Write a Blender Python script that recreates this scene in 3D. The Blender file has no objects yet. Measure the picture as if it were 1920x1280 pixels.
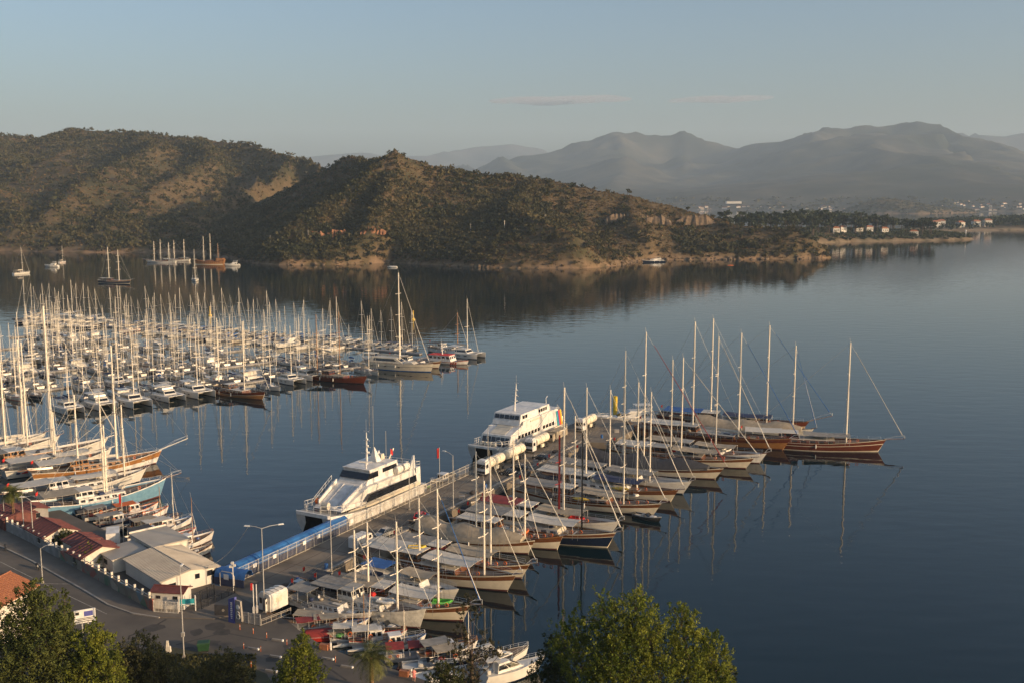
import bpy, bmesh, math, random
import numpy as np
from mathutils import Vector, Matrix
R = math.radians
rnd = random.Random(7)
npr = np.random.RandomState(5)
scene = bpy.context.scene
COL = scene.collection

# ------------------------------------------------------------------ camera
CAM_H, FPX, PITCH = 65.0, 1920.0, math.atan(270 / 1920)
cd = bpy.data.cameras.new('camera'); cam = bpy.data.objects.new('camera', cd); COL.objects.link(cam)
cd.sensor_width = 36; cd.lens = 36; cd.clip_start = 1; cd.clip_end = 90000
cam.location = (0, 0, CAM_H); cam.rotation_euler = (math.pi / 2 - PITCH, 0, 0)
scene.camera = cam

def ray(px, py):
    dx = (px - 960) / FPX; dy = (640 - py) / FPX
    return Vector((dx, math.cos(PITCH) + dy * math.sin(PITCH), -math.sin(PITCH) + dy * math.cos(PITCH)))
def g(px, py, z=0.0):
    """the point of the level z that the photo shows at px, py (a survey of the place from the photo)"""
    d = ray(px, py); t = (z - CAM_H) / d.z
    return Vector((d.x * t, d.y * t, z))
def q(px, py, Y):
    d = ray(px, py); t = Y / d.y
    return Vector((d.x * t, Y, CAM_H + d.z * t))
def pxl(p):
    """where a place lies in the photo (only used to check)"""
    x, y, z = p[0], p[1], p[2] - CAM_H
    w = y * math.cos(PITCH) - z * math.sin(PITCH); u = y * math.sin(PITCH) + z * math.cos(PITCH)
    return 960 + FPX * x / w, 640 - FPX * u / w

# ------------------------------------------------------------------ render set-up, sky, sun
scene.render.engine = 'CYCLES'
scene.view_settings.view_transform = 'Standard'; scene.view_settings.look = 'None'
scene.view_settings.exposure = 0.38; scene.view_settings.gamma = 1
scene.cycles.use_denoising = True
scene.cycles.max_bounces = 6; scene.cycles.diffuse_bounces = 2; scene.cycles.glossy_bounces = 3
scene.cycles.transmission_bounces = 2; scene.cycles.transparent_max_bounces = 6; scene.cycles.volume_bounces = 1
scene.cycles.caustics_reflective = False; scene.cycles.caustics_refractive = False
SUN_AZ, SUN_EL = 116.0, 12.0
to_sun = Vector((math.sin(R(SUN_AZ)) * math.cos(R(SUN_EL)), math.cos(R(SUN_AZ)) * math.cos(R(SUN_EL)), math.sin(R(SUN_EL))))
w = bpy.data.worlds.new('World'); scene.world = w; w.use_nodes = True
nt = w.node_tree; bg = nt.nodes['Background']
sky = nt.nodes.new('ShaderNodeTexSky'); sky.sky_type = 'NISHITA'; sky.sun_disc = False
sky.sun_elevation = R(SUN_EL); sky.sun_rotation = R(SUN_AZ)
sky.air_density = 1.0; sky.dust_density = 4.0; sky.ozone_density = 2.5; sky.altitude = 60
nt.links.new(sky.outputs[0], bg.inputs[0]); bg.inputs[1].default_value = 0.15
sl = bpy.data.lights.new('sun', 'SUN'); sl.energy = 5.0; sl.angle = R(0.5); sl.color = (1.0, 0.70, 0.41)
so = bpy.data.objects.new('sun', sl); COL.objects.link(so); so.rotation_euler = to_sun.to_track_quat('Z', 'Y').to_euler()
so.location = (200, -200, 300)

# ------------------------------------------------------------------ materials
MATS = {}
def mat(name, col, rough=0.6, metal=0.0, var=0.12, scale=3.0, col2=None, bump=0.0, spec=0.5, coord='Object', stretch=None, detail=4.0):
    if name in MATS: return MATS[name]
    m = bpy.data.materials.new(name); m.use_nodes = True; t = m.node_tree; b = t.nodes['Principled BSDF']
    b.inputs['Roughness'].default_value = rough; b.inputs['Metallic'].default_value = metal
    b.inputs['Specular IOR Level'].default_value = spec
    tc = t.nodes.new('ShaderNodeTexCoord'); mp = t.nodes.new('ShaderNodeMapping')
    t.links.new(tc.outputs[coord], mp.inputs[0])
    if stretch: mp.inputs['Scale'].default_value = stretch
    n = t.nodes.new('ShaderNodeTexNoise'); n.inputs['Scale'].default_value = scale; n.inputs['Detail'].default_value = detail
    t.links.new(mp.outputs[0], n.inputs['Vector'])
    rp = t.nodes.new('ShaderNodeValToRGB')
    c = Vector(col); c2 = Vector(col2) if col2 else c * (1 - 2.2 * var)
    c1 = c if col2 else c * (1 + var)
    rp.color_ramp.elements[0].position = 0.32; rp.color_ramp.elements[1].position = 0.68
    rp.color_ramp.elements[0].color = (max(c2[0], 0), max(c2[1], 0), max(c2[2], 0), 1)
    rp.color_ramp.elements[1].color = (min(c1[0], .95), min(c1[1], .95), min(c1[2], .95), 1)
    t.links.new(n.outputs['Fac'], rp.inputs[0]); t.links.new(rp.outputs[0], b.inputs['Base Color'])
    if bump:
        bp = t.nodes.new('ShaderNodeBump'); bp.inputs['Distance'].default_value = bump
        t.links.new(n.outputs['Fac'], bp.inputs['Height']); t.links.new(bp.outputs[0], b.inputs['Normal'])
    MATS[name] = m
    return m

def build_mats():
    mat('gelcoat', (.62, .585, .52), .35, var=.05, scale=.8)
    mat('cream_paint', (.60, .53, .41), .4, var=.06, scale=.8)
    mat('white_paint', (.68, .65, .60), .45, var=.11, scale=.9, detail=8)
    mat('old_white', (.62, .58, .50), .6, var=.14, scale=1.6)
    mat('grey_deck', (.34, .32, .28), .7, var=.08, scale=2)
    mat('teak', (.21, .135, .08), .7, col2=(.14, .09, .055), scale=2, stretch=(.4, 6, 1))
    mat('varnish', (.17, .068, .026), .25, col2=(.11, .04, .015), scale=1.4, stretch=(.4, 3, 5))
    mat('gold_varnish', (.34, .16, .05), .28, col2=(.24, .105, .034), scale=1.4, stretch=(.4, 3, 5))
    mat('mahogany', (.13, .035, .018), .22, col2=(.085, .022, .012), scale=1.4, stretch=(.4, 3, 5))
    mat('navy', (.012, .02, .045), .2, var=.1)
    mat('black_paint', (.012, .012, .014), .25, var=.1)
    mat('antifoul', (.10, .025, .018), .7, var=.1)
    mat('blue_hull', (.16, .30, .40), .45, col2=(.11, .23, .33), scale=1.5)
    mat('glass', (.012, .014, .018), .06, var=.1, spec=.8)
    mat('alu', (.70, .68, .64), .35, metal=.35, var=.04)
    mat('mast_white', (.80, .71, .57), .4, var=.03)
    mat('mast_wood', (.34, .17, .07), .35, var=.1)
    mat('red_paint', (.42, .03, .02), .4, var=.1)
    mat('dark_metal', (.03, .03, .032), .5, metal=.3, var=.1)
    mat('wire', (.40, .38, .34), .5, metal=.3, var=.05)
    mat('rope', (.45, .40, .32), .9, var=.1)
    mat('canvas_tan', (.34, .28, .20), .9, var=.1, scale=1.2, bump=.05)
    mat('canvas_grey', (.24, .225, .20), .9, var=.12, scale=1.2, bump=.06)
    mat('canvas_dark', (.045, .045, .05), .9, var=.12, scale=1.2, bump=.06)
    mat('canvas_blue', (.02, .10, .30), .85, var=.12, scale=1.2, bump=.05)
    mat('canvas_navy', (.015, .025, .07), .85, var=.1, scale=1.2, bump=.04)
    mat('canvas_white', (.52, .48, .41), .85, var=.06, scale=1.2, bump=.04)
    mat('canvas_red', (.24, .025, .022), .85, var=.12, scale=1.2, bump=.04)
    mat('green_cover', (.10, .42, .05), .8, var=.1)
    mat('orange', (.60, .14, .03), .6, var=.08)
    mat('orange_cloth', (.62, .13, .02), .8, var=.12)
    mat('yellow', (.78, .50, .02), .55, var=.08)
    mat('red_cloth', (.55, .02, .015), .8, var=.08)
    mat('rubber', (.02, .02, .02), .8, var=.1)
    mat('fender_white', (.70, .66, .58), .6, var=.05)
    mat('solar', (.02, .03, .06), .12, var=.1)
    mat('concrete', (.30, .27, .23), .9, var=.14, scale=.35, bump=.02, detail=8)
    mat('plaster', (.66, .60, .50), .85, var=.08, scale=.5, detail=8)
    mat('plaster_white', (.62, .58, .51), .8, var=.06, scale=.5, detail=8)
    mat('stone_grey', (.30, .28, .26), .9, var=.15, scale=.7)
    mat('galv', (.48, .46, .42), .5, metal=.3, var=.06)
    mat('fence_paint', (.50, .45, .37), .6, var=.05)
    mat('bark', (.10, .07, .05), .95, var=.2, scale=3)
    mat('turquoise', (.03, .30, .34), .6, var=.05)
    mat('sign_blue', (.09, .10, .32), .5, var=.05)
    mat('sign_white', (.75, .72, .66), .5, var=.03)
    mat('skin', (.45, .26, .18), .6, var=.04)
    mat('hair', (.02, .014, .01), .7, var=.1)
    mat('pink_cloth', (.70, .22, .20), .8, var=.06)
    mat('car_silver', (.42, .41, .39), .25, metal=.55, var=.03)
    mat('car_red', (.50, .02, .015), .25, var=.03)
    mat('car_dark', (.02, .022, .03), .25, var=.03)
    mat('tile_red', (.135, .036, .028), .7, var=.14, scale=1.5)
    mat('terracotta', (.40, .16, .07), .8, col2=(.28, .10, .05), scale=4)
    mat('bin_green', (.014, .055, .02), .6, var=.1)
    mat('lamp_glass', (.65, .63, .58), .3, var=.03)
    mat('tank_paint', (.74, .66, .50), .35, var=.06, scale=.6)
build_mats()
M = MATS

# ------------------------------------------------------------------ mesh collector
class MB:
    def __init__(s): s.v = []; s.f = []; s.m = []; s.k = 0
    def add(s, vs, fs, mi=None):
        o = len(s.v); s.v.extend([tuple(x) for x in vs])
        for f in fs: s.f.append(tuple(i + o for i in f)); s.m.append(s.k if mi is None else mi)
        return s
    def box(s, c, d, rz=0.0, taper=1.0, ry=0.0, mi=None):
        hx, hy, hz = d[0] / 2, d[1] / 2, d[2] / 2
        pts = []
        for z, k in ((-hz, 1), (hz, taper)):
            for x, y in ((-hx, -hy), (hx, -hy), (hx, hy), (-hx, hy)): pts.append((x * k, y * k, z))
        mt = Matrix.Rotation(rz, 3, 'Z') @ Matrix.Rotation(ry, 3, 'Y')
        pts = [mt @ Vector(p) + Vector(c) for p in pts]
        return s.add(pts, [(3, 2, 1, 0), (4, 5, 6, 7), (0, 1, 5, 4), (1, 2, 6, 5), (2, 3, 7, 6), (3, 0, 4, 7)], mi)
    def hexa(s, bot, top, mi=None):
        """a closed block between two polygons of equal count"""
        n = len(bot)
        fs = [tuple(range(n))[::-1], tuple(range(n, 2 * n))] + [(i, (i + 1) % n, n + (i + 1) % n, n + i) for i in range(n)]
        return s.add(list(bot) + list(top), fs, mi)
    def tube(s, pts, r, n=6, r2=None, mi=None, cap=True):
        pts = [Vector(p) for p in pts]; k = len(pts); vs = []
        for i, p in enumerate(pts):
            d = (pts[min(i + 1, k - 1)] - pts[max(i - 1, 0)]).normalized()
            a = d.cross(Vector((0, 0, 1)) if abs(d.z) < .9 else Vector((1, 0, 0))).normalized(); b = d.cross(a)
            rr = r if r2 is None else r + (r2 - r) * i / max(1, k - 1)
            for j in range(n):
                t = 2 * math.pi * j / n; vs.append(p + (a * math.cos(t) + b * math.sin(t)) * rr)
        fs = [(i * n + j, i * n + (j + 1) % n, (i + 1) * n + (j + 1) % n, (i + 1) * n + j) for i in range(k - 1) for j in range(n)]
        if cap: fs += [tuple(range(n))[::-1], tuple(range((k - 1) * n, k * n))]
        return s.add(vs, fs, mi)
    def loft(s, rings, closed=True, caps=(True, True), mi=None, rowm=None):
        n = len(rings[0]); vs = [p for r_ in rings for p in r_]; o = len(s.v)
        s.v.extend([tuple(x) for x in vs])
        for i in range(len(rings) - 1):
            for j in range(n if closed else n - 1):
                jj = (j + 1) % n
                s.f.append((o + i * n + j, o + i * n + jj, o + (i + 1) * n + jj, o + (i + 1) * n + j))
                s.m.append(rowm[j] if rowm else (s.k if mi is None else mi))
        if caps[0]: s.f.append(tuple(o + j for j in range(n))[::-1]); s.m.append(s.k if mi is None else mi)
        if caps[1]: s.f.append(tuple(o + (len(rings) - 1) * n + j for j in range(n))); s.m.append(s.k if mi is None else mi)
        return s
    def lathe(s, prof, c=(0, 0, 0), n=12, axis='z', mi=None):
        rings = []
        for r_, h in prof:
            ring = []
            for j in range(n):
                t = 2 * math.pi * j / n; a, b = r_ * math.cos(t), r_ * math.sin(t)
                p = (a, b, h) if axis == 'z' else ((h, a, b) if axis == 'x' else (b, h, a))
                ring.append((p[0] + c[0], p[1] + c[1], p[2] + c[2]))
            rings.append(ring)
        return s.loft(rings, mi=mi)
    def ball(s, c, r, n=10, mi=None):
        if not hasattr(r, '__len__'): r = (r, r, r)
        k = max(4, n // 2); rings = []
        for i in range(k + 1):
            a = -math.pi / 2 + math.pi * i / k; cr = max(math.cos(a), .02)
            rings.append([(c[0] + r[0] * cr * math.cos(2 * math.pi * j / n), c[1] + r[1] * cr * math.sin(2 * math.pi * j / n), c[2] + r[2] * math.sin(a)) for j in range(n)])
        return s.loft(rings, mi=mi)
    def torus(s, c, R_, r, axis='x', n=12, m=5, mi=None):
        pts = []
        for i in range(n):
            t = 2 * math.pi * i / n
            for j in range(m):
                p = 2 * math.pi * j / m; a = (R_ + r * math.cos(p)) * math.cos(t); b = (R_ + r * math.cos(p)) * math.sin(t); h = r * math.sin(p)
                v = {'x': (h, a, b), 'y': (a, h, b), 'z': (a, b, h)}[axis]
                pts.append((c[0] + v[0], c[1] + v[1], c[2] + v[2]))
        return s.add(pts, [(i * m + j, ((i + 1) % n) * m + j, ((i + 1) % n) * m + (j + 1) % m, i * m + (j + 1) % m) for i in range(n) for j in range(m)], mi)
    def xf(s, mt, start=0):
        s.v[start:] = [tuple(mt @ Vector(p)) for p in s.v[start:]]; return s
    def build(s, name, mats, parent=None, smooth=False, label=None):
        me = bpy.data.meshes.new(name); me.from_pydata(s.v, [], s.f)
        if not isinstance(mats, (list, tuple)): mats = [mats]
        for m in mats: me.materials.append(M[m] if isinstance(m, str) else m)
        if len(mats) > 1: me.polygons.foreach_set('material_index', [min(x, len(mats) - 1) for x in s.m])
        if smooth:
            me.polygons.foreach_set('use_smooth', [True] * len(s.f))
            try: me.set_sharp_from_angle(angle=R(38))
            except Exception: pass
        me.update()
        o = bpy.data.objects.new(name, me); COL.objects.link(o)
        if parent: o.parent = parent; KIDS.setdefault(parent, []).append(o)
        if label: o['label'] = label
        return o
KIDS = {}
def tag(o, label=None, cat=None, group=None, kind=None):
    if label: o['label'] = label
    if cat: o['category'] = cat
    if group: o['group'] = group
    if kind: o['kind'] = kind
    return o
def empty(name, loc=(0, 0, 0), rz=0.0, label=None, cat=None, group=None):
    o = bpy.data.objects.new(name, None); COL.objects.link(o); o.location = loc; o.rotation_euler = (0, 0, rz); o.empty_display_size = .5
    return tag(o, label, cat, group)
def dup(o, loc=None, rz=None, label=None, group=None, sc=None, parent=None):
    c = o.copy(); COL.objects.link(c)
    if parent: c.parent = parent; KIDS.setdefault(parent, []).append(c)
    if loc is not None: c.location = loc
    if rz is not None: c.rotation_euler = (0, 0, rz)
    if sc is not None: c.scale = sc if hasattr(sc, '__len__') else (sc, sc, sc)
    if label: c['label'] = label
    if group: c['group'] = group
    for ch in KIDS.get(o, []): dup(ch, parent=c)
    return c
def npmesh(name, V, F, mats, mi=None, smooth=False, attrs=None):
    """numpy faces (all of one size) to an object"""
    me = bpy.data.meshes.new(name); V = np.asarray(V, np.float32); F = np.asarray(F, np.int32); k = F.shape[1]
    me.vertices.add(len(V)); me.vertices.foreach_set('co', V.ravel())
    me.loops.add(F.size); me.loops.foreach_set('vertex_index', F.ravel())
    me.polygons.add(len(F)); me.polygons.foreach_set('loop_start', np.arange(0, F.size, k, dtype=np.int32))
    if not isinstance(mats, (list, tuple)): mats = [mats]
    for m in mats: me.materials.append(M[m] if isinstance(m, str) else m)
    if mi is not None: me.polygons.foreach_set('material_index', np.asarray(mi, np.int32))
    if smooth: me.polygons.foreach_set('use_smooth', np.ones(len(F), bool))
    for an, val in (attrs or {}).items():
        a = me.attributes.new(an, 'FLOAT', 'POINT'); a.data.foreach_set('value', np.asarray(val, np.float32))
    me.update(calc_edges=True); me.validate()
    o = bpy.data.objects.new(name, me); COL.objects.link(o); return o
# ================================================================== water, land, hills, far shore, sky
def vnoise(x, y, seed=0):
    xi = np.floor(x).astype(np.int64); yi = np.floor(y).astype(np.int64); xf = x - xi; yf = y - yi
    def h(a, b):
        n = (a * 374761393 + b * 668265263 + seed * 974711) & 0x7fffffff
        n = ((n ^ (n >> 13)) * 1274126177) & 0x7fffffff
        return ((n ^ (n >> 16)) & 0xffff) / 65535.0
    u = xf * xf * (3 - 2 * xf); v = yf * yf * (3 - 2 * yf)
    return (h(xi, yi) * (1 - u) + h(xi + 1, yi) * u) * (1 - v) + (h(xi, yi + 1) * (1 - u) + h(xi + 1, yi + 1) * u) * v
def fbm(x, y, s, oct=4, seed=0):
    r_ = np.zeros_like(x); a = .5
    for i in range(oct):
        r_ += a * (vnoise(x / s, y / s, seed + i) - .5) * 2; s *= .5; a *= .5
    return r_
def seg_dist(X, Y, a, b):
    dx, dy = b[0] - a[0], b[1] - a[1]; L = dx * dx + dy * dy + 1e-9
    t = np.clip(((X - a[0]) * dx + (Y - a[1]) * dy) / L, 0, 1)
    return np.hypot(X - a[0] - t * dx, Y - a[1] - t * dy), t
def inside(X, Y, poly):
    r_ = np.zeros(X.shape, bool); n = len(poly)
    for i in range(n):
        x0, y0 = poly[i][0], poly[i][1]; x1, y1 = poly[(i + 1) % n][0], poly[(i + 1) % n][1]
        c = ((y0 > Y) != (y1 > Y)) & (X < (x1 - x0) * (Y - y0) / (y1 - y0 + 1e-12) + x0)
        r_ ^= c
    return r_

def terrain_height(X, Y, poly, ridges, power=1.0, rough=0.12, nscale=160, bank=3.0, seed=0, res_big=None, kr=1.0):
    ds = np.full(X.shape, 1e9); n = len(poly)
    for i in range(n): ds = np.minimum(ds, seg_dist(X, Y, poly[i], poly[(i + 1) % n])[0])
    ds = ds + fbm(X, Y, 40, 3, seed + 9) * np.minimum(ds * .5, 9)
    h = np.zeros(X.shape)
    for rd in ridges:
        best = np.full(X.shape, 1e9); zz = np.zeros(X.shape)
        for a, b in zip(rd[:-1], rd[1:]):
            d, t = seg_dist(X, Y, a, b); z = a[2] + (b[2] - a[2]) * t
            m = d < best; best = np.where(m, d, best); zz = np.where(m, z, zz)
        f = ds / (ds + best * kr + 1e-6)
        h = np.maximum(h, zz * np.power(np.clip(f, 0, 1), power))
    h = h * (1 + rough * (fbm(X, Y, nscale, 5, seed) if res_big is None else (1 - 2.6 * np.abs(fbm(X, Y, nscale, 5, seed)) ) - .85)) + np.minimum(ds, 8) / 8 * bank
    ins = inside(X, Y, poly)
    return np.where(ins, h, -3.0), ds, ins

def terrain(name, poly, ridges, res, mat_, **kw):
    poly = [(p[0], p[1]) for p in poly]
    xs = [p[0] for p in poly]; ys = [p[1] for p in poly]
    nx = int((max(xs) - min(xs) + 4 * res) / res); ny = int((max(ys) - min(ys) + 4 * res) / res)
    gx = min(xs) - 2 * res + np.arange(nx) * res; gy = min(ys) - 2 * res + np.arange(ny) * res
    X, Y = np.meshgrid(gx, gy)
    H, ds, ins = terrain_height(X, Y, poly, ridges, **kw)
    dzx, dzy = np.gradient(H, res); slope = np.hypot(dzx, dzy)
    V = np.stack([X.ravel(), Y.ravel(), H.ravel()], 1)
    idx = np.arange(nx * ny).reshape(ny, nx)
    F = np.stack([idx[:-1, :-1].ravel(), idx[:-1, 1:].ravel(), idx[1:, 1:].ravel(), idx[1:, :-1].ravel()], 1)
    keep = (H.ravel()[F] > -2.9).any(1); F = F[keep]
    o = npmesh(name, V, F, mat_, smooth=True, attrs={'shore': np.clip(1.5 - (H.ravel() - .5) / 4.0, 0, 1), 'slope': slope.ravel()})
    tag(o, kind='structure')
    fld = dict(gx=gx, gy=gy, H=H, ds=ds, ins=ins, slope=slope, res=res, poly=poly)
    return o, fld
def sample(fld, x, y):
    fx = (np.asarray(x) - fld['gx'][0]) / fld['res']; fy = (np.asarray(y) - fld['gy'][0]) / fld['res']
    i = np.clip(fx.astype(int), 0, len(fld['gx']) - 2); j = np.clip(fy.astype(int), 0, len(fld['gy']) - 2)
    u = np.clip(fx - i, 0, 1); v = np.clip(fy - j, 0, 1); H = fld['H']
    return (H[j, i] * (1 - u) + H[j, i + 1] * u) * (1 - v) + (H[j + 1, i] * (1 - u) + H[j + 1, i + 1] * u) * v

def hill_mat(name, scrub, scrub2, earth, green, nscale=.02, fine=.25):
    m = bpy.data.materials.new(name); m.use_nodes = True; t = m.node_tree; b = t.nodes['Principled BSDF']
    b.inputs['Roughness'].default_value = 1; b.inputs['Specular IOR Level'].default_value = .1
    tc = t.nodes.new('ShaderNodeTexCoord')
    def noise(sc, det=6):
        n = t.nodes.new('ShaderNodeTexNoise'); n.inputs['Scale'].default_value = sc; n.inputs['Detail'].default_value = det
        t.links.new(tc.outputs['Object'], n.inputs['Vector']); return n
    def ramp(src, p0, p1, c0=(0, 0, 0, 1), c1=(1, 1, 1, 1)):
        r_ = t.nodes.new('ShaderNodeValToRGB'); r_.color_ramp.elements[0].position = p0; r_.color_ramp.elements[1].position = p1
        r_.color_ramp.elements[0].color = c0; r_.color_ramp.elements[1].color = c1; t.links.new(src, r_.inputs[0]); return r_.outputs[0]
    def mix(f, a, c):
        x = t.nodes.new('ShaderNodeMix'); x.data_type = 'RGBA'; t.links.new(f, x.inputs[0])
        t.links.new(a, x.inputs[6]); 
        if hasattr(c, '__len__'): x.inputs[7].default_value = (*c, 1)
        else: t.links.new(c, x.inputs[7])
        return x.outputs[2]
    c = ramp(noise(fine).outputs['Fac'], .35, .65, (*scrub, 1), (*scrub2, 1))
    c = mix(ramp(noise(nscale).outputs['Fac'], .45, .62), c, green)
    at = t.nodes.new('ShaderNodeAttribute'); at.attribute_name = 'shore'
    mu = t.nodes.new('ShaderNodeMath'); mu.operation = 'MULTIPLY'; t.links.new(at.outputs['Fac'], mu.inputs[0])
    t.links.new(ramp(noise(.05).outputs['Fac'], .36, .52), mu.inputs[1])
    c = mix(mu.outputs[0], c, earth)
    at2 = t.nodes.new('ShaderNodeAttribute'); at2.attribute_name = 'slope'
    mu2 = t.nodes.new('ShaderNodeMath'); mu2.use_clamp = True; mu2.operation = 'MULTIPLY'; t.links.new(ramp(at2.outputs['Fac'], 1.0, 1.5), mu2.inputs[0])
    t.links.new(ramp(noise(.04).outputs['Fac'], .55, .68), mu2.inputs[1])
    c = mix(mu2.outputs[0], c, earth)
    t.links.new(c, b.inputs['Base Color'])
    bp = t.nodes.new('ShaderNodeBump'); bp.inputs['Distance'].default_value = 2.0; bp.inputs['Strength'].default_value = .6
    t.links.new(noise(fine * .6, 8).outputs['Fac'], bp.inputs['Height']); t.links.new(bp.outputs[0], b.inputs['Normal'])
    return m
HM = hill_mat('hill_scrub', (.090, .066, .036), (.150, .105, .056), (.25, .165, .10), (.068, .060, .030))
HM2 = hill_mat('spit_ground', (.10, .065, .035), (.15, .105, .06), (.24, .18, .115), (.05, .05, .022))
FM = hill_mat('far_mountain', (.045, .045, .038), (.085, .075, .055), (.16, .13, .10), (.028, .033, .024), nscale=.0012, fine=.006)

# --- water
def make_water():
    m = bpy.data.materials.new('sea_water'); m.use_nodes = True; t = m.node_tree; b = t.nodes['Principled BSDF']
    b.inputs['Base Color'].default_value = (.001, .010, .014, 1); b.inputs['Roughness'].default_value = .03; b.inputs['IOR'].default_value = 1.333; b.inputs['Specular IOR Level'].default_value = .5
    tc = t.nodes.new('ShaderNodeTexCoord')
    def n(sc, rot, st, det=3):
        mp = t.nodes.new('ShaderNodeMapping'); mp.inputs['Rotation'].default_value = (0, 0, rot); mp.inputs['Scale'].default_value = st
        t.links.new(tc.outputs['Object'], mp.inputs[0]); x = t.nodes.new('ShaderNodeTexNoise'); x.inputs['Scale'].default_value = sc
        x.inputs['Detail'].default_value = det; x.inputs['Roughness'].default_value = .45; t.links.new(mp.outputs[0], x.inputs[0]); return x.outputs['Fac']
    def math_(op, a, c):
        x = t.nodes.new('ShaderNodeMath'); x.operation = op
        for i, k in enumerate((a, c)):
            if isinstance(k, float): x.inputs[i].default_value = k
            else: t.links.new(k, x.inputs[i])
        return x.outputs[0]
    swell = n(.22, R(8), (.45, 1, 1), 2); rip = n(1.1, R(-12), (.5, 1, 1), 2)
    patch = n(.006, 0, (.35, 1, 1), 2)
    r_ = t.nodes.new('ShaderNodeMapRange'); t.links.new(patch, r_.inputs[0]); r_.inputs[1].default_value = .38; r_.inputs[2].default_value = .66
    r_.inputs[3].default_value = .35; r_.inputs[4].default_value = 1.35
    hgt = math_('ADD', math_('MULTIPLY', swell, 1.0), math_('MULTIPLY', math_('MULTIPLY', rip, .05), r_.outputs[0]))
    bp = t.nodes.new('ShaderNodeBump'); bp.inputs['Distance'].default_value = .07; bp.inputs['Strength'].default_value = 1
    t.links.new(hgt, bp.inputs['Height']); t.links.new(bp.outputs[0], b.inputs['Normal'])
    o = MB().add([(-14000, -900, 0), (14000, -900, 0), (14000, 26000, 0), (-14000, 26000, 0)], [(0, 1, 2, 3)]).build('water', m)
    tag(o, kind='structure')
make_water()

# --- the two near hills across the water
HEAD = [g(*p) for p in ((380, 476), (430, 484), (480, 495), (530, 498), (620, 497), (735, 493), (800, 497), (900, 502), (1000, 504), (1090, 504), (1165, 498),
        (1185, 492), (1230, 488), (1300, 488), (1400, 487), (1500, 486), (1563, 484))] + [Vector((345, 1160, 0)), Vector((300, 1260, 0)), Vector((330, 1420, 0)), Vector((250, 1560, 0)), Vector((0, 1500, 0)), Vector((-200, 1600, 0)), Vector((-420, 1700, 0)), Vector((-520, 1500, 0)), Vector((-430, 1330, 0)), Vector((-340, 1230, 0))]
HR = [
    [q(640, 298, 1420), q(700, 298, 1300), q(742, 300, 1210), q(800, 314, 1215), q(900, 331, 1230), q(1000, 338, 1235), q(1060, 344, 1235), q(1180, 364, 1230), q(1260, 384, 1220), q(1320, 404, 1200)],
    [q(742, 292, 1210), q(690, 330, 1150), q(620, 375, 1100), q(560, 410, 1060), q(515, 462, 1030)],
    [q(742, 292, 1210), q(720, 360, 1100), q(700, 415, 1035)],
    [q(1000, 338, 1235), q(960, 385, 1080), q(1010, 418, 1000), q(1075, 445, 965), q(1140, 482, 950)],
    [q(1180, 364, 1230), q(1190, 410, 1110), q(1230, 450, 1060)],
    [q(1320, 404, 1200), q(1380, 428, 1150), q(1450, 432, 1135), q(1490, 434, 1122), q(1530, 455, 1112)],
]
for rd in HR:
    for v in rd: v.z -= min(5.5, max(0, v.z - 22) * .15)
hh_o, HEADF = terrain('headland_hill', HEAD, HR, 7.0, HM, power=.85, rough=.13, nscale=110, bank=4.5, seed=3, kr=1.45)
BACK = [g(*p) for p in ((-420, 470), (-200, 471), (0, 471), (60, 472), (130, 474), (250, 474), (340, 474), (400, 477), (430, 482))] + [Vector((-300, 1350, 0)), Vector((-350, 1600, 0)), Vector((-200, 1900, 0)), Vector((-150, 2500, 0)), Vector((-600, 3100, 0)), Vector((-1500, 3100, 0)), Vector((-2100, 2600, 0)), Vector((-2000, 1700, 0)), Vector((-1500, 1250, 0))]
BR = [
    [q(-260, 250, 2300), q(0, 258, 2300), q(90, 263, 2350), q(150, 243, 2150), q(250, 244, 2100), q(370, 254, 2050), q(470, 272, 1950), q(560, 287, 1800), q(620, 297, 1680), q(670, 308, 1550)],
    [q(250, 244, 2100), q(300, 268, 1900), q(210, 305, 1650), q(150, 345, 1480), q(90, 400, 1340)],
    [q(370, 254, 2050), q(400, 290, 1800), q(300, 340, 1550), q(220, 395, 1400), q(190, 440, 1290)],
    [q(560, 287, 1800), q(500, 315, 1600), q(400, 372, 1420), q(330, 425, 1310)],
    [q(0, 258, 2300), q(0, 285, 1900), q(120, 310, 1700), q(230, 333, 1560)],
    [q(-260, 250, 2300), q(-150, 300, 1800), q(-40, 330, 1600), q(30, 380, 1420), q(30, 430, 1280)],
]
for rd in BR:
    for v in rd: v.z -= min(6, max(0, v.z - 25) * .1)
bh_o, BACKF = terrain('back_hill', BACK, BR, 11.0, HM, power=.85, rough=.12, nscale=190, bank=3, seed=11, kr=2.1)

# --- wooded spit with its beach, second spit, islet, far shore
SPIT = [Vector((310, 1250, 0)), Vector((330, 1330, 0))] + [g(*p) for p in ((1540, 457), (1600, 454), (1700, 452.5), (1780, 451.5), (1826, 449.5), (1820, 445), (1790, 444), (1760, 438))] + [Vector((760, 1820, 0)), Vector((600, 1900, 0)), Vector((350, 1800, 0)), Vector((120, 1600, 0))]
SR = [[Vector((320, 1320, 14)), q(1450, 432, 1480), q(1560, 432, 1590), q(1650, 433, 1640), q(1700, 437, 1640)], [q(1700, 437, 1640), q(1770, 444, 1600)]]
sp_o, SPITF = terrain('wooded_spit', SPIT, SR, 9.0, HM2, power=.55, rough=.05, nscale=90, bank=1.2, seed=21)
SP2 = [g(1700, 436), g(1760, 434.5), g(1830, 433.5), g(1920, 432), g(2100, 431)] + [Vector((1500, 2500, 0)), Vector((950, 2450, 0)), Vector((800, 2150, 0))]
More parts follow.
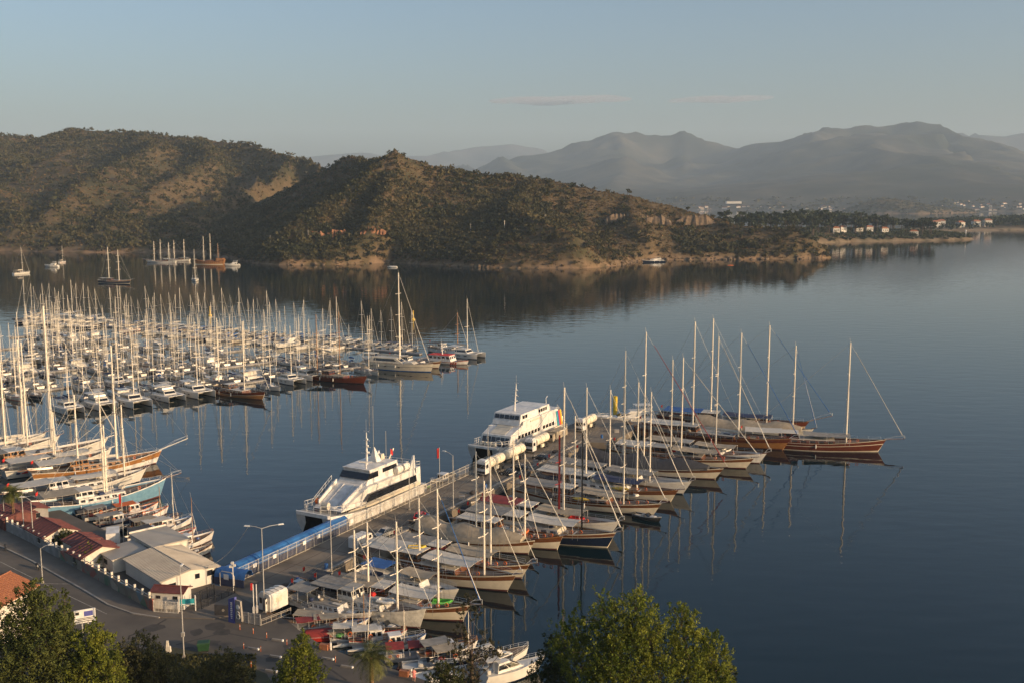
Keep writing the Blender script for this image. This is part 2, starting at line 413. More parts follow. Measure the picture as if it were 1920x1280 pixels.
sp2_o, SP2F = terrain('houses_spit', SP2, [[q(1730, 428, 2080), q(1830, 425, 2110), q(1900, 416, 2150), q(2100, 405, 2250)]], 14.0, HM2, power=.6, rough=.05, nscale=90, bank=1.5, seed=22)
ISL = [g(1585, 399), g(1640, 401), g(1730, 401.5), g(1765, 400.5)] + [Vector((2000, 4400, 0)), Vector((1850, 4700, 0)), Vector((1500, 4650, 0))]
is_o, ISLF = terrain('islet_hill', ISL, [[q(1600, 388, 4250), q(1650, 374, 4300), q(1690, 377, 4300), q(1730, 386, 4250)]], 24.0, HM, power=.7, rough=.06, nscale=150, bank=5, seed=23)

def mountains(name, ridges, poly, res, **kw):
    o, f = terrain(name, poly, ridges, res, FM, **kw); return f
P = lambda *a: [Vector((x, y, 0)) for x, y in a]
FARF = mountains('far_mountains', [
    [q(1330, 285, 9800), q(1400, 266, 9600), q(1440, 258, 9500), q(1480, 240, 9400), q(1530, 225, 9200), q(1600, 226, 9200), q(1680, 225, 9200), q(1740, 236, 9200), q(1830, 254, 9000), q(1960, 280, 8800)],
    [q(1530, 225, 9200), q(1480, 290, 7800), q(1420, 335, 6700), q(1390, 370, 5900)],
    [q(1680, 225, 9200), q(1700, 290, 7700), q(1650, 335, 6700), q(1600, 365, 5900)],
    [q(1740, 236, 9200), q(1830, 300, 7500), q(1840, 345, 6500)],
    [q(790, 291, 11500), q(880, 291, 11000), q(930, 284, 10500), q(990, 263, 10300), q(1060, 258, 10200), q(1085, 249, 10200), q(1130, 250, 10200), q(1160, 238, 10200), q(1200, 248, 10200), q(1240, 252, 10200), q(1280, 250, 10200), q(1320, 266, 10000), q(1345, 278, 9900)],
    [q(1160, 238, 10200), q(1180, 290, 8600), q(1150, 330, 7200), q(1120, 360, 6300)],
    [q(1280, 250, 10200), q(1290, 300, 8600), q(1320, 345, 7000)],
    [q(930, 284, 10500), q(960, 320, 8600), q(1000, 345, 7200)],
    [q(1960, 280, 8800), q(2200, 260, 9500), q(2500, 270, 9500)],
    [q(1100, 350, 6600), q(1300, 345, 6400), q(1500, 342, 6300), q(1700, 345, 6200), q(1900, 340, 6000)],
], P((-900, 11900), (-1000, 9500), (0, 7000), (700, 5300), (1400, 5000), (2200, 4700), (3400, 4500), (6500, 4300), (9000, 6000), (9000, 12500), (3000, 12600)), 48.0, power=.8, rough=.34, nscale=1500, bank=4, seed=31, res_big=1, kr=1.8)
mountains('distant_mountains', [
    [q(560, 300, 14500), q(650, 290, 14500), q(690, 285, 14500), q(730, 291, 14500), q(800, 292, 14500), q(860, 277, 15500), q(900, 272, 15500), q(960, 272, 15500), q(1010, 280, 15500)],
    [q(1700, 240, 13400), q(1740, 232, 13300), q(1800, 252, 13300), q(1850, 248, 13000), q(1890, 256, 13000), q(1930, 250, 13000), q(2100, 260, 13000)],
], P((-4500, 16500), (-4500, 13300), (-1500, 12900), (5000, 12700), (8500, 11500), (9000, 16500)), 110.0, power=.8, rough=.10, nscale=900, bank=4, seed=35)

# --- two thin lens clouds, far beyond and above the haze
def cloud(px0, px1, py, th, label):
    Y = 24000.0; a = q(px0, py, Y); b = q(px1, py - 4, Y); L = (b - a).length; c = (a + b) / 2
    mb = MB(); r2 = random.Random(int(px0))
    for i in range(9):
        t = (i + .5) / 9; x = (t - .5) * .78; env = (1 - (2 * t - 1) ** 2) ** .7
        mb.ball((x * L, r2.uniform(-150, 150), (r2.uniform(-.25, .35)) * th * env), (L * (.09 + .10 * env), 500 + 300 * env, th * (.28 + .5 * env)), n=24)
    m = bpy.data.materials.get('cloud_vapour')
    if not m:
        m = bpy.data.materials.new('cloud_vapour'); m.use_nodes = True; t_ = m.node_tree; t_.nodes.clear()
        out = t_.nodes.new('ShaderNodeOutputMaterial'); pv = t_.nodes.new('ShaderNodeVolumePrincipled')
        pv.inputs['Color'].default_value = (.62, .60, .64, 1); pv.inputs['Density'].default_value = .0016; pv.inputs['Anisotropy'].default_value = .2
        t_.links.new(pv.outputs[0], out.inputs['Volume'])
    o = mb.build('cloud', m, smooth=True); o.location = c; o.rotation_euler = (0, -math.atan2(b.z - a.z, b.x - a.x), 0)
    tag(o, label, 'cloud')
cloud(905, 1195, 190, 95, 'longer thin lens cloud above the saddle of the far mountains')
cloud(1245, 1455, 189, 62, 'shorter fainter lens cloud over the highest far mountain')

# --- haze
def haze():
    m = bpy.data.materials.new('haze_air'); m.use_nodes = True; t = m.node_tree; t.nodes.clear()
    out = t.nodes.new('ShaderNodeOutputMaterial'); pv = t.nodes.new('ShaderNodeVolumePrincipled')
    pv.inputs['Color'].default_value = (.64, .81, 1, 1); pv.inputs['Density'].default_value = 5.8e-5; pv.inputs['Anisotropy'].default_value = 0.0
    t.links.new(pv.outputs[0], out.inputs['Volume'])
    o = MB().box((0, 7700, 569), (29500, 18400, 1146)).build('haze', m); tag(o, kind='stuff')
HAZE_ON = True
if HAZE_ON: haze()
# ================================================================== vegetation across the water
def leaf_mat(name, c0, c1, scale=.08, trans=.25, fine=1.2):
    m = bpy.data.materials.new(name); m.use_nodes = True; t = m.node_tree; b = t.nodes['Principled BSDF']
    b.inputs['Roughness'].default_value = .75; b.inputs['Specular IOR Level'].default_value = .2
    tc = t.nodes.new('ShaderNodeTexCoord'); n = t.nodes.new('ShaderNodeTexNoise'); n.inputs['Scale'].default_value = scale; n.inputs['Detail'].default_value = 5
    ge = t.nodes.new('ShaderNodeNewGeometry'); t.links.new(ge.outputs['Position'], n.inputs[0])
    rp = t.nodes.new('ShaderNodeValToRGB'); rp.color_ramp.elements[0].position = .35; rp.color_ramp.elements[1].position = .65
    rp.color_ramp.elements[0].color = (*c0, 1); rp.color_ramp.elements[1].color = (*c1, 1); t.links.new(n.outputs['Fac'], rp.inputs[0])
    hs = t.nodes.new('ShaderNodeHueSaturation'); t.links.new(rp.outputs[0], hs.inputs['Color'])
    mr = t.nodes.new('ShaderNodeMapRange'); t.links.new(ge.outputs['Random Per Island'], mr.inputs[0]); mr.inputs[3].default_value = .6; mr.inputs[4].default_value = 1.4
    t.links.new(mr.outputs[0], hs.inputs['Value'])
    t.links.new(hs.outputs[0], b.inputs['Base Color'])
    if trans:
        tr = t.nodes.new('ShaderNodeBsdfTranslucent'); t.links.new(hs.outputs[0], tr.inputs[0])
        mx = t.nodes.new('ShaderNodeMixShader'); mx.inputs[0].default_value = trans
        t.links.new(b.outputs[0], mx.inputs[1]); t.links.new(tr.outputs[0], mx.inputs[2])
        t.links.new(mx.outputs[0], t.nodes['Material Output'].inputs[0])
    return m
PINE = leaf_mat('pine_foliage', (.040, .043, .018), (.100, .082, .036), .03, .2)
OLIVE = leaf_mat('maquis_foliage', (.098, .066, .030), (.185, .120, .054), .02, .15)
SPITLEAF = leaf_mat('spit_foliage', (.022, .032, .014), (.048, .056, .024), .03, .15)

def clump(n, r, rs, seed, hz=1.0, lo=-.3):
    """n small triangles through an ellipsoid crown, in a unit of the crown radius"""
    p = np.random.RandomState(seed); out = []
    nb = 5; cen = p.normal(0, .38, (nb, 3)) * (1, 1, .55 * hz)
    for i in range(n):
        c = cen[i % nb] + p.normal(0, .30, 3) * (1, 1, .75 * hz)
        a = p.normal(0, 1, 3); a /= np.linalg.norm(a); b = np.cross(a, p.normal(0, 1, 3)); b /= np.linalg.norm(b); k = rs * p.uniform(.7, 1.3)
        out.append([c + a * k, c - a * k * .5 + b * k * .8, c - a * k * .5 - b * k * .8])
    return np.array(out) * r
def scatter(fld, n, fn, seed):
    p = np.random.RandomState(seed); x0, x1 = fld['gx'][0], fld['gx'][-1]; y0, y1 = fld['gy'][0], fld['gy'][-1]
    X = p.uniform(x0, x1, n * 8); Y = p.uniform(y0, y1, n * 8); H = sample(fld, X, Y)
    d = fn(X, Y, H); k = (p.uniform(0, 1, n * 8) < d) & (H > 1.0)
    X, Y, H = X[k][:n], Y[k][:n], H[k][:n]
    return np.stack([X, Y, H], 1)
def bake(name, pts, protos, s0, s1, seed, m, lift=.8, zs=1.0):
    p = np.random.RandomState(seed); n = len(pts); VV = []
    which = p.randint(0, len(protos), n); S = p.uniform(s0, s1, n); A = p.uniform(0, 6.283, n)
    for k, pr in enumerate(protos):
        i = np.where(which == k)[0]
        if not len(i): continue
        c, s_ = np.cos(A[i])[:, None, None], np.sin(A[i])[:, None, None]
        x = pr[None, :, :, 0] * c - pr[None, :, :, 1] * s_; y = pr[None, :, :, 0] * s_ + pr[None, :, :, 1] * c; z = np.broadcast_to(pr[None, :, :, 2] * zs, x.shape)
        v = np.stack([x, y, z], -1) * S[i][:, None, None, None]
        v[..., 0] += pts[i, 0][:, None, None]; v[..., 1] += pts[i, 1][:, None, None]; v[..., 2] += (pts[i, 2] + S[i] * lift)[:, None, None]
        VV.append(v.reshape(-1, 3))
    V = np.concatenate(VV); F = np.arange(len(V)).reshape(-1, 3)
    return tag(npmesh(name, V, F, m), kind='stuff')
CL = [clump(26, 1, .42, 40 + i) for i in range(6)]
CS = [clump(9, 1, .62, 60 + i, .8) for i in range(6)]
def vis_y(fld): return lambda X, Y: True
def head_wood(X, Y, H):
    n = fbm(X, Y, 120, 4, 77)
    left = np.clip((60 - X) / 330, 0, 1)
    low = np.clip((60 - H) / 60, 0, 1)
    d = .14 - .10 * np.clip((X - 20) / 120, 0, 1) * np.clip((H - 25) / 30, 0, 1) + .6 * left * (n > -.25) + .45 * low * (n > -.05) + .25 * (n > .2) * (1 - .8 * np.clip((X - 20) / 120, 0, 1))
    return np.clip(d, .03, .95) * (Y < 1500)
def head_scrub(X, Y, H): return .8 * (Y < 1420)
def back_wood(X, Y, H):
    n = fbm(X, Y, 170, 4, 78); return np.clip(.22 + .8 * (n > -.08) + .3 * (H < 50) , 0, .95) * (Y < 2450)
hw = scatter(HEADF, 14000, head_wood, 1)
ok = hw[:, 1] < 1330
near = np.argsort(hw[:, 1] + 6 * hw[:, 2] / 10)
# the trees that show largest: objects of their own
def pine_tree(seed, h, r, m, flat=.6):
    mb = MB(); p = random.Random(seed)
    top = Vector((p.uniform(-.05, .05) * h, p.uniform(-.05, .05) * h, h * .9))
    mb.k = 0; mb.tube([(0, 0, -.6), top * .5 + Vector((p.uniform(-.2, .2), 0, 0)), top], h * .028, 5, h * .012)
    mb.k = 1
    for i in range(5):
        a = p.uniform(0, 6.28); z = h * p.uniform(.5, .86); rr = r * p.uniform(.3, .75); c = Vector((math.cos(a) * rr, math.sin(a) * rr, z))
        mb.k = 0; mb.tube([top * (z / h * .85), c], h * .010, 3, h * .005); mb.k = 1
        for t in clump(16, r * p.uniform(.45, .62), .45, p.randrange(9999), flat): mb.add([c + Vector(q_) for q_ in t], [(0, 1, 2)])
    for t in clump(22, r * .6, .4, p.randrange(9999), flat): mb.add([Vector((0, 0, h * .88)) + Vector(q_) for q_ in t], [(0, 1, 2)])
    return mb
PROTO = [pine_tree(i, 6.5 + .5 * (i % 3), 3.0 + .3 * (i % 2), PINE).build('hillside_pine', ['bark', PINE]) for i in range(5)]
used = set(); cnt = 0
for k, i in enumerate(near[:205]):
    x, y, z = hw[i]; pr = PROTO[k % 5]
    o = pr if k < 5 else dup(pr)
    o.location = (x, y, z - .3); o.rotation_euler = (0, 0, rnd.uniform(0, 6.28)); s_ = rnd.uniform(.7, 1.25); o.scale = (s_, s_, s_)
    tag(o, 'small dark green tree low on the steep shore slope of the nearer scrubby headland', 'tree', 'trees low on the headland'); used.add(int(i))
rest = np.array([hw[i] for i in range(len(hw)) if i not in used])
bake('headland_woodland', rest, CL, 1.3, 4.3, 5, PINE)
bake('headland_scrub', scatter(HEADF, 30000, head_scrub, 2), CS, .8, 1.9, 6, OLIVE, .35, .8)
bake('back_hill_woodland', scatter(BACKF, 31000, back_wood, 3), [clump(16, 1, .5, 80 + i) for i in range(6)], 1.6, 5.2, 7, PINE)
bake('back_hill_scrub', scatter(BACKF, 26000, lambda X, Y, H: .8 * (Y < 2450), 4), CS, 1.3, 2.8, 8, OLIVE, .35, .8)
# skyline trees on the ridge: tall lone pines
def ridge_tree(px, py_base, Y, h, label, seed, fld):
    p = q(px, py_base, Y); z = float(sample(fld, p.x, p.y))
    o = pine_tree(seed, h, h * .42, PINE, .5).build('ridge_pine', ['bark', PINE]); o.location = (p.x, p.y, z - .8); tag(o, label, 'tree')
ridge_tree(600, 296, 1740, 15, 'lone round-topped pine on the skyline, left of the taller pair on the far ridge', 301, BACKF)
ridge_tree(631, 304, 1640, 19, 'taller pine on the skyline where the far ridge dips behind the nearer peak', 302, BACKF)
ridge_tree(641, 305, 1640, 13, 'shorter pine beside the taller one where the far ridge dips', 303, BACKF)
ridge_tree(730, 296, 1212, 6.5, 'broad dark pine on the very peak of the nearer headland', 304, HEADF)
ridge_tree(948, 336, 1232, 7, 'single small round tree standing on the flat saddle of the headland ridge', 305, HEADF)
ridge_tree(1177, 364, 1230, 9, 'pale upright tree on the falling right-hand ridge of the headland', 306, HEADF)
ridge_tree(1290, 392, 1212, 7, 'last small tree near the foot of the falling headland ridge', 307, HEADF)

# the wooded spit: tall pines as objects, ground bushes as stuff
SPROTO = [pine_tree(400 + i, 19 + 2.5 * (i % 3), 7.2 + .6 * (i % 2), SPITLEAF, .62).build('spit_pine', ['bark', SPITLEAF]) for i in range(4)]
k = 0
for (px, Y, n_) in ((1370, 1420, 7), (1410, 1450, 8), (1455, 1480, 11), (1500, 1510, 12), (1545, 1560, 12), (1590, 1600, 11), (1635, 1640, 11), (1680, 1660, 8), (1715, 1650, 6), (1745, 1640, 3)):
    for j in range(int(n_ * 1.7)):
        p = q(px + rnd.uniform(-26, 26), 440, Y + rnd.uniform(-70, 90)); z = float(sample(SPITF, p.x, p.y))
        if z < .8: continue
        o = SPROTO[k % 4] if k < 4 else dup(SPROTO[k % 4]); k += 1
        s_ = rnd.uniform(.95, 1.5) * (1.0 if px < 1620 else .85); o.location = (p.x, p.y, z - .4); o.rotation_euler = (0, 0, rnd.uniform(0, 6.28)); o.scale = (s_, s_, s_)
        tag(o, 'tall dark pine in the grove on the low wooded spit', 'tree', 'pines of the wooded spit')
bake('spit_undergrowth', scatter(SPITF, 3800, lambda X, Y, H: .9 * (H > 2.0), 9), CL, 2.4, 4.2, 10, leaf_mat('spit_bush', (.040, .050, .020), (.075, .080, .035), .03, .15), .6)
bake('second_spit_trees', scatter(SP2F, 900, lambda X, Y, H: .9 * np.clip((H - 1.5) / 8, .2, 1), 11), CL, 3.5, 7.5, 12, SPITLEAF, .9, 1.2)
bake('far_shore_trees', scatter(FARF, 3800, lambda X, Y, H: 1.0 * (Y < 6300) * (H < 60), 15), CS, 9, 20, 16, PINE, .3, .6)
bake('islet_scrub', scatter(ISLF, 900, lambda X, Y, H: .8 + 0 * X, 13), CS, 6, 11, 14, PINE, .3, .7)
# ================================================================== boats: shared makers
def smooth01(t): t = max(0, min(1, t)); return t * t * (3 - 2 * t)
class Hull:
    """lines of one hull: x forward, origin at the waterline amidships"""
    def __init__(s, L, B, F, sb=.9, ss=.25, rake=1.3, tw=.72, srake=.3, full=2.2, wl=.9):
        s.L, s.B, s.F, s.sb, s.ss, s.rake, s.tw, s.srake, s.full, s.wl = L, B, F, sb, ss, rake, tw, srake, full, wl
    def t(s, x): return max(0, min(1, x / s.L + .5))
    def half(s, t):
        if t < .45: return s.B / 2 * (s.tw + (1 - s.tw) * smooth01(t / .45) ** .8)
        u = (t - .45) / .55; return max(.03, s.B / 2 * (1 - u ** s.full) ** .85)
    def zs(s, t):
        return s.F + (s.sb * ((t - .4) / .6) ** 2 if t > .4 else s.ss * ((.4 - t) / .4) ** 2)
    def point(s, t, f, side, y0=0):
        u = max(0, (t - .45) / .55); zs = s.zs(t); x = -s.L / 2 + t * s.L
        if f >= 0:
            z = f * zs; bd = s.half(t); bw = bd * (s.wl - .42 * u ** 1.6) * (1 - .25 * max(0, (.25 - t) / .25)); b = bw + (bd - bw) * f ** .75
            x += s.rake * f * u ** 3 - s.srake * f * max(0, 1 - t / .15)
        else:
            z = f; b = s.half(t) * (s.wl - .42 * u ** 1.6) * .6
        return (x, y0 + side * b, z)
    def build(s, parent, bands=((1, .94, 'varnish'), (.94, .72, 'varnish'), (.72, .10, 'cream_paint'), (.10, 0, 'antifoul')), deck='teak', bul=.45, n=15, y0=0, name='hull', deckname='deck', label=None):
        mb = MB(); mats = []; fr = [b[0] for b in bands] + [bands[-1][1], -.35]
        rows = []
        for b in bands:
            if b[2] not in mats: mats.append(b[2])
            rows.append(mats.index(b[2]))
        rows.append(rows[-1])
        rowm = rows + [rows[-1]] + rows[::-1]
        rings = [[s.point(i / n, f, 1, y0) for f in fr] + [s.point(i / n, f, -1, y0) for f in fr[::-1]] for i in range(n + 1)]
        mb.k = rows[min(2, len(rows) - 1)]
        mb.loft(rings, closed=False, rowm=rowm)
        o = mb.build(name, mats, parent, smooth=True, label=label)
        if deck:
            d = MB(); Lr = []
            for i in range(n + 1):
                t = i / n; a = s.point(t, 1, 1, y0); b_ = s.point(t, 1, -1, y0); z = s.zs(t) - bul
                k = .96 if abs(a[1] - y0) > .2 else .5
                Lr.append([(a[0] - (.12 if i == n else 0), y0 + (a[1] - y0) * k, z), (b_[0] - (.12 if i == n else 0), y0 + (b_[1] - y0) * k, z)])
            d.loft(Lr, closed=False, caps=(False, False)); d.build(deckname, deck, parent)
        return o
def house(parent, H, x0, x1, w, z0, h, m, name='cabin', slope_f=.8, slope_b=.1, tum=.9, roof=None, over=0, taper_bow=1.0):
    """a deckhouse from x0 (aft) to x1 (fore)"""
    w1 = w * taper_bow
    bot = [(x0, -w / 2, z0), (x1, -w1 / 2, z0), (x1, w1 / 2, z0), (x0, w / 2, z0)]
    top = [(x0 + slope_b, -w / 2 * tum, z0 + h), (x1 - slope_f, -w1 / 2 * tum, z0 + h), (x1 - slope_f, w1 / 2 * tum, z0 + h), (x0 + slope_b, w / 2 * tum, z0 + h)]
    o = MB().hexa(bot, top).build(name, m, parent)
    if roof:
        b = [(p[0] + (over if i in (1, 2) else -over), p[1] * (1 + 2 * over / w), p[2] + .003) for i, p in enumerate(top)]
        MB().hexa(b, [(p[0], p[1] * .96, p[2] + .10) for p in b]).build('roof', roof, o)
    return o, bot, top
def panes(parent, bot, top, lo=.35, hi=.85, sides=(1, 1, 1), n=4, n_front=3, gap=.16, m='glass', each=True):
    """window panes proud of a house's walls: starboard, port, front"""
    def face(a, b, c, d, k, nrm):
        P_ = lambda u, v: (Vector(a) * (1 - u) + Vector(b) * u) * (1 - v) + (Vector(d) * (1 - u) + Vector(c) * u) * v + nrm * .012
        mb = MB()
        for i in range(k):
            u0, u1 = (i + gap) / k, (i + 1 - gap) / k
            qd = [P_(u0, lo), P_(u1, lo), P_(u1, hi), P_(u0, hi)]
            if each: mb = MB()
            mb.hexa([p - nrm * .03 for p in qd], qd)
            if each: mb.build('window', m, parent)
        if not each and k: mb.build('window', m, parent)
    if sides[0]: face(bot[0], bot[1], top[1], top[0], n, Vector((0, -1, 0)))
    if sides[1]: face(bot[2], bot[3], top[3], top[2], n, Vector((0, 1, 0)))
    if sides[2]:
        nn = (Vector(top[1]) - Vector(bot[1])).cross(Vector(bot[2]) - Vector(bot[1])).normalized()
        if nn.x < 0: nn = -nn
        face(bot[1], bot[2], top[2], top[1], n_front, nn)
def rig(parent, x, z0, h, r=.16, m='mast_white', spreaders=(.45, .7), spw=1.6, boom=None, cover='canvas_white', stays=(), shroud=2.2, rake=0.0, wires=True, top_rod=True, y0=0, wire_r=.022, lines=True):
    top = Vector((x - rake * h, y0, z0 + h)); base = Vector((x, y0, z0))
    o = MB().tube([base - Vector((0, 0, .4)), base + (top - base) * .6, top], r, 8, r * .72).build('mast', m, parent, smooth=True)
    if top_rod: MB().tube([top - Vector((0, 0, .2)), top + Vector((-.2, 0, 1.1))], .025, 4).build('antenna', 'wire', o)
    for s_ in spreaders:
        p = base + (top - base) * s_; k = spw * 1.25 * (1 - .35 * s_)
        MB().tube([p + Vector((-.2, -k, .08)), p + Vector((0, 0, 0)), p + Vector((-.2, k, .08))], .075, 5).build('spreader', m, o)
    if boom:
        e = base + Vector((-boom, 0, 1.25 + boom * .02)); s0 = base + Vector((-.1, 0, 1.25))
        b = MB().tube([s0, e], .10, 6).build('boom', m, parent, smooth=True)
        if cover:
            pts = [s0 + (e - s0) * t + Vector((0, 0, .20 + .12 * math.sin(3 * t))) for t in (0.02, .2, .45, .7, .95)]
            rr = [.26, .30, .26, .22, .13]; rings = []
            for p, k in zip(pts, rr):
                rings.append([(p.x, p.y + k * .75 * math.cos(a), p.z + k * 1.15 * math.sin(a)) for a in [2 * math.pi * j / 8 for j in range(8)]])
            MB().loft(rings).build('sail_cover', cover, b, smooth=True)
    if wires:
        w_ = MB()
        for s_ in ((-1), 1):
            w_.tube([(x - .5, s_ * shroud, z0 - .3), (x - .2 * s_ * 0 - .1, y0 + s_ * spw * (.8 if spreaders else 0), z0 + h * (spreaders[0] if spreaders else .5)), tuple(top - Vector((0, 0, .3)))], wire_r, 3, cap=False)
            w_.tube([(x + .6, s_ * shroud, z0 - .3), tuple(base + (top - base) * .68)], wire_r, 3, cap=False)
        for st in stays: w_.tube([tuple(top - Vector((0, 0, .3))), st], wire_r, 3, cap=False)
        w_.build('rigging', 'wire', parent)
    return o, top
def furled(parent, top, foot, m='canvas_white', r=.12, k=.92):
    a = Vector(foot); b = Vector(top); b = a + (b - a) * k
    MB().tube([a + (b - a) * .03, a + (b - a) * .2, b], r, 6, r * .35).build('furled_sail', m, parent, smooth=True)
def rails(parent, H, t0=.05, t1=.98, h=.75, n=12, m='alu', y0=0, r=.022, ins=.93, name='guard_rail'):
    for sd in (1, -1):
        mb = MB(); tops = []
        for i in range(n + 1):
            t = t0 + (t1 - t0) * i / n; p = Vector(H.point(t, 1, sd, y0)); p.y = y0 + (p.y - y0) * ins
            mb.tube([p - Vector((0, 0, .05)), p + Vector((0, 0, h))], r, 3); tops.append(p + Vector((0, 0, h)))
        mb.tube(tops, r * .9, 3); mb.tube([p - Vector((0, 0, h * .45)) for p in tops], r * .7, 3)
        mb.build(name, m, parent)
def awning(parent, x0, x1, w, z, m='canvas_white', sag=.12, posts=None, name='awning', peak=.0, thick=.05):
    n = 6; rings = []
    for i in range(n + 1):
        t = i / n; x = x0 + (x1 - x0) * t; dz = -sag * math.sin(math.pi * t)
        up = [(x, y, z + dz + peak * (1 - abs(2 * y / w)) + .0) for y in (-w / 2, -w / 4, 0, w / 4, w / 2)]
        rings.append(up + [(p[0], p[1], p[2] - thick) for p in up[::-1]])
    a = MB().loft(rings).build(name, m, parent)
    if posts is not None:
        for x in (x0 + .15, (x0 + x1) / 2, x1 - .15):
            for y in (-w / 2 + .1, w / 2 - .1): MB().tube([(x, y, posts), (x, y, z - sag * .6)], .035, 4).build('post', 'alu', a)
    return a
def dinghy(parent, loc, rz=0, m='fender_white', L=3.0):
    mb = MB(); pts = [(-L / 2, .62, 0), (L * .1, .66, 0), (L * .38, .42, .1), (L / 2, 0, .16), (L * .38, -.42, .1), (L * .1, -.66, 0), (-L / 2, -.62, 0)]
    mb.tube(pts, .24, 6); mb.add([(-L / 2, .5, -.1), (L * .3, .4, -.1), (L * .3, -.4, -.1), (-L / 2, -.5, -.1)], [(0, 1, 2, 3)]); mb.box((-L / 2 + .05, 0, .0), (.1, 1.1, .4))
    mb.xf(Matrix.Translation(loc) @ Matrix.Rotation(rz, 4, 'Z')); return mb.build('tender', m, parent, smooth=True)
def lifebuoy(parent, loc, axis='y', m='orange'): MB().torus(loc, .28, .075, axis, 12, 5).build('lifebuoy', m, parent, smooth=True)
def fenders(parent, H, ts, side=-1, m='fender_white', y0=0):
    for t in ts:
        p = Vector(H.point(t, .62, side, y0)); p.y += side * .17
        MB().lathe([(.03, .62), (.13, .5), (.15, 0), (.13, -.45), (.03, -.55)], tuple(p), 8).build('fender', m, parent, smooth=True)
def flag(parent, base, h=2.4, size=(1.0, .65), m='red_cloth', name='flag'):
    b = Vector(base); f = MB().tube([b, b + Vector((0, 0, h))], .025, 4).build('flag_staff', 'mast_wood', parent)
    n = 6; vs = []; fs = []
    for k in (0, 1):
        for i in range(n + 1):
            t = i / n; y = .10 * math.sin(t * 7) * t + k * .012
            vs += [tuple(b + Vector((-t * size[0] * .55, y, h - .05 - t * .35))), tuple(b + Vector((-t * size[0] * .5, y + .03, h - .05 - size[1] - t * .38)))]
    o = 2 * (n + 1)
    fs = [(2 * i, 2 * i + 1, 2 * i + 3, 2 * i + 2) for i in range(n)] + [(o + 2 * i + 2, o + 2 * i + 3, o + 2 * i + 1, o + 2 * i) for i in range(n)]
    MB().add(vs, fs).build(name, m, f)
def bowsprit(parent, H, length=3.0, up=.6, m='varnish', pulpit=True):
    b = Vector(H.point(1, 1, 0)); b = Vector((b.x - .8, 0, b.z - .05)); e = b + Vector((length + .8, 0, up))
    o = MB().tube([b, e], .16, 6, .09).build('bowsprit', m, parent, smooth=True)
    if pulpit:
        mb = MB()
        for s_ in (1, -1):
            mb.tube([tuple(b + Vector((.3, s_ * .55, .1))), tuple(b + (e - b) * .55 + Vector((0, s_ * .35, .75))), tuple(e + Vector((0, 0, .75)))], .03, 4)
            mb.tube([tuple(b + Vector((.3, s_ * .55, .1))), tuple(e + Vector((0, 0, .05)))], .03, 4)
        mb.tube([tuple(e), tuple(e + Vector((0, 0, .75)))], .03, 4)
        mb.build('pulpit', 'alu', o)
    return e

# ------------------------------------------------------------------ gulets and other wooden boats, each built for its berth
BANDS = {
    'cream': ((1, .93, 'cream_paint'), (.93, .66, 'varnish'), (.66, .10, 'cream_paint'), (.10, 0, 'antifoul')),
    'white': ((1, .93, 'varnish'), (.93, .80, 'white_paint'), (.80, .08, 'white_paint'), (.08, 0, 'antifoul')),
    'plain_white': ((1, .95, 'gelcoat'), (.95, .75, 'gelcoat'), (.75, .08, 'gelcoat'), (.08, 0, 'navy')),
    'black': ((1, .93, 'cream_paint'), (.93, .74, 'varnish'), (.74, .70, 'cream_paint'), (.70, .08, 'navy'), (.08, 0, 'cream_paint')),
    'brown': ((1, .94, 'gold_varnish'), (.94, .60, 'varnish'), (.60, .56, 'cream_paint'), (.56, .10, 'cream_paint'), (.10, 0, 'antifoul')),
    'gold': ((1, .94, 'gold_varnish'), (.94, .62, 'mahogany'), (.62, .55, 'gold_varnish'), (.55, .10, 'gold_varnish'), (.10, 0, 'antifoul')),
    'mahogany': ((1, .95, 'cream_paint'), (.95, .66, 'mahogany'), (.66, .60, 'cream_paint'), (.60, .09, 'mahogany'), (.09, 0, 'cream_paint')),
    'varnish_white': ((1, .94, 'white_paint'), (.94, .50, 'gold_varnish'), (.50, .45, 'white_paint'), (.45, .08, 'white_paint'), (.08, 0, 'antifoul')),
    'blue': ((1, .92, 'white_paint'), (.92, .72, 'blue_hull'), (.72, .08, 'blue_hull'), (.08, 0, 'antifoul')),
    'grey': ((1, .94, 'old_white'), (.94, .70, 'old_white'), (.70, .08, 'old_white'), (.08, 0, 'antifoul')),
    'darkred': ((1, .94, 'varnish'), (.94, .60, 'mahogany'), (.60, .08, 'mahogany'), (.08, 0, 'black_paint')),
    'darkwood': ((1, .94, 'varnish'), (.94, .60, 'mahogany'), (.60, .55, 'cream_paint'), (.55, .08, 'gold_varnish'), (.08, 0, 'antifoul')),
    'orange_white': ((1, .93, 'gold_varnish'), (.93, .55, 'gold_varnish'), (.55, .08, 'white_paint'), (.08, 0, 'antifoul')),
    'black_white': ((1, .96, 'white_paint'), (.96, .62, 'white_paint'), (.62, .06, 'black_paint'), (.06, 0, 'antifoul')),
}
def place_at_bow(o, bow, hdg, L):
    a = R(hdg); o.location = (bow.x - math.cos(a) * L * .5, bow.y - math.sin(a) * L * .5, 0); o.rotation_euler = (0, 0, a)
def masts_from_photo(bow, hdg, L, specs, zdeck):
    a = R(hdg); out = []
    for bx, by, ty in specs:
        p = g(bx, by, zdeck); d = (p.x - bow.x) * math.cos(a) + (p.y - bow.y) * math.sin(a)
        out.append((L / 2 + max(-L * .88, min(-L * .12, d)), (by - ty) / FPX * (p.y * math.cos(PITCH) + (CAM_H - zdeck) * math.sin(PITCH)) * 1.0))
    return out
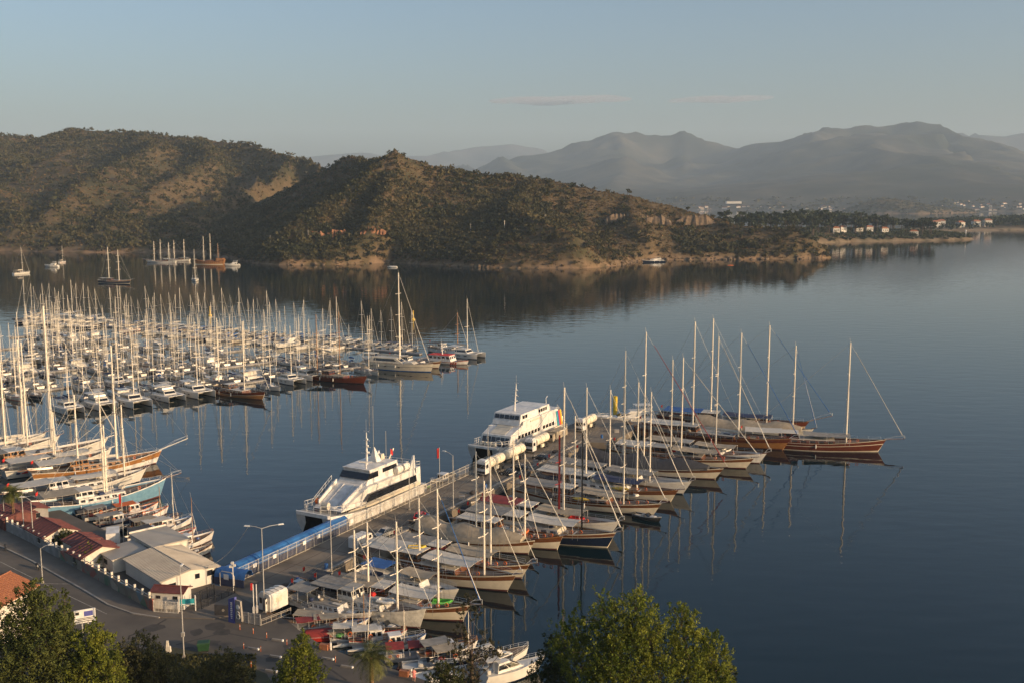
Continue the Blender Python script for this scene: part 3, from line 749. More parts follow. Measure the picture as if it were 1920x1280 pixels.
def gulet(label, cat, bow_px, hdg, L, B, bands='cream', masts=(), group=None, cabin='varnish', roof='white_paint', wheelhouse=True, aft='canvas_white', fore=None, tarp=None, sprit=2.6, sprit_m='varnish', sprit_up=.5,
          mast_m='mast_white', boom=True, cover='canvas_white', buoys=2, tender=None, tend_m='fender_white', flag_=True, F=1.55, sb=1.35, furl='canvas_white', deck='teak', kind='gulet', mr=.19, seed=0, fend=True, cab_m=None, stay_up=True, win=True, kayak=None):
    p = random.Random(hash(bow_px) % 9973); bow = g(*bow_px); B *= 1.2
    if group == 'wooden boats stern-to along the pier': hdg += p.uniform(-3.5, 3.5); fore = fore or (None if tarp else p.choice(['canvas_tan', 'canvas_white', 'canvas_grey', 'canvas_tan', 'canvas_navy', None])); L = max(L * .95, min(L * 1.19, (bow - PIER0).dot(PN) - 10.6))
    if roof == 'white_paint': roof = p.choice(['canvas_white', 'old_white', 'grey_deck', 'canvas_tan'])
    o = empty(kind, label=label, cat=cat, group=group); place_at_bow(o, bow, hdg, L)
    H = Hull(L, B, F, sb=sb, ss=.75, rake=L * .06, tw=.70, srake=.7); H.build(o, BANDS[bands], deck, bul=.5)
    zd = F - .5
    # long low deckhouse, wheelhouse further aft
    cx0, cx1 = -L * .20, L * .20
    c, bt, tp = house(o, H, cx0, cx1, B * .62, zd, 1.15, cab_m or cabin, 'deckhouse', .5, .0, .95, roof, .12, .85)
    if win: panes(c, bt, tp, .35, .78, (1, 1, 0), 6, gap=.2)
    if wheelhouse:
        wh, bt, tp = house(o, H, cx0 - L * .02, cx0 + L * .13, B * .52, zd + 1.25, 1.35, cab_m or cabin, 'wheelhouse', .35, 0, .95, roof, .25)
        panes(wh, bt, tp, .35, .85, (1, 1, 1), 3, 3, gap=.1)
    if aft: awning(o, -L * .47, cx0 + .2, B * .74, zd + 2.75, aft, .1, posts=H.F + .4, name='aft_awning')
    if fore: awning(o, cx0 + L * .16, cx0 + L * .50, B * .62, zd + 2.5, fore, .22, posts=zd + 1.0, name='sun_awning', peak=.25)
    if tarp:
        n = 9; rings = []
        for i in range(n + 1):
            t = .04 + .88 * i / n; a = Vector(H.point(t, 1, 1)); hh = 2.1 + .55 * math.sin(i * 1.9) - 1.3 * max(0, t - .7) * 3
            b = abs(a.y) + .06
            up = [(a.x, b, a.z - .25), (a.x, b * .92, a.z + .35), (a.x, b * .45, a.z + hh * .75), (a.x, 0, a.z + hh), (a.x, -b * .45, a.z + hh * .75), (a.x, -b * .92, a.z + .35), (a.x, -b, a.z - .25)]
            rings.append(up)
        MB().loft(rings, closed=False, caps=(True, True)).build('winter_cover', tarp, o, smooth=True)
    else:
        rails(o, H, .04, .97, .7, 14)
        MB().box((L * .30, 0, zd + .28), (1.6, B * .30, .5), taper=.9).build('hatch', cabin, o)
        MB().box((L * .385, 0, zd + .35), (.8, .6, .7), taper=.6).build('windlass', 'dark_metal', o)
        MB().box((-L * .38, 0, zd + .35), (L * .10, B * .45, .55), taper=.95).build('cushion', 'canvas_tan' if p.random() < .6 else 'canvas_navy', o)
        for i in range(2): MB().box((L * .06 + i * L * .07, (-1) ** i * .5, zd + 1.36), (1.7, .65, .12)).build('sun_mattress', p.choice(['canvas_tan', 'canvas_white', 'canvas_navy']), o)
    sp = bowsprit(o, H, sprit, sprit_up, sprit_m, not tarp) if sprit else Vector(H.point(1, 1, 0))
    for i, (mx, mh) in enumerate(masts_from_photo(bow, hdg, L, masts, zd + .9)):
        ahead = sp if i == 0 or mx > 0 else Vector((L * .25, 0, zd + 1))
        m_, top = rig(o, mx, zd + .6, mh, mr, mast_m[i] if isinstance(mast_m, (tuple, list)) else mast_m, (.42, .68), 1.5, min(L * .3, mx + L * .46) if boom else None, cover, [tuple(ahead), (-L * .48, 0, H.zs(0) + .2)], B * .46, wire_r=.03)
        if furl and stay_up and (i == 0): furled(o, top, ahead + Vector((-.3, 0, .3)), furl, .13, .9)
    for i in range(buoys):
        t = .78 + .05 * i; a = H.point(t, 1, -1); lifebuoy(o, (a[0], a[1] * .9 - .05, a[2] + .45))
    if tender: dinghy(o, tender[:3], R(tender[3]), tend_m)
    if kayak:
        for i, kx in enumerate(kayak): MB().lathe([(.03, -1.7), (.28, -.8), (.33, 0), (.28, .8), (.03, 1.7)], (kx, -B * .34, zd + 1.0 + .1 * i), 8, 'x').build('kayak', 'yellow', o, smooth=True)
    if flag_: flag(o, (-L * .49, 0, H.zs(0) + .1))
    if fend: fenders(o, H, (.3, .55), -1)
    if not tarp:
        for i in range(9):
            x = p.uniform(-.44, .40) * L; y = p.uniform(-.36, .36) * B; zz = zd + .02 if abs(x / L) > .22 else zd + 1.28
            if abs(y) < B * .3 or abs(x / L) > .22:
                if p.random() < .6: MB().box((x, y, zz + .22), (p.uniform(.4, 1.5), p.uniform(.4, .9), p.uniform(.2, .6)), p.uniform(0, 3), taper=p.uniform(.6, 1)).build('deck_gear', p.choice(['canvas_navy', 'canvas_tan', 'varnish', 'dark_metal', 'canvas_grey', 'red_cloth', 'canvas_blue', 'fender_white', 'rope', 'bark']), o)
                else: MB().ball((x, y, zz + .2), (p.uniform(.3, .8), p.uniform(.3, .6), p.uniform(.2, .45)), 8).build('covered_gear', p.choice(['canvas_grey', 'canvas_dark', 'canvas_tan', 'rope', 'canvas_navy']), o, smooth=True)
    # crosswise clutter of a working deck: coiled ropes, a gangway at the stern
    MB().box((-L * .5 - 1.4, B * .12, H.zs(0) + .05), (3.2, .55, .08)).build('gangway', 'mast_wood', o)
    MB().torus((L * .40, .5, zd + .12), .25, .09, 'z', 10, 4).build('rope_coil', 'rope', o)
    return o

# ------------------------------------------------------------------ sailing yachts
def sloop_proto(label, L=12.5, hullm='gelcoat', stripe='navy', cover='canvas_navy', hood='canvas_navy', mh=17.0, bim=True, furl='canvas_white', mast_m='mast_white', arch=False):
    B = L * .31; F = 1.15
    o = empty('sailing_yacht', label=label, cat='yacht')
    H = Hull(L, B, F, sb=.35, ss=.05, rake=.5, tw=.74, srake=-.35, full=2.0, wl=.86)
    H.build(o, ((1, .93, hullm), (.93, .84, stripe), (.84, .10, hullm), (.10, 0, stripe)), 'teak' if L > 13 or L < 11 else 'grey_deck', bul=.04, n=11)
    c, bt, tp = house(o, H, -L * .12, L * .24, B * .55, F - .05, .52, 'gelcoat', 'coachroof', 1.4, .1, .86, None, 0, .55)
    panes(c, bt, tp, .30, .75, (1, 1, 0), 1, gap=.12)
    MB().box((-L * .29, 0, F + .02), (L * .28, B * .36, .10)).build('cockpit', 'teak', o)
    mast, top = rig(o, L * .10, F + .4, mh, .115, mast_m, (.36, .66), 1.25, L * .36, cover, [(L * .5, 0, F + .5), (-L * .5, 0, F + .1)], B * .42, rake=.02, wire_r=.02)
    if furl: furled(o, top, (L * .49, 0, F + .5), furl, .10, .93)
    # sprayhood over the companionway
    r_ = []
    for x, k, hh in ((-L * .10, 1.0, .95), (-L * .05, .98, .95), (L * .005, .9, .50)):
        r_.append([(x, y * B * .27 * k, F + .30 + hh * math.cos(y * 1.35)) for y in (-1, -.6, 0, .6, 1)] + [(x, y * B * .25 * k, F + .26 + hh * .93 * math.cos(y * 1.35)) for y in (1, .6, 0, -.6, -1)])
    MB().loft(r_).build('sprayhood', hood, o, smooth=True)
    if bim: awning(o, -L * .42, -L * .20, B * .62, F + 2.05, hood, -.06, posts=F, name='bimini', peak=.12)
    rails(o, H, .03, .99, .6, 8, r=.018)
    if arch: dinghy(o, (-L * .5 - .4, 0, F + .7), R(90), 'fender_white', 2.6)
    fenders(o, H, (.35, .6), 1); fenders(o, H, (.35, .6), -1)
    return o
def cat_proto(label, L=13.5, B=7.4, cover='canvas_white', hood='gelcoat', mh=18.5, mast=True, fly=False):
    o = empty('catamaran' if mast else 'power_catamaran', label=label, cat='catamaran'); F = 1.75
    for s_ in (1, -1):
        H = Hull(L, 1.9, F, sb=.25, ss=-.9, rake=.15, tw=.75, srake=-.9, full=3.0, wl=.82)
        H.build(o, ((1, .95, 'gelcoat'), (.95, .62, 'gelcoat'), (.62, .10, 'gelcoat'), (.10, 0, 'navy')), 'gelcoat', bul=.02, n=10, y0=s_ * (B / 2 - .95), label='starboard hull' if s_ < 0 else 'port hull')
        for x in (-.5, 2.2):
            p = Vector(H.point(H.t(x), .6, s_, s_ * (B / 2 - .95))); MB().box((x, p.y + s_ * .004, p.z), (1.5, .03, .28)).build('hull_window', 'glass', o)
    MB().hexa([(-L * .42, -B / 2 + 1.2, .75), (L * .16, -B / 2 + 1.2, .75), (L * .16, B / 2 - 1.2, .75), (-L * .42, B / 2 - 1.2, .75)], [(-L * .42, -B / 2 + 1.2, F - .02), (L * .22, -B / 2 + 1.2, F + .02), (L * .22, B / 2 - 1.2, F + .02), (-L * .42, B / 2 - 1.2, F - .02)]).build('bridge_deck', 'gelcoat', o)
    MB().tube([(L * .42, -B / 2 + 1, F + .1), (L * .42, B / 2 - 1, F + .1)], .11, 6).build('cross_beam', 'alu', o)
    MB().add([(L * .22, -B / 2 + 1.7, F - .03), (L * .41, -B / 2 + 1.7, F - .03), (L * .41, B / 2 - 1.7, F - .03), (L * .22, B / 2 - 1.7, F - .03)], [(0, 1, 2, 3)]).build('trampoline', 'canvas_grey', o)
    c, bt, tp = house(o, None, -L * .22, L * .17, B * .68, F, 1.25, 'gelcoat', 'saloon', 1.1, 0, .88, 'gelcoat', .15, .8)
    panes(c, bt, tp, .28, .82, (1, 1, 1), 1, 1, gap=.04)
    awning(o, -L * .46, -L * .16, B * .66, F + 2.15, hood, .0, posts=F - .1, name='hard_top', thick=.12)
    if fly: awning(o, -L * .25, L * .02, B * .42, F + 3.5, 'canvas_white', -.05, posts=F + 1.3, name='flybridge_top'); MB().box((-L * .10, 0, F + 1.75), (L * .26, B * .5, .6), taper=.92).build('flybridge', 'gelcoat', o)
    if mast:
        m_, top = rig(o, L * .07, F + 1.2, mh, .14, 'mast_white', (.45,), 1.3, L * .40, cover, [(L * .42, 0, F + .2)], B * .40, wire_r=.022)
        furled(o, top, (L * .42, 0, F + .3), 'canvas_white', .11, .85)
    H = Hull(L, B, F, sb=.25, ss=-.6, rake=.0, tw=.98, full=6)
    rails(o, H, .12, .96, .65, 9, r=.018, ins=.97)
    return o
def motor_proto(label, L=14, hullm='gelcoat', low='navy', fly=True, roofm='gelcoat'):
    B = L * .31; F = 1.6; o = empty('motor_yacht', label=label, cat='motor yacht')
    H = Hull(L, B, F, sb=.65, ss=.0, rake=1.4, tw=.88, srake=-.5, full=2.1, wl=.84)
    H.build(o, ((1, .94, 'gelcoat'), (.94, .70, hullm), (.70, .12, hullm), (.12, 0, low)), 'gelcoat', bul=.05, n=11)
    c, bt, tp = house(o, H, -L * .26, L * .26, B * .72, F, 1.3, 'gelcoat', 'saloon', 2.6, .2, .86, None, 0, .55)
    panes(c, bt, tp, .30, .80, (1, 1, 1), 2, 1, gap=.05)
    if fly:
        f, bt, tp = house(o, H, -L * .30, L * .08, B * .62, F + 1.3, .65, 'gelcoat', 'flybridge', .9, 0, .94, None, 0, .85)
        awning(o, -L * .28, -L * .04, B * .52, F + 3.5, roofm, .0, posts=F + 1.9, name='bimini')
        MB().tube([(-L * .26, -B * .3, F + 1.9), (-L * .30, -B * .2, F + 3.0), (-L * .30, B * .2, F + 3.0), (-L * .26, B * .3, F + 1.9)], .09, 5).build('radar_arch', 'gelcoat', o)
        MB().ball((-L * .30, 0, F + 3.25), .28, 8).build('radome', 'gelcoat', o, smooth=True)
    else: awning(o, -L * .44, -L * .20, B * .62, F + 1.9, roofm, .05, posts=F, name='cockpit_cover')
    MB().box((-L * .40, 0, F + .3), (L * .07, B * .5, .5), taper=.92).build('seat', 'canvas_white', o)
    rails(o, H, .45, .99, .6, 7, r=.02)
    fenders(o, H, (.3, .55), 1)
    return o

# ------------------------------------------------------------------ small craft
def fishing_boat(label, loc, hdg, L=8, hullm=('white_paint', 'orange'), cab=True, mast=0, rail_m=None, group=None, canopy=None, cat='fishing boat', kind='fishing_boat', seed=0):
    p = random.Random(seed); B = L * .36; F = .85; o = empty(kind, (loc[0], loc[1], 0), R(hdg), label, cat, group)
    H = Hull(L, B, F, sb=.85, ss=.25, rake=.6, tw=.6, srake=.1); H.build(o, ((1, .9, hullm[1]), (.9, .70, hullm[0]), (.70, .1, hullm[0]), (.1, 0, 'antifoul')), 'teak', bul=.3, n=10)
    if cab:
        c, bt, tp = house(o, H, -L * .12, L * .12, B * .55, F - .3, 1.6, 'white_paint', 'cabin', .3, 0, .92, 'white_paint', .15); panes(c, bt, tp, .5, .88, (1, 1, 1), 2, 2)
    if canopy: awning(o, -L * .45, L * .02, B * .8, F + 1.7, canopy, .08, posts=F - .2, name='canopy')
    if mast: rig(o, L * .16, F - .2, mast, .07, p.choice(['mast_wood', 'mast_white']), (), 0, L * .3, None, [(L * .52, 0, F + .8)], B * .4, wire_r=.018)
    rails(o, H, .1, .98, .55, 7, rail_m or 'alu')
    MB().ball((-L * .32, .2, F + .0), (.7, .5, .35), 8).build('net_heap', p.choice(['canvas_red', 'canvas_grey', 'green_cover', 'canvas_navy', 'orange_cloth']), o, smooth=True)
    MB().box((L * .25, 0, F), (.6, .5, .5)).build('crate', p.choice(['orange', 'canvas_blue', 'white_paint']), o)
    lifebuoy(o, (-L * .12, -B * .29, F + .6))
    return o
def open_boat(label, loc, hdg, L=6, hullm='white_paint', cover=None, outboard=True, group=None, screen=True, cat='motorboat', kind='motorboat'):
    B = L * .38; F = .75; o = empty(kind, (loc[0], loc[1], loc[2] if len(loc) > 2 else 0), R(hdg), label, cat, group)
    H = Hull(L, B, F, sb=.4, ss=0, rake=.6, tw=.85, srake=-.1); H.build(o, ((1, .88, 'white_paint'), (.88, .5, hullm), (.5, .1, hullm), (.1, 0, 'black_paint')), 'gelcoat', bul=.35, n=10)
    if cover:
        rings = []
        for i in range(7):
            t = .06 + .8 * i / 6; a = Vector(H.point(t, 1, 1)); hh = .5 + .35 * math.sin(math.pi * (.2 + .75 * i / 6))
            rings.append([(a.x, a.y + .03, a.z - .08), (a.x, a.y * .6, a.z + hh * .7), (a.x, 0, a.z + hh), (a.x, -a.y * .6, a.z + hh * .7), (a.x, -a.y - .03, a.z - .08)])
        MB().loft(rings, closed=False).build('boat_cover', cover, o, smooth=True)
    else:
        if screen:
            MB().hexa([(L * .10, -B * .36, F), (L * .18, -B * .28, F), (L * .18, B * .28, F), (L * .10, B * .36, F)], [(L * .0, -B * .32, F + .5), (L * .06, -B * .25, F + .52), (L * .06, B * .25, F + .52), (L * .0, B * .32, F + .5)]).build('windscreen', 'glass', o)
        MB().box((-L * .12, 0, F - .1), (L * .1, B * .5, .55), taper=.9).build('seat', 'canvas_white', o)
        MB().box((L * .26, 0, F + .08), (L * .24, B * .5, .2), taper=.7).build('foredeck', 'gelcoat', o)
    if outboard:
        e = MB(); e.box((-L / 2 - .25, 0, F + .25), (.45, .4, .55), taper=.8); e.box((-L / 2 - .22, 0, F - .35), (.18, .16, .8)); e.build('outboard', 'dark_metal', o)
    return o
# ================================================================== the fleet
PU = Vector((0.470, 0.883, 0)).normalized(); PN = Vector((PU.y, -PU.x, 0)); PIER0 = g(445, 1108, 0)
def pier(u, n, z=0): v = PIER0 + PU * u + PN * n; return Vector((v.x, v.y, z))
PHDG = math.degrees(math.atan2(PU.y, PU.x))
BH = PHDG - 90          # heading of the boats moored stern-to on the right side of the pier

# ------------------------------------------------------------------ ferries
def prism_y(mb, prof, w0, w1=None, mi=None):
    """side profile (x, z) swept across y; w1 = half-width per point"""
    k = w1 or [w0] * len(prof)
    return mb.hexa([(x, -b, z) for (x, z), b in zip(prof, k)], [(x, b, z) for (x, z), b in zip(prof, k)], mi)
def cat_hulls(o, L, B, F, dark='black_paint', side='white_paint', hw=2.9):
    for s_ in (1, -1):
        mb = MB(); n = 12; y0 = s_ * (B / 2 - hw / 2); rings = []
        for i in range(n + 1):
            t = i / n; u = max(0, (t - .55) / .45); x = -L / 2 + L * t; zs = F + 1.0 * u ** 2
            bw = hw / 2 * (1 - u ** 1.6) * .8 + .04
            out_d = s_ * B / 2; out_d = out_d - s_ * .9 * u ** 2
            rings.append([(x, out_d, zs), (x - .2 * u, out_d - s_ * .02, zs * .62), (x - 1.2 * u, y0 + s_ * bw, .3), (x - 1.6 * u, y0 + s_ * bw * .9, -.4), (x - 1.6 * u, y0 - s_ * bw * .9, -.4), (x - 1.2 * u, y0 - s_ * bw, .3), (x - .5 * u, y0 - s_ * hw * .46, zs * .55), (x, y0 - s_ * hw * .5, zs - .02)])
        rows = [0, 0, 1, 1, 1, 1, 1, 0]  # inner hull sides black: shade under the bow put into the colour
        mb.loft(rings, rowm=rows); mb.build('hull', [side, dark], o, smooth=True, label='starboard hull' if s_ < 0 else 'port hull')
    # the bridging deck, its front drawn down and coloured black as under-bow shade
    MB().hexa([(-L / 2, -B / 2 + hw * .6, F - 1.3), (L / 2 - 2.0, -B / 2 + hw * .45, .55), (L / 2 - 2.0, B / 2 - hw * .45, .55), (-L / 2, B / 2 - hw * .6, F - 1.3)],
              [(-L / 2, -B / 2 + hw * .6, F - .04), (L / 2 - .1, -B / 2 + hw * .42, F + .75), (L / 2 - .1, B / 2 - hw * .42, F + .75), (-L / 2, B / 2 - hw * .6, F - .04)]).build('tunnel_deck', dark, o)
    d = MB(); Lr = []
    for i in range(n + 1):
        t = i / n; u = max(0, (t - .55) / .45); zs = F + 1.0 * u ** 2 + .012; b = B / 2 - .9 * u ** 2; x = -L / 2 + L * t + (.05 if i == n else 0)
        Lr.append([(x, b, zs), (x, -b, zs)])
    d.loft(Lr, closed=False, caps=(False, False)); d.build('deck', 'grey_deck', o)
    MB().hexa([(L / 2 - .1, -B / 2 + .85, F + .62), (L / 2 + .35, -B / 2 + 1.2, F + .62), (L / 2 + .35, B / 2 - 1.2, F + .62), (L / 2 - .1, B / 2 - .85, F + .62)], [(L / 2 - .1, -B / 2 + .85, F + 1.15), (L / 2 + .35, -B / 2 + 1.2, F + 1.15), (L / 2 + .35, B / 2 - 1.2, F + 1.15), (L / 2 - .1, B / 2 - .85, F + 1.15)]).build('bow_beam', 'white_paint', o)
def rail_line(o, pts, h=1.0, m='white_paint', r=.035, name='guard_rail', step=1.2):
    mb = MB(); P3 = [Vector(p) for p in pts]; tops = []
    for a, b in zip(P3[:-1], P3[1:]):
        k = max(1, int((b - a).length / step))
        for i in range(k + 1):
            p = a + (b - a) * i / k; mb.tube([p - Vector((0, 0, .05)), p + Vector((0, 0, h))], r, 4); tops.append(p + Vector((0, 0, h)))
    mb.tube(tops, r, 4); mb.tube([p - Vector((0, 0, h * .5)) for p in tops], r * .8, 4)
    return mb.build(name, m, o)
def mast_frame(o, x, z, h, lean=.1):
    t = Vector((x - lean * h, 0, z + h)); b = Vector((x, 0, z))
    m_ = MB().tube([b, b + (t - b) * .55, t], .28, 8, .10).build('radar_mast', 'white_paint', o, smooth=True)
    for s_, w in ((.35, 1.3), (.55, 1.0), (.75, .8)):
        p = b + (t - b) * s_; MB().tube([p + Vector((0, -w, 0)), p + Vector((0, w, 0))], .05, 5).build('yardarm', 'white_paint', m_)
        MB().ball(p + Vector((.3, w * .5, .25)), .2, 8).build('lamp', 'lamp_glass', m_)
    MB().box(t + Vector((.0, 0, .2)), (.12, 1.2, .1)).build('aerial', 'alu', m_)
    MB().tube([t, t + Vector((0, 0, 2.2))], .03, 4).build('antenna', 'wire', m_)

def ferry_black_band():
    L, B, F = 34.0, 9.6, 2.9
    o = empty('ferry', label='white catamaran ferry with one black window stripe and long sloping foredeck, nearer ferry', cat='ferry')
    b = g(606, 1003); a = R(PHDG + 180); b = g(601, 1011) - PN * 1.7; o.scale = (.92, 1.06, 1.25); o.location = (b.x - math.cos(a) * L * .46, b.y - math.sin(a) * L * .46, 0); o.rotation_euler = (0, 0, a)
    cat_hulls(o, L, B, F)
    prof = [(12.4, F), (12.1, F + .7), (4.2, F + 3.3), (-13.6, F + 3.3), (-15.2, F)]
    wd = [3.2, 3.2, 4.2, 4.45, 4.6]
    body = prism_y(MB(), prof, 0, wd).build('superstructure', 'white_paint', o)
    for s_ in (1, -1):
        MB().hexa([(5.5, s_ * 4.35, F + 1.0), (-14.2, s_ * 4.62, F + 1.0), (-13.9, s_ * 4.60, F + 2.15), (3.8, s_ * 4.30, F + 2.15)], [(5.5, s_ * 4.58, F + 1.0), (-14.2, s_ * 4.68, F + 1.0), (-13.9, s_ * 4.66, F + 2.15), (3.8, s_ * 4.52, F + 2.15)]).build('window_band', 'glass', body)
        MB().hexa([(11, s_ * 3.9, F + .5), (4, s_ * 4.6, F + .2), (-15.6, s_ * 4.70, F + .2), (-15.6, s_ * 4.70, F + .5)], [(11, s_ * 4.0, F + .62), (4, s_ * 4.76, F + .62), (-15.6, s_ * 4.78, F + .62), (-15.6, s_ * 4.78, F + .8)]).build('rubbing_strake', 'cream_paint', o)
        # raised walkway edges and ribs of the sloping front
        MB().hexa([(11.2, s_ * 2.6, F + 1.05), (4.4, s_ * 2.9, F + 3.28), (4.4, s_ * 3.15, F + 3.28), (11.2, s_ * 2.85, F + 1.05)], [(11.2, s_ * 2.6, F + 1.75), (4.4, s_ * 2.9, F + 3.95), (4.4, s_ * 3.15, F + 3.95), (11.2, s_ * 2.85, F + 1.75)]).build('coaming', 'white_paint', body)
        rail_line(o, [(12.0, s_ * 3.55, F + .9), (4.5, s_ * 4.1, F + 3.4)], 1.0)
        rail_line(o, [(16.6, s_ * 1.6, F + 1.15), (14.5, s_ * 3.7, F + 1.0), (9.0, s_ * 4.4, F + .5), (5.5, s_ * 4.7, F + .15)], 1.1)
    for y in (-1.2, 1.2): MB().hexa([(11.8, y - .05, F + .82), (4.4, y - .05, F + 3.24), (4.4, y + .05, F + 3.24), (11.8, y + .05, F + .82)], [(11.8, y - .05, F + .92), (4.4, y - .05, F + 3.40), (4.4, y + .05, F + 3.40), (11.8, y + .05, F + .92)]).build('roof_rib', 'white_paint', body)
    rail_line(o, [(16.7, -1.6, F + 1.15), (16.7, 1.6, F + 1.15)], 1.1)
    # wheelhouse with wrapped black glass
    wh = prism_y(MB(), [(3.4, F + 3.29), (2.6, F + 4.1), (1.6, F + 5.0), (1.9, F + 5.55), (-8.6, F + 5.55), (-9.6, F + 3.29)], 0, [3.3, 3.25, 3.1, 3.2, 3.2, 3.4]).build('wheelhouse', 'white_paint', o)
    MB().hexa([(2.85, -3.0, F + 4.08), (2.85, 3.0, F + 4.08), (1.78, 2.85, F + 4.98), (1.78, -2.85, F + 4.98)], [(2.98, -3.3, F + 4.08), (2.98, 3.3, F + 4.08), (1.90, 3.2, F + 4.98), (1.90, -3.2, F + 4.98)]).build('windscreen', 'glass', wh)
    for s_ in (1, -1):
        MB().hexa([(2.9, s_ * 3.1, F + 4.1), (-1.2, s_ * 3.1, F + 4.1), (-1.2, s_ * 3.1, F + 5.0), (1.8, s_ * 3.1, F + 5.0)], [(2.9, s_ * 3.31, F + 4.1), (-1.2, s_ * 3.34, F + 4.1), (-1.2, s_ * 3.28, F + 5.0), (1.8, s_ * 3.24, F + 5.0)]).build('side_window', 'glass', wh)
        MB().hexa([(-3.0, s_ * 3.1, F + 4.4), (-8.4, s_ * 3.1, F + 4.4), (-8.2, s_ * 3.1, F + 5.05), (-3.0, s_ * 3.1, F + 5.05)], [(-3.0, s_ * 3.36, F + 4.4), (-8.4, s_ * 3.38, F + 4.4), (-8.2, s_ * 3.33, F + 5.05), (-3.0, s_ * 3.30, F + 5.05)]).build('side_window', 'glass', wh)
        # liferaft canisters on the aft deck, stern fins
        for x in (-6.8, -9.6): MB().lathe([(.05, -1.15), (.62, -1.0), (.68, 0), (.62, 1.0), (.05, 1.15)], (x - 1.2, s_ * 3.9, F + 4.05), 12, 'x').build('liferaft_canister', 'fender_white', o, smooth=True)
        MB().hexa([(-11.6, s_ * 4.1, F + 3.3), (-14.0, s_ * 4.1, F + 3.3), (-13.8, s_ * 4.1, F + 5.6), (-13.4, s_ * 4.1, F + 5.6)], [(-11.6, s_ * 4.45, F + 3.3), (-14.0, s_ * 4.45, F + 3.3), (-13.8, s_ * 4.4, F + 5.6), (-13.4, s_ * 4.4, F + 5.6)]).build('stern_fin', 'white_paint', o)
        rail_line(o, [(-14.2, s_ * 4.2, F + 3.3), (-16.4, s_ * 4.2, F + 3.1)], 1.0)
        for i, x in enumerate((13.2, 12.3, 11.6)): MB().ball((x, s_ * 4.75 - s_ * .1 * i, 1.9 + .1 * i), (.55, .38, .5), 10).build('fender', 'fender_white', o, smooth=True)
    rail_line(o, [(-9.8, -4.2, F + 3.3), (-9.8, 4.2, F + 3.3)], 1.0); rail_line(o, [(-16.4, -4.2, F + 3.1), (-16.4, 4.2, F + 3.1)], 1.0)
    MB().box((-15.6, 0, F + 1.6), (1.8, 8.6, 3.2), taper=.98).build('stern_stairs', 'white_paint', o)
    mast_frame(o, -2.2, F + 5.5, 5.4, .0)
    r_ = MB().tube([(1.0, 1.8, F + 5.5), (1.0, 1.8, F + 6.5)], .18, 6).build('radar', 'white_paint', o); MB().box((1.0, 1.8, F + 6.65), (.3, 2.6, .22), rz=.5).build('radar_scanner', 'white_paint', r_)
    MB().hexa([(-4.4, -.8, F + 5.5), (-6.6, -.8, F + 5.5), (-6.6, .8, F + 5.5), (-4.4, .8, F + 5.5)], [(-4.9, -.1, F + 8.0), (-5.1, -.1, F + 8.0), (-5.1, .1, F + 8.0), (-4.9, .1, F + 8.0)]).build('funnel_frame', 'white_paint', o)
    for y, h in ((-1.6, 9), (1.4, 5)): MB().tube([(-7.4, y, F + 5.5), (-7.4, y, F + 5.5 + h)], .05, 5).build('whip_antenna', 'wire', o)
    MB().box((-7.6, 0, F + 6.0), (1.4, 1.1, .9), taper=.8).build('searchlight_box', 'cream_paint', o)
    MB().box((9.4, -4.0, F + 1.2), (1.2, .9, 1.6)).build('deck_locker', 'cream_paint', o); MB().box((6.8, -4.2, F + 1.4), (1.1, .7, 1.9)).build('deck_locker', 'canvas_grey', o)
    MB().ball((10.6, -3.3, F + 1.4), (.7, .6, .5), 8).build('rope_heap', 'orange_cloth', o, smooth=True)
    MB().lathe([(.1, -.7), (.6, -.7), (.6, .7), (.1, .7)], (13.6, .6, F + 1.7), 10, 'y').build('capstan', 'cream_paint', o)
    flag(o, (-11.5, 0, F + 3.3), 3.4, (1.5, .9))
    MB().tube([(-16.0, -3.6, F + 3.0), (-18.6, -3.6, F + 5.2)], .18, 6).build('gangway_arm', 'cream_paint', o)
ferry_black_band()

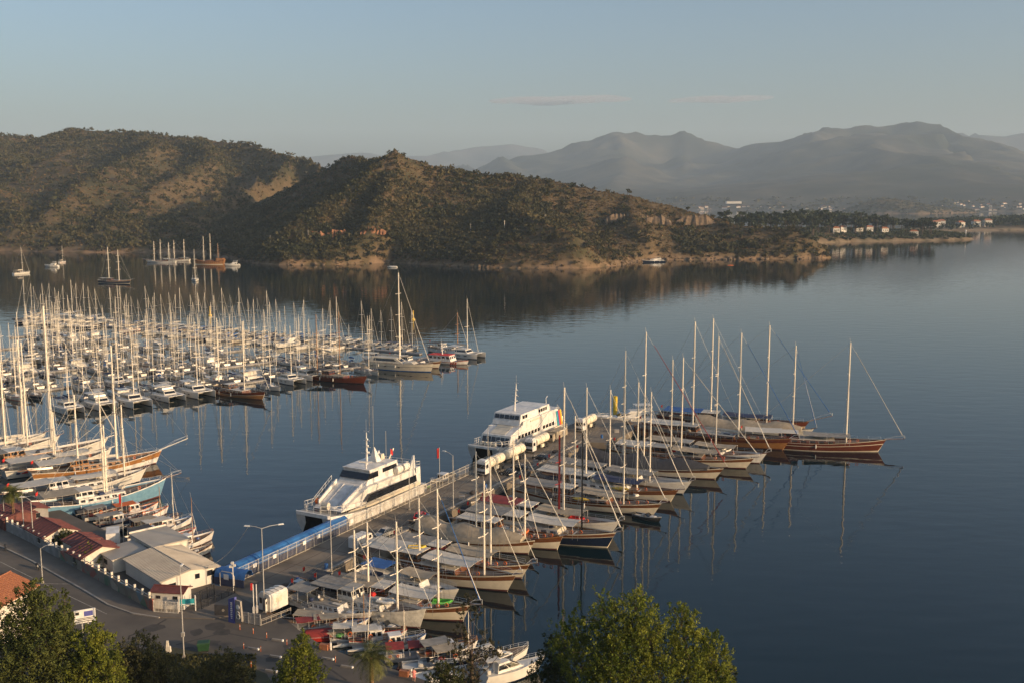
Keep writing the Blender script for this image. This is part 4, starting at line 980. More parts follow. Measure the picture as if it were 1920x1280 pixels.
def ferry_tall():
    L, B, F = 38.0, 10.5, 3.2
    o = empty('ferry', label='taller white passenger ferry with two rows of windows and rainbow stripes at its stern', cat='ferry')
    b = g(906, 868); a = R(PHDG + 180); o.location = (b.x - math.cos(a) * L / 2, b.y - math.sin(a) * L / 2, 0); o.rotation_euler = (0, 0, a)
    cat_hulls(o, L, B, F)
    lo = prism_y(MB(), [(13.2, F), (12.2, F + 2.6), (-16.5, F + 2.6), (-17.4, F)], 0, [4.1, 4.2, 4.9, 4.95]).build('lower_saloon', 'white_paint', o)
    for i in range(6):
        y0 = -3.9 + i * 1.3; MB().hexa([(13.0, y0 + .12, F + .9), (13.0, y0 + 1.18, F + .9), (12.45, y0 + 1.18, F + 2.15), (12.45, y0 + .12, F + 2.15)], [(13.06 - .2, y0 + .12, F + .9), (13.06 - .2, y0 + 1.18, F + .9), (12.38, y0 + 1.18, F + 2.15), (12.38, y0 + .12, F + 2.15)]).build('window', 'glass', lo)
    up = prism_y(MB(), [(12.3, F + 2.62), (6.0, F + 4.4), (6.0, F + 5.2), (-13.6, F + 5.2), (-14.4, F + 2.62)], 0, [4.0, 4.3, 4.3, 4.8, 4.9]).build('upper_saloon', 'white_paint', o)
    wh = prism_y(MB(), [(7.4, F + 4.2), (6.6, F + 5.9), (6.2, F + 7.0), (-9.8, F + 7.0), (-10.4, F + 5.21), (6.0, F + 5.21)], 0, [3.9, 3.9, 3.8, 4.0, 4.1, 4.0]).build('wheelhouse', 'white_paint', o)
    for i in range(5):
        y0 = -3.6 + i * 1.44; MB().hexa([(6.75, y0 + .1, F + 5.75), (6.75, y0 + 1.34, F + 5.75), (6.3, y0 + 1.3, F + 6.7), (6.3, y0 + .14, F + 6.7)], [(6.86, y0 + .1, F + 5.75), (6.86, y0 + 1.34, F + 5.75), (6.44, y0 + 1.3, F + 6.7), (6.44, y0 + .14, F + 6.7)]).build('window', 'glass', wh)
    for s_ in (1, -1):
        for i in range(11):
            x = 8.6 - i * 1.75 - (1.2 if i > 6 else 0); b_ = 4.2 + .7 * (12.2 - x) / 28.7
            MB().hexa([(x, s_ * (b_ - .1), F + 1.15), (x - 1.25, s_ * (b_ - .08), F + 1.15), (x - 1.35, s_ * (b_ - .08), F + 2.05), (x - .1, s_ * (b_ - .1), F + 2.05)], [(x, s_ * (b_ + .04), F + 1.15), (x - 1.25, s_ * (b_ + .06), F + 1.15), (x - 1.35, s_ * (b_ + .06), F + 2.05), (x - .1, s_ * (b_ + .04), F + 2.05)]).build('window', 'glass', lo)
        for x in (5.4, 3.9, -3.6, -4.9, -6.2, -7.5): MB().box((x - .4, s_ * 3.97, F + 6.2), (1.0, .18, .85)).build('window', 'glass', wh)
        MB().box((-1.2, s_ * 4.52, F + 4.6), (6.5, .10, .4)).build('shade_strip', 'cream_paint', up)
        for i, m in enumerate(('turquoise', 'canvas_blue', 'red_cloth', 'orange', 'yellow')):
            x = -12.2 - i * .62
            MB().hexa([(x - 1.2, s_ * 4.85, F + .3), (x - 1.78, s_ * 4.85, F + .3), (x - .58, s_ * 4.72, F + 4.6), (x, s_ * 4.72, F + 4.6)], [(x - 1.2, s_ * 5.0, F + .3), (x - 1.78, s_ * 5.0, F + .3), (x - .58, s_ * 4.98, F + 4.6), (x, s_ * 4.98, F + 4.6)]).build('rainbow_stripe', m, up)
        rail_line(o, [(18.3, s_ * 1.8, F + 1.15), (16.6, s_ * 3.9, F + 1.0), (11, s_ * 4.7, F + .4)], 1.1)
        rail_line(o, [(-13.8, s_ * 4.5, F + 5.2), (-17.0, s_ * 4.5, F + 2.7)], 1.0)
        MB().hexa([(14, s_ * 4.8, F + .15), (-18, s_ * 5.2, F + .15), (-18, s_ * 5.2, F + .5), (14, s_ * 4.75, F + .5)], [(14, s_ * 4.9, F + .15), (-18, s_ * 5.36, F + .15), (-18, s_ * 5.36, F + .5), (14, s_ * 4.88, F + .5)]).build('rubbing_strake', 'cream_paint', o)
    MB().hexa([(11.8, -2.2, F + 2.8), (7.0, -2.2, F + 4.14), (7.0, 2.2, F + 4.14), (11.8, 2.2, F + 2.8)], [(11.8, -2.2, F + 2.86), (7.0, -2.2, F + 4.22), (7.0, 2.2, F + 4.22), (11.8, 2.2, F + 2.86)]).build('front_panel', 'cream_paint', up)
    rail_line(o, [(18.4, -1.8, F + 1.15), (18.4, 1.8, F + 1.15)], 1.1)
    for y in (-1.8, -.6, .6, 1.8): MB().box((16.4, y, F + 1.3), (.9, .7, .8), taper=.8).build('deck_locker', 'cream_paint', o)
    mast_frame(o, 2.5, F + 7.0, 7.0, .14)
    MB().torus((18.2, 4.0, F + 2.0), .9, .08, 'x', 14, 5).build('hose_reel', 'alu', o)
    MB().tube([(-12, 2, F + 5.2), (-12, 2, F + 8.0), (-12.8, 2, F + 8.4)], .12, 6).build('davit', 'white_paint', o)
    MB().box((-14.6, 0, F + 5.0), (2.2, 7.5, .12)).build('aft_canopy', 'white_paint', o)
    for s_ in (1, -1): MB().tube([(-15.4, s_ * 3.4, F + 2.6), (-15.4, s_ * 3.4, F + 5.0)], .08, 5).build('post', 'white_paint', o)
ferry_tall()

# ------------------------------------------------------------------ right-hand fleet, stern-to on the pier, from the near end outwards
GR = 'wooden boats stern-to along the pier'
H0 = BH + 2
gulet('black hulled cabin motorboat with white upper works, nearest the white guard cabin', 'motorboat', (690, 1172), H0, 12.5, 4.2, 'black_white', (), GR, cabin='white_paint', roof='canvas_grey', wheelhouse=False, aft='canvas_grey', sprit=.9, sprit_m='alu', F=1.7, sb=.7, kind='cabin_boat', deck='grey_deck', flag_=True, buoys=0)
gulet('dark day boat with blue solar panels on its flat roof, beside the pier ramp', 'tour boat', (700, 1140), H0, 14, 4.6, 'darkwood', ((677, 1105, 980),), GR, roof='solar', wheelhouse=False, aft='canvas_dark', boom=False, furl=None, sprit=1.2, kind='tour_boat', buoys=1, tender=(-1, 0, 3.0, 90), tend_m='orange')
gulet('grey white wooden cruiser with a short upright wheelhouse, a black inflatable by its side', 'gulet', (787, 1177), H0, 17, 5.0, 'grey', ((749, 1137, 966),), GR, cabin='old_white', cab_m='old_white', aft='canvas_grey', boom=False, furl=None, sprit=1.0, sprit_m='alu', fore=None, buoys=0, F=2.0, tender=(4, 0, 3.1, 5), kind='wooden_cruiser')
open_boat('black inflatable dinghy with outboard floating beside the grey white cruiser', g(722, 1178), H0 - 8, 5.2, 'rubber', None, True, cat='dinghy', kind='inflatable_dinghy')
gulet('cream gulet with green and orange gear on its bow and a blue furled headsail', 'gulet', (868, 1164), H0, 19, 5.4, 'cream', ((834, 1124, 899), (720, 1090, 955)), GR, aft='canvas_tan', fore='canvas_white', furl='canvas_blue', cover='canvas_white', sprit=2.0, tender=(7.2, .8, 2.2, 20), tend_m='green_cover', boom=False, buoys=3)
gulet('sleek white motor yacht under a tan tarpaulin between two gulets', 'motor yacht', (850, 1124), H0, 15, 4.4, 'plain_white', (), GR, cabin='white_paint', cab_m='white_paint', aft='canvas_blue', wheelhouse=False, fore='canvas_tan', sprit=0, F=1.5, sb=.6, kind='motor_yacht', deck='gelcoat', buoys=0)
gulet('large cream gulet with a broad brown stripe and long white sun roof', 'gulet', (951, 1108), H0, 25, 6.4, 'cream', ((915, 1070, 889), (841, 1020, 902)), GR, roof='canvas_white', aft='canvas_white', fore='canvas_white', boom=False, furl=None, sprit=1.2, tender=(-4.5, 1.2, 4.0, 30), tend_m='yellow', F=1.9)
gulet('cream gulet with a peaked tan awning over its foredeck, behind the broad-striped gulet', 'gulet', (978, 1084), H0, 22, 5.8, 'cream', ((929, 1047, 843),), GR, aft='canvas_grey', fore='canvas_tan', boom=False, furl=None, sprit=1.4, buoys=3, tender=(-3, -1, 3.2, 10), tend_m='canvas_red')
gulet('gulet wholly wrapped in a sagging tan winter cover, bow of cream planks', 'gulet', (990, 1038), H0, 20, 5.6, 'cream', ((852, 1027, 857), (934, 1033, 830)), GR, tarp='canvas_tan', aft=None, boom=False, furl=None, sprit=.8, buoys=0, wheelhouse=False, flag_=False)
gulet('small low gulet with orange lifebuoys and a red brown rail, next to the black gulet', 'gulet', (1044, 1030), H0, 18, 5.2, 'brown', ((993, 995, 840),), GR, aft='canvas_white', fore=None, boom=False, furl='canvas_white', sprit=1.0, buoys=4, tender=(3.2, .6, 2.1, 80), tend_m='orange')
gulet('black hulled gulet with cream wheelhouse and a dark slender mast', 'gulet', (1138, 1026), H0, 25, 6.3, 'black', ((1098, 991, 800),), GR, cabin='white_paint', cab_m='cream_paint', roof='canvas_white', aft='canvas_grey', mast_m='black_paint', cover=None, boom=False, furl='canvas_white', sprit=1.2, F=1.9, buoys=2)
gulet('white gulet with a stout white mast, a red mast and red deck cushions', 'gulet', (1146, 1001), H0, 24, 5.8, 'plain_white', ((1067, 962, 715), (1072, 952, 797)), GR, cabin='white_paint', cab_m='white_paint', mast_m=('mast_white', 'red_paint'), mr=.26, cover='canvas_red', aft='canvas_red', furl='canvas_white', sprit=1.0, buoys=2, tender=(7, 0, 2.2, 0), tend_m='red_cloth')
open_boat('black rigid dinghy moored under the bow of the cream gulet with a yellow kayak', g(1212, 972), H0 - 12, 6, 'rubber', None, False, cat='dinghy', kind='inflatable_dinghy')
gulet('cream gulet with brown band and lifebuoys on its bow rail, a yellow kayak amidships', 'gulet', (1224, 966), H0, 26, 6.0, 'cream', ((1170, 940, 770), (1081, 925, 772)), GR, fore=None, aft='canvas_grey', roof='canvas_white', boom=False, furl='canvas_white', sprit=1.2, buoys=4, kayak=(0, .6))
gulet('white and brown gulet with slanted windscreens and yellow kayaks along its rail', 'gulet', (1256, 940), H0, 27, 6.2, 'brown', ((1186, 920, 714), (1109, 895, 717)), GR, cabin='white_paint', cab_m='white_paint', aft='canvas_white', furl='canvas_white', boom=False, sprit=1.4, buoys=2, kayak=(5, 5.6, 6.1), tender=(-3, 0, 3.4, 0), tend_m='fender_white')
gulet('broad all white gulet with a white slab stood on edge on deck', 'gulet', (1280, 926), H0, 28, 6.4, 'plain_white', ((1239, 885, 720), (1156, 880, 720)), GR, cabin='white_paint', cab_m='white_paint', roof='canvas_grey', aft='canvas_grey', fore=None, boom=False, furl=None, sprit=.8, buoys=0, deck='grey_deck', F=1.9)
gulet('gulet under a dark grey pitched tarpaulin with a brown bow strip', 'gulet', (1340, 898), H0, 29, 6.6, 'cream', ((1251, 835, 602), (1189, 850, 645), (1209, 835, 680)), GR, tarp='canvas_dark', aft=None, wheelhouse=False, furl='canvas_red', boom=False, sprit=.9, buoys=0, flag_=True)
gulet('cream gulet with brown rail lying against the dark tarpaulin gulet', 'gulet', (1398, 878), H0, 28, 6.2, 'cream', ((1287, 842, 660), (1266, 842, 665)), GR, aft='canvas_white', boom=False, furl='canvas_white', sprit=1.2, buoys=2)
gulet('white gulet with a jumble of white dinghies on its foredeck', 'gulet', (1424, 868), H0, 25, 5.8, 'white', ((1352, 836, 622), (1345, 842, 630)), GR, cabin='white_paint', aft='canvas_tan', boom=False, furl='canvas_white', sprit=1.0, tender=(6.5, .5, 2.4, 70), buoys=1)
gulet('long golden brown gulet with gilded sheer line', 'gulet', (1466, 843), H0, 33, 7.0, 'gold', ((1386, 816, 620), (1298, 808, 600)), GR, aft='canvas_white', boom=True, furl='canvas_blue', sprit=2.0, F=2.0, mr=.24)
gulet('dark wooden gulet with blue covers on its booms and a long rising bowsprit', 'gulet', (1500, 812), H0 + 6, 33, 7.0, 'darkwood', ((1439, 787, 605), (1331, 784, 595)), GR, cover='canvas_blue', furl='canvas_blue', sprit=6.0, sprit_m='gold_varnish', sprit_up=2.2, F=2.2, mr=.24, aft='canvas_blue')
gulet('tan covered gulet lying between the golden gulet and the mahogany one', 'gulet', (1512, 822), H0, 26, 6.0, 'grey', ((1503, 797, 638),), GR, tarp='canvas_tan', aft=None, wheelhouse=False, boom=False, furl='canvas_blue', sprit=.8, buoys=0, mr=.22, flag_=False)
gulet('mahogany gulet with white lines along its hull, outermost of the pier fleet', 'gulet', (1645, 846), BH + 13, 29, 6.6, 'mahogany', ((1583, 816, 632),), GR, aft='canvas_white', cabin='mahogany', boom=True, furl='canvas_white', sprit=4.4, sprit_m='mahogany', sprit_up=.5, F=2.0, mr=.24)

sk = [(4, 13.5, 'rubber', None, 'black inflatable dinghy at the pier wall behind the solar roofed day boat'), (12, 12.6, 'white_paint', 'canvas_grey', 'skiff under a grey cover at the pier wall, first beyond the low barrier'), (20, 13.0, 'navy', 'canvas_tan', 'navy skiff under a tan cover at the pier wall level with the white van'),
      (33, 13, 'white_paint', 'canvas_blue', 'skiff under a blue cover at the pier wall, below the red car'), (41, 12.8, 'white_paint', None, 'open white skiff at the pier wall near the red car'), (55, 13, 'rubber', 'canvas_dark', 'dark covered tender at the pier wall, third past the red car'), (62, 12.6, 'red_paint', 'canvas_red', 'tender under a red cover at the pier wall short of the road tanker'),
      (78, 13, 'white_paint', 'canvas_grey', 'grey covered tender at the pier wall opposite the road tanker'), (90, 12.8, 'navy', None, 'open navy skiff at the pier wall by the dark parked cars'), (101, 13, 'white_paint', 'canvas_tan', 'tan covered tender at the pier wall past the dark cars'), (112, 13, 'rubber', None, 'black inflatable at the pier wall near the tipper lorry')]
for u, n_, hm, cv, lb in sk: open_boat(lb, pier(u, n_ + .6), BH + rnd.uniform(-12, 12), rnd.uniform(5, 6.5), hm, cv, cv is None, 'tenders along the pier wall', cat='dinghy', kind='tender_boat')
# ------------------------------------------------------------------ marina at the left
ORD = 'first second third fourth fifth sixth seventh eighth ninth tenth eleventh twelfth thirteenth fourteenth fifteenth sixteenth seventeenth eighteenth nineteenth twentieth twenty-first twenty-second twenty-third twenty-fourth twenty-fifth twenty-sixth twenty-seventh twenty-eighth twenty-ninth thirtieth'.split()
KINDS_ = [
    ('white sloop, navy sail cover', sloop_proto('x', 12.5, 'gelcoat', 'navy', 'canvas_navy', 'canvas_navy', 17.5)),
    ('white sloop, white sail cover', sloop_proto('x', 13.5, 'gelcoat', 'gelcoat', 'canvas_white', 'canvas_tan', 19.0, furl='canvas_white')),
    ('small white sloop, blue hood', sloop_proto('x', 10.5, 'gelcoat', 'canvas_blue', 'canvas_blue', 'canvas_blue', 14.0, bim=False)),
    ('navy hulled sloop', sloop_proto('x', 14.0, 'navy', 'gelcoat', 'canvas_white', 'canvas_grey', 20.0, arch=True)),
    ('cream sloop, grey hood', sloop_proto('x', 11.5, 'cream_paint', 'mahogany', 'canvas_grey', 'canvas_grey', 16.0)),
    ('white sloop, red stripe', sloop_proto('x', 12.0, 'gelcoat', 'red_paint', 'canvas_tan', 'canvas_tan', 16.5, furl='canvas_tan')),
    ('white catamaran', cat_proto('x', 13.5, 7.4)),
    ('white catamaran, navy sail cover', cat_proto('x', 12.5, 6.9, 'canvas_navy', 'canvas_navy', 17.5)),
    ('white motor yacht', motor_proto('x', 13.5)),
    ('navy motor yacht, white upper works', motor_proto('x', 17, 'navy', 'black_paint', True, 'canvas_navy')),
]
first_used = set()
def put(ki, loc, hdg, label, group, sc=1.0):
    pr = KINDS_[ki][1]
    if ki in first_used: o = dup(pr)
    else: o = pr; first_used.add(ki)
    o.location = (loc.x, loc.y, 0); o.rotation_euler = (0, 0, R(hdg)); o.scale = (sc, sc, sc * rnd.uniform(.97, 1.05))
    o['label'] = label; o['group'] = group
    return o
LEN = [12.5, 13.5, 10.5, 14, 11.5, 12, 13.5, 12.5, 13.5, 17]; WID = [4.4, 4.7, 3.8, 4.9, 4.1, 4.3, 8.0, 7.5, 4.8, 5.8]
RE = Vector((0.725, 0.689, 0)); RM = Vector((0.689, -0.725, 0)); RA = Vector((-114, 312, 0)); MH = math.degrees(math.atan2(RM.y, RM.x))
def rowpt(s_, d): return RA + RE * s_ - RM * d
rows = [  # (distance of the pontoon side from the outer face, out or in, row name, start, end)
    (19.5, -1, 'inner side of outer pontoon', -16, 150), (52, 1, 'outer side of second pontoon', -46, 150), (54.5, -1, 'inner side of second pontoon', -46, 150),
    (88, 1, 'outer side of third pontoon', -44, 150), (90.5, -1, 'inner side of third pontoon', -20, 150), (125, 1, 'outer side of fourth pontoon', -10, 150), (127.5, -1, 'inner side of fourth pontoon', 0, 150),
    (162, 1, 'outer side of fifth pontoon', 10, 150), (164.5, -1, 'inner side of fifth pontoon', 20, 150), (198, 1, 'outer side of sixth pontoon', 30, 150)]
PONT = []
for (d, sg, nm, s0, s1) in rows:
    s_ = s0; k = 0
    if sg > 0: PONT.append((rowpt(s0 - 6, d + 1.25), rowpt(s0 + max(20, min(128, (lambda f0, f1: (-36 - f0) / max(f1, .01))((rowpt(s0, d) - Vector((-36, 431, 0))).dot(Vector((0.48, 0.876, 0))), RE.dot(Vector((0.48, 0.876, 0)))))), d + 1.25), nm.split(' of ')[1]))
    while s_ < s1 and k < 30:
        ki = rnd.choices(range(10), (5, 6, 3, 2, 4, 3, 2.0, 1.2, 1.0, .35))[0]
        wd = WID[ki] + .9; s_ += wd / 2; L = LEN[ki]
        p = rowpt(s_, d) + RM * sg * (L / 2 + .7)
        x, y = pxl(p)
        if x > -70 and y < 832 and (p - Vector((-36, 431, 0))).dot(Vector((0.48, 0.876, 0))) < -33 and rnd.random() < .76:
            put(ki, p, (MH if sg > 0 else MH + 180) + rnd.uniform(-2.5, 2.5), f'{KINDS_[ki][0]}, {ORD[k]} from near end, {nm}', 'boats on the ' + nm, rnd.uniform(.78, 1.12)); k += 1
        s_ += wd / 2
PONT.insert(0, (rowpt(-4, 18.4), rowpt(140, 18.4), 'outer pontoon'))
# the long far row, at right angles, closing the marina
FA = Vector((-36, 431, 0)); FE = Vector((-0.876, 0.48, 0)); FH = math.degrees(math.atan2(-FE.x, FE.y))  # bows towards the open water
s_ = 6; k = 0
FUP = Vector((0.48, 0.876, 0))
PONT.append((FA + FE * -2 + FUP * -8, FA + FE * 262 + FUP * -8, 'far pontoon'))
far_seq = [9, 1, 0, 3, 1, 8]
while s_ < 258 and k < 50:
    ki = 9 if k == 9 else rnd.choices(range(10), (4, 7, 1, 3, 2, 2, 1, 1, 1.3, .4))[0]
    wd = WID[ki] + 1.0; s_ += wd / 2; p = FA + FE * s_ + FUP * 0.5
    x, y = pxl(p)
    if x > -60:
        tw = 'twenty thirty forty'.split(); nn = ORD[k] if k < 30 else 'thirty-' + ORD[k - 30] if k < 39 else 'forty-' + ORD[max(k - 40, 0)]
        put(ki, p, math.degrees(math.atan2(FUP.y, FUP.x)) + rnd.uniform(-3, 3), f'{KINDS_[ki][0]}, {nn} from open end of far pontoon', 'boats on the far pontoon', rnd.uniform(.8, 1.12)); k += 1
    s_ += wd / 2
s_ = 30; k = 0
while s_ < 240 and k < 30:
    ki = rnd.choices(range(10), (5, 5, 3, 2, 4, 3, .8, .6, 1, .2))[0]; wd = WID[ki] + .6; s_ += wd / 2; p = FA + FE * s_ - FUP * (9.5 + LEN[ki] / 2)
    x, y = pxl(p)
    if x > -60 and rnd.random() < .55: put(ki, p, math.degrees(math.atan2(-FUP.y, -FUP.x)), f'{KINDS_[ki][0]}, {ORD[k]} from open end, near side of far pontoon', 'boats inside the far pontoon'); k += 1
    s_ += wd / 2
for a, b, nm in PONT:
    mb = MB(); c = (a + b) / 2; L = (b - a).length; ang = math.atan2(b.y - a.y, b.x - a.x)
    o = mb.box((0, 0, .25), (L, 2.2, .7)).build('pontoon', 'stone_grey'); o.location = (c.x, c.y, 0); o.rotation_euler = (0, 0, ang)
    tag(o, f'long grey floating walkway between moored yachts, the {nm}', 'pontoon', 'floating pontoons')
# the outer face, boat by boat as the photo shows it
GF = 'boats along the outer face of the marina'
def atbow(ki, px, py, label, hd=MH, sc=1.0):
    b = g(px, py); a = R(hd); L = LEN[ki] * sc; put(ki, Vector((b.x - math.cos(a) * L / 2, b.y - math.sin(a) * L / 2, 0)), hd, label, GF, sc)
atbow(7, 143, 776, 'white catamaran at the near corner of the marina, navy sail cover')
pc = cat_proto('white power catamaran with flybridge, no mast, second of the outer face from the quay', 14.5, 7.6, mast=False, fly=True)
def setbow(o, px, py, hd, L, grp=GF):
    b = g(px, py); a = R(hd); o.location = (b.x - math.cos(a) * L / 2, b.y - math.sin(a) * L / 2, 0); o.rotation_euler = (0, 0, a); o['group'] = grp
setbow(pc, 205, 768, MH, 14.5)
atbow(6, 268, 764, 'white sailing catamaran just left of the two-tier power catamaran', MH, 1.1)
pc2 = dup(pc, label='white two-tier power catamaran between two sailing catamarans'); setbow(pc2, 333, 753, MH, 14.5)
atbow(6, 388, 746, 'white sailing catamaran beside the dark wooden gulet with three masts', MH, 1.1)
gulet('dark wooden ketch with a cream waterline and pale bow, among the white catamarans', 'gulet', (492, 749), MH + 10, 25, 6.2, 'darkwood', ((460, 732, 600), (418, 710, 590), (440, 718, 590)), GF, aft='canvas_dark', boom=False, furl='canvas_white', sprit=2.4, buoys=0, mr=.18)
atbow(0, 524, 733, 'white sloop squeezed between the dark ketch and the paired catamarans', MH + 4)
atbow(7, 562, 721, 'left of two white catamarans side by side, left of the dark red gulet', MH)
atbow(6, 598, 713, 'right of two white catamarans side by side, left of the dark red gulet', MH)
gulet('dark red gulet with two bare brown masts on the outer face of the marina', 'gulet', (682, 719), MH + 18, 24, 6.0, 'darkred', ((655, 700, 580), (612, 696, 585)), GF, aft='canvas_dark', cabin='mahogany', mast_m='mast_wood', boom=False, furl=None, sprit=1.8, buoys=2, mr=.16)
atbow(1, 708, 703, 'white sloop with its bow showing just right of the dark red gulet', MH)
def motorsailer():
    o = empty('motor_sailer', label='very large cream motor sailer with tall white mast and wide dark saloon window', cat='motor sailer', group=GF); L = 30
    setbow(o, 808, 697, MH + 22, L); H = Hull(L, 7.0, 2.6, sb=.6, ss=.0, rake=1.2, tw=.85, srake=-.8, full=2.4)
    H.build(o, ((1, .95, 'cream_paint'), (.95, .62, 'cream_paint'), (.62, .58, 'navy'), (.58, .10, 'cream_paint'), (.10, 0, 'canvas_blue')), 'teak', bul=.1)
    c, bt, tp = house(o, H, -11, 4, 5.0, 2.6, 1.9, 'cream_paint', 'saloon', 3.2, 1.2, .85, None, 0, .8); panes(c, bt, tp, .35, .85, (1, 1, 1), 1, 1, gap=.12)
    house(o, H, 4.4, 9, 3.6, 2.6, .8, 'cream_paint', 'coachroof', 1.5, 0, .9)
    mast, top = rig(o, 1.5, 3.8, 33, .26, 'mast_white', (.27, .52, .76), 2.2, 10, 'canvas_white', [(14.6, 0, 3.4), (-14.8, 0, 2.9)], 3.1); furled(o, top, (14.4, 0, 3.5), 'canvas_white', .16, .95)
    for x in (-9, -3, 3): MB().box((x, -3.42, 1.5), (.9, .25, .35)).build('hull_window', 'glass', o)
    rails(o, H, .04, .98, .8, 12); awning(o, -13.5, -9, 4.6, 5.6, 'cream_paint', 0, posts=2.6); fenders(o, H, (.3, .55), -1)
motorsailer()
gulet('white gulet with a blue folded sail, tucked behind the very large motor sailer', 'gulet', (822, 690), MH + 20, 22, 5.6, 'cream', ((800, 662, 600),), GF, cover='canvas_blue', cabin='white_paint', cab_m='white_paint', sprit=1.0, furl=None, buoys=0)
def patrol():
    o = fishing_boat('patrol boat with red wheelhouse roof and red slanting bars on its orange topped hull', (0, 0), 0, 20, ('white_paint', 'orange'), False, 0, cat='patrol boat', kind='patrol_boat', group=GF)
    setbow(o, 876, 683, MH + 22, 20); c, bt, tp = house(o, None, -6, 4, 5.0, .9, 2.4, 'white_paint', 'deckhouse', .8, 0, .92, 'red_cloth', .2); panes(c, bt, tp, .45, .85, (1, 1, 1), 5, 3)
    for i in range(3): MB().hexa([(4 + i * .9, -3.1 + .18 * i, .15), (4.5 + i * .9, -3.05 + .18 * i, .15), (5.0 + i * .9, -3.2 + .18 * i, 1.0), (4.5 + i * .9, -3.3 + .18 * i, 1.0)], [(4 + i * .9, -3.3 + .18 * i, .15), (4.5 + i * .9, -3.25 + .18 * i, .15), (5.0 + i * .9, -3.5 + .18 * i, 1.0), (4.5 + i * .9, -3.55 + .18 * i, 1.0)]).build('hull_stripe', 'red_paint', o)
    mast_frame(o, -1, 3.3, 4.5, .1)
patrol()
atbow(6, 902, 672, 'white catamaran at the outermost corner of the marina, dark canopy above its mast foot', MH + 15, 1.15)
gulet('brown masted sailing boat behind the outermost catamaran', 'gulet', (872, 664), MH + 15, 18, 5, 'white', ((854, 655, 585),), GF, mast_m='mast_wood', cabin='white_paint', aft='canvas_dark', boom=False, furl='canvas_white', sprit=.8, buoys=0)

# ------------------------------------------------------------------ boats along the left quay, bows up-right
GQ = 'boats stern-to along the left quay'; QH = 44
def sgl(label, bow, L, B, bands, masts, **kw):
    a = dict(kind='gulet', buoys=1, sprit=1.0, F=1.6); a.update(kw); return gulet(label, 'gulet', bow, a.pop('hdg', QH), L, B, bands, masts, GQ, **a)
sgl('white gulet with two tall masts, cut by the left edge of the picture', (75, 832), 30, 6.6, 'plain_white', ((6, 842, 600), (39, 820, 632)), cabin='varnish', aft='canvas_tan', furl=None, mr=.24)
sgl('white gulet with varnished deckhouse, second from the left edge along the quay', (100, 838), 32, 6.8, 'plain_white', ((28, 847, 615), (61, 836, 640)), cabin='gold_varnish', aft='canvas_white', furl=None, mr=.24)
sgl('long white sailing yacht with the tallest and thickest mast of the quay', (190, 842), 34, 7.0, 'plain_white', ((115, 851, 574),), cabin='gold_varnish', aft='canvas_grey', furl='canvas_white', mr=.33, sprit=2.4, sprit_m='mast_white')
sgl('white ketch with a short mast just right of the tallest mast', (200, 862), 24, 6, 'plain_white', ((101, 862, 766), (166, 896, 738)), cabin='white_paint', cab_m='white_paint', fore='canvas_white', furl=None, boom=False, sprit=1.6, sprit_m='mast_white')
sgl('gulet with honey coloured planks, white rail and long white bowsprit', (292, 868), 28, 6.6, 'varnish_white', ((212, 856, 640), (187, 906, 760)), cabin='gold_varnish', sprit=6.5, sprit_m='mast_white', sprit_up=2.0, furl=None, mr=.24, F=1.9, hdg=QH - 8)
sgl('long low white boat with a white awning over its whole deck', (262, 902), 28, 6.0, 'plain_white', ((245, 896, 757),), fore='canvas_white', aft='canvas_white', cabin='white_paint', cab_m='white_paint', furl=None, boom=False, buoys=0, hdg=QH - 4)
sgl('light blue wooden trawler with white and brown wheelhouse', (300, 930), 25, 6.4, 'blue', ((225, 946, 748), (231, 946, 808)), cabin='white_paint', cab_m='white_paint', roof='white_paint', aft='canvas_tan', fore=None, furl=None, boom=True, cover=None, sprit=3.4, F=2.4, sb=1.6, hdg=QH - 6, kind='wooden_trawler', mast_m='mast_white')
QD = Vector((0.73, -0.69, 0))
def quay(px, py, z=0): return g(px, py, z)
small = [
    ('white fishing boat with an orange frame over its deck, below the blue trawler', (252, 962), 9, ('white_paint', 'orange'), True, 0, 'orange_cloth'),
    ('white fishing boat with an orange foredeck, right of the orange framed one', (276, 970), 8, ('white_paint', 'orange'), False, 0, None),
    ('grey workboat heaped with a bright green net, below the blue trawler', (196, 968), 8.5, ('old_white', 'varnish'), False, 0, 'canvas_grey'),
    ('dark fishing boat with a grey canopy, deep in the quay clutter', (222, 982), 9, ('navy', 'varnish'), True, 0, 'canvas_grey'),
    ('white sailing skiff with a bare pale mast, upper of the pair at the quay tip', (288, 990), 9.5, ('white_paint', 'varnish'), True, 7.6, 'canvas_tan'),
    ('white fishing boat with the taller wooden mast at the quay tip', (312, 992), 10, ('white_paint', 'canvas_blue'), True, 10.5, 'canvas_white'),
    ('white boat with dark canvas hood among the quay tip boats', (282, 1008), 9, ('white_paint', 'white_paint'), True, 0, 'canvas_dark'),
    ('boat with brown deck and a cluster of red floats at the quay tip', (318, 1014), 9.5, ('white_paint', 'red_paint'), False, 0, None),
    ('white fishing boat with slanting spars, outermost of the left quay', (346, 1024), 11, ('white_paint', 'white_paint'), True, 8.5, None),
    ('pale grey fishing boat with a raked bow nearest the corrugated shed', (344, 1046), 10, ('old_white', 'varnish'), True, 0, 'canvas_white'),
    ('small open white boat against the quay wall by the shed', (318, 1040), 7.5, ('white_paint', 'varnish'), False, 0, 'canvas_red'),
]
for i, (lb, (px, py), L, hm, cab, mh, can) in enumerate(small):
    fishing_boat(lb, g(px, py), QH - 6 + (i % 3) * 3, L, hm, cab, mh, 'alu' if i % 2 else 'mast_wood', 'small boats at the left quay', can, seed=i)
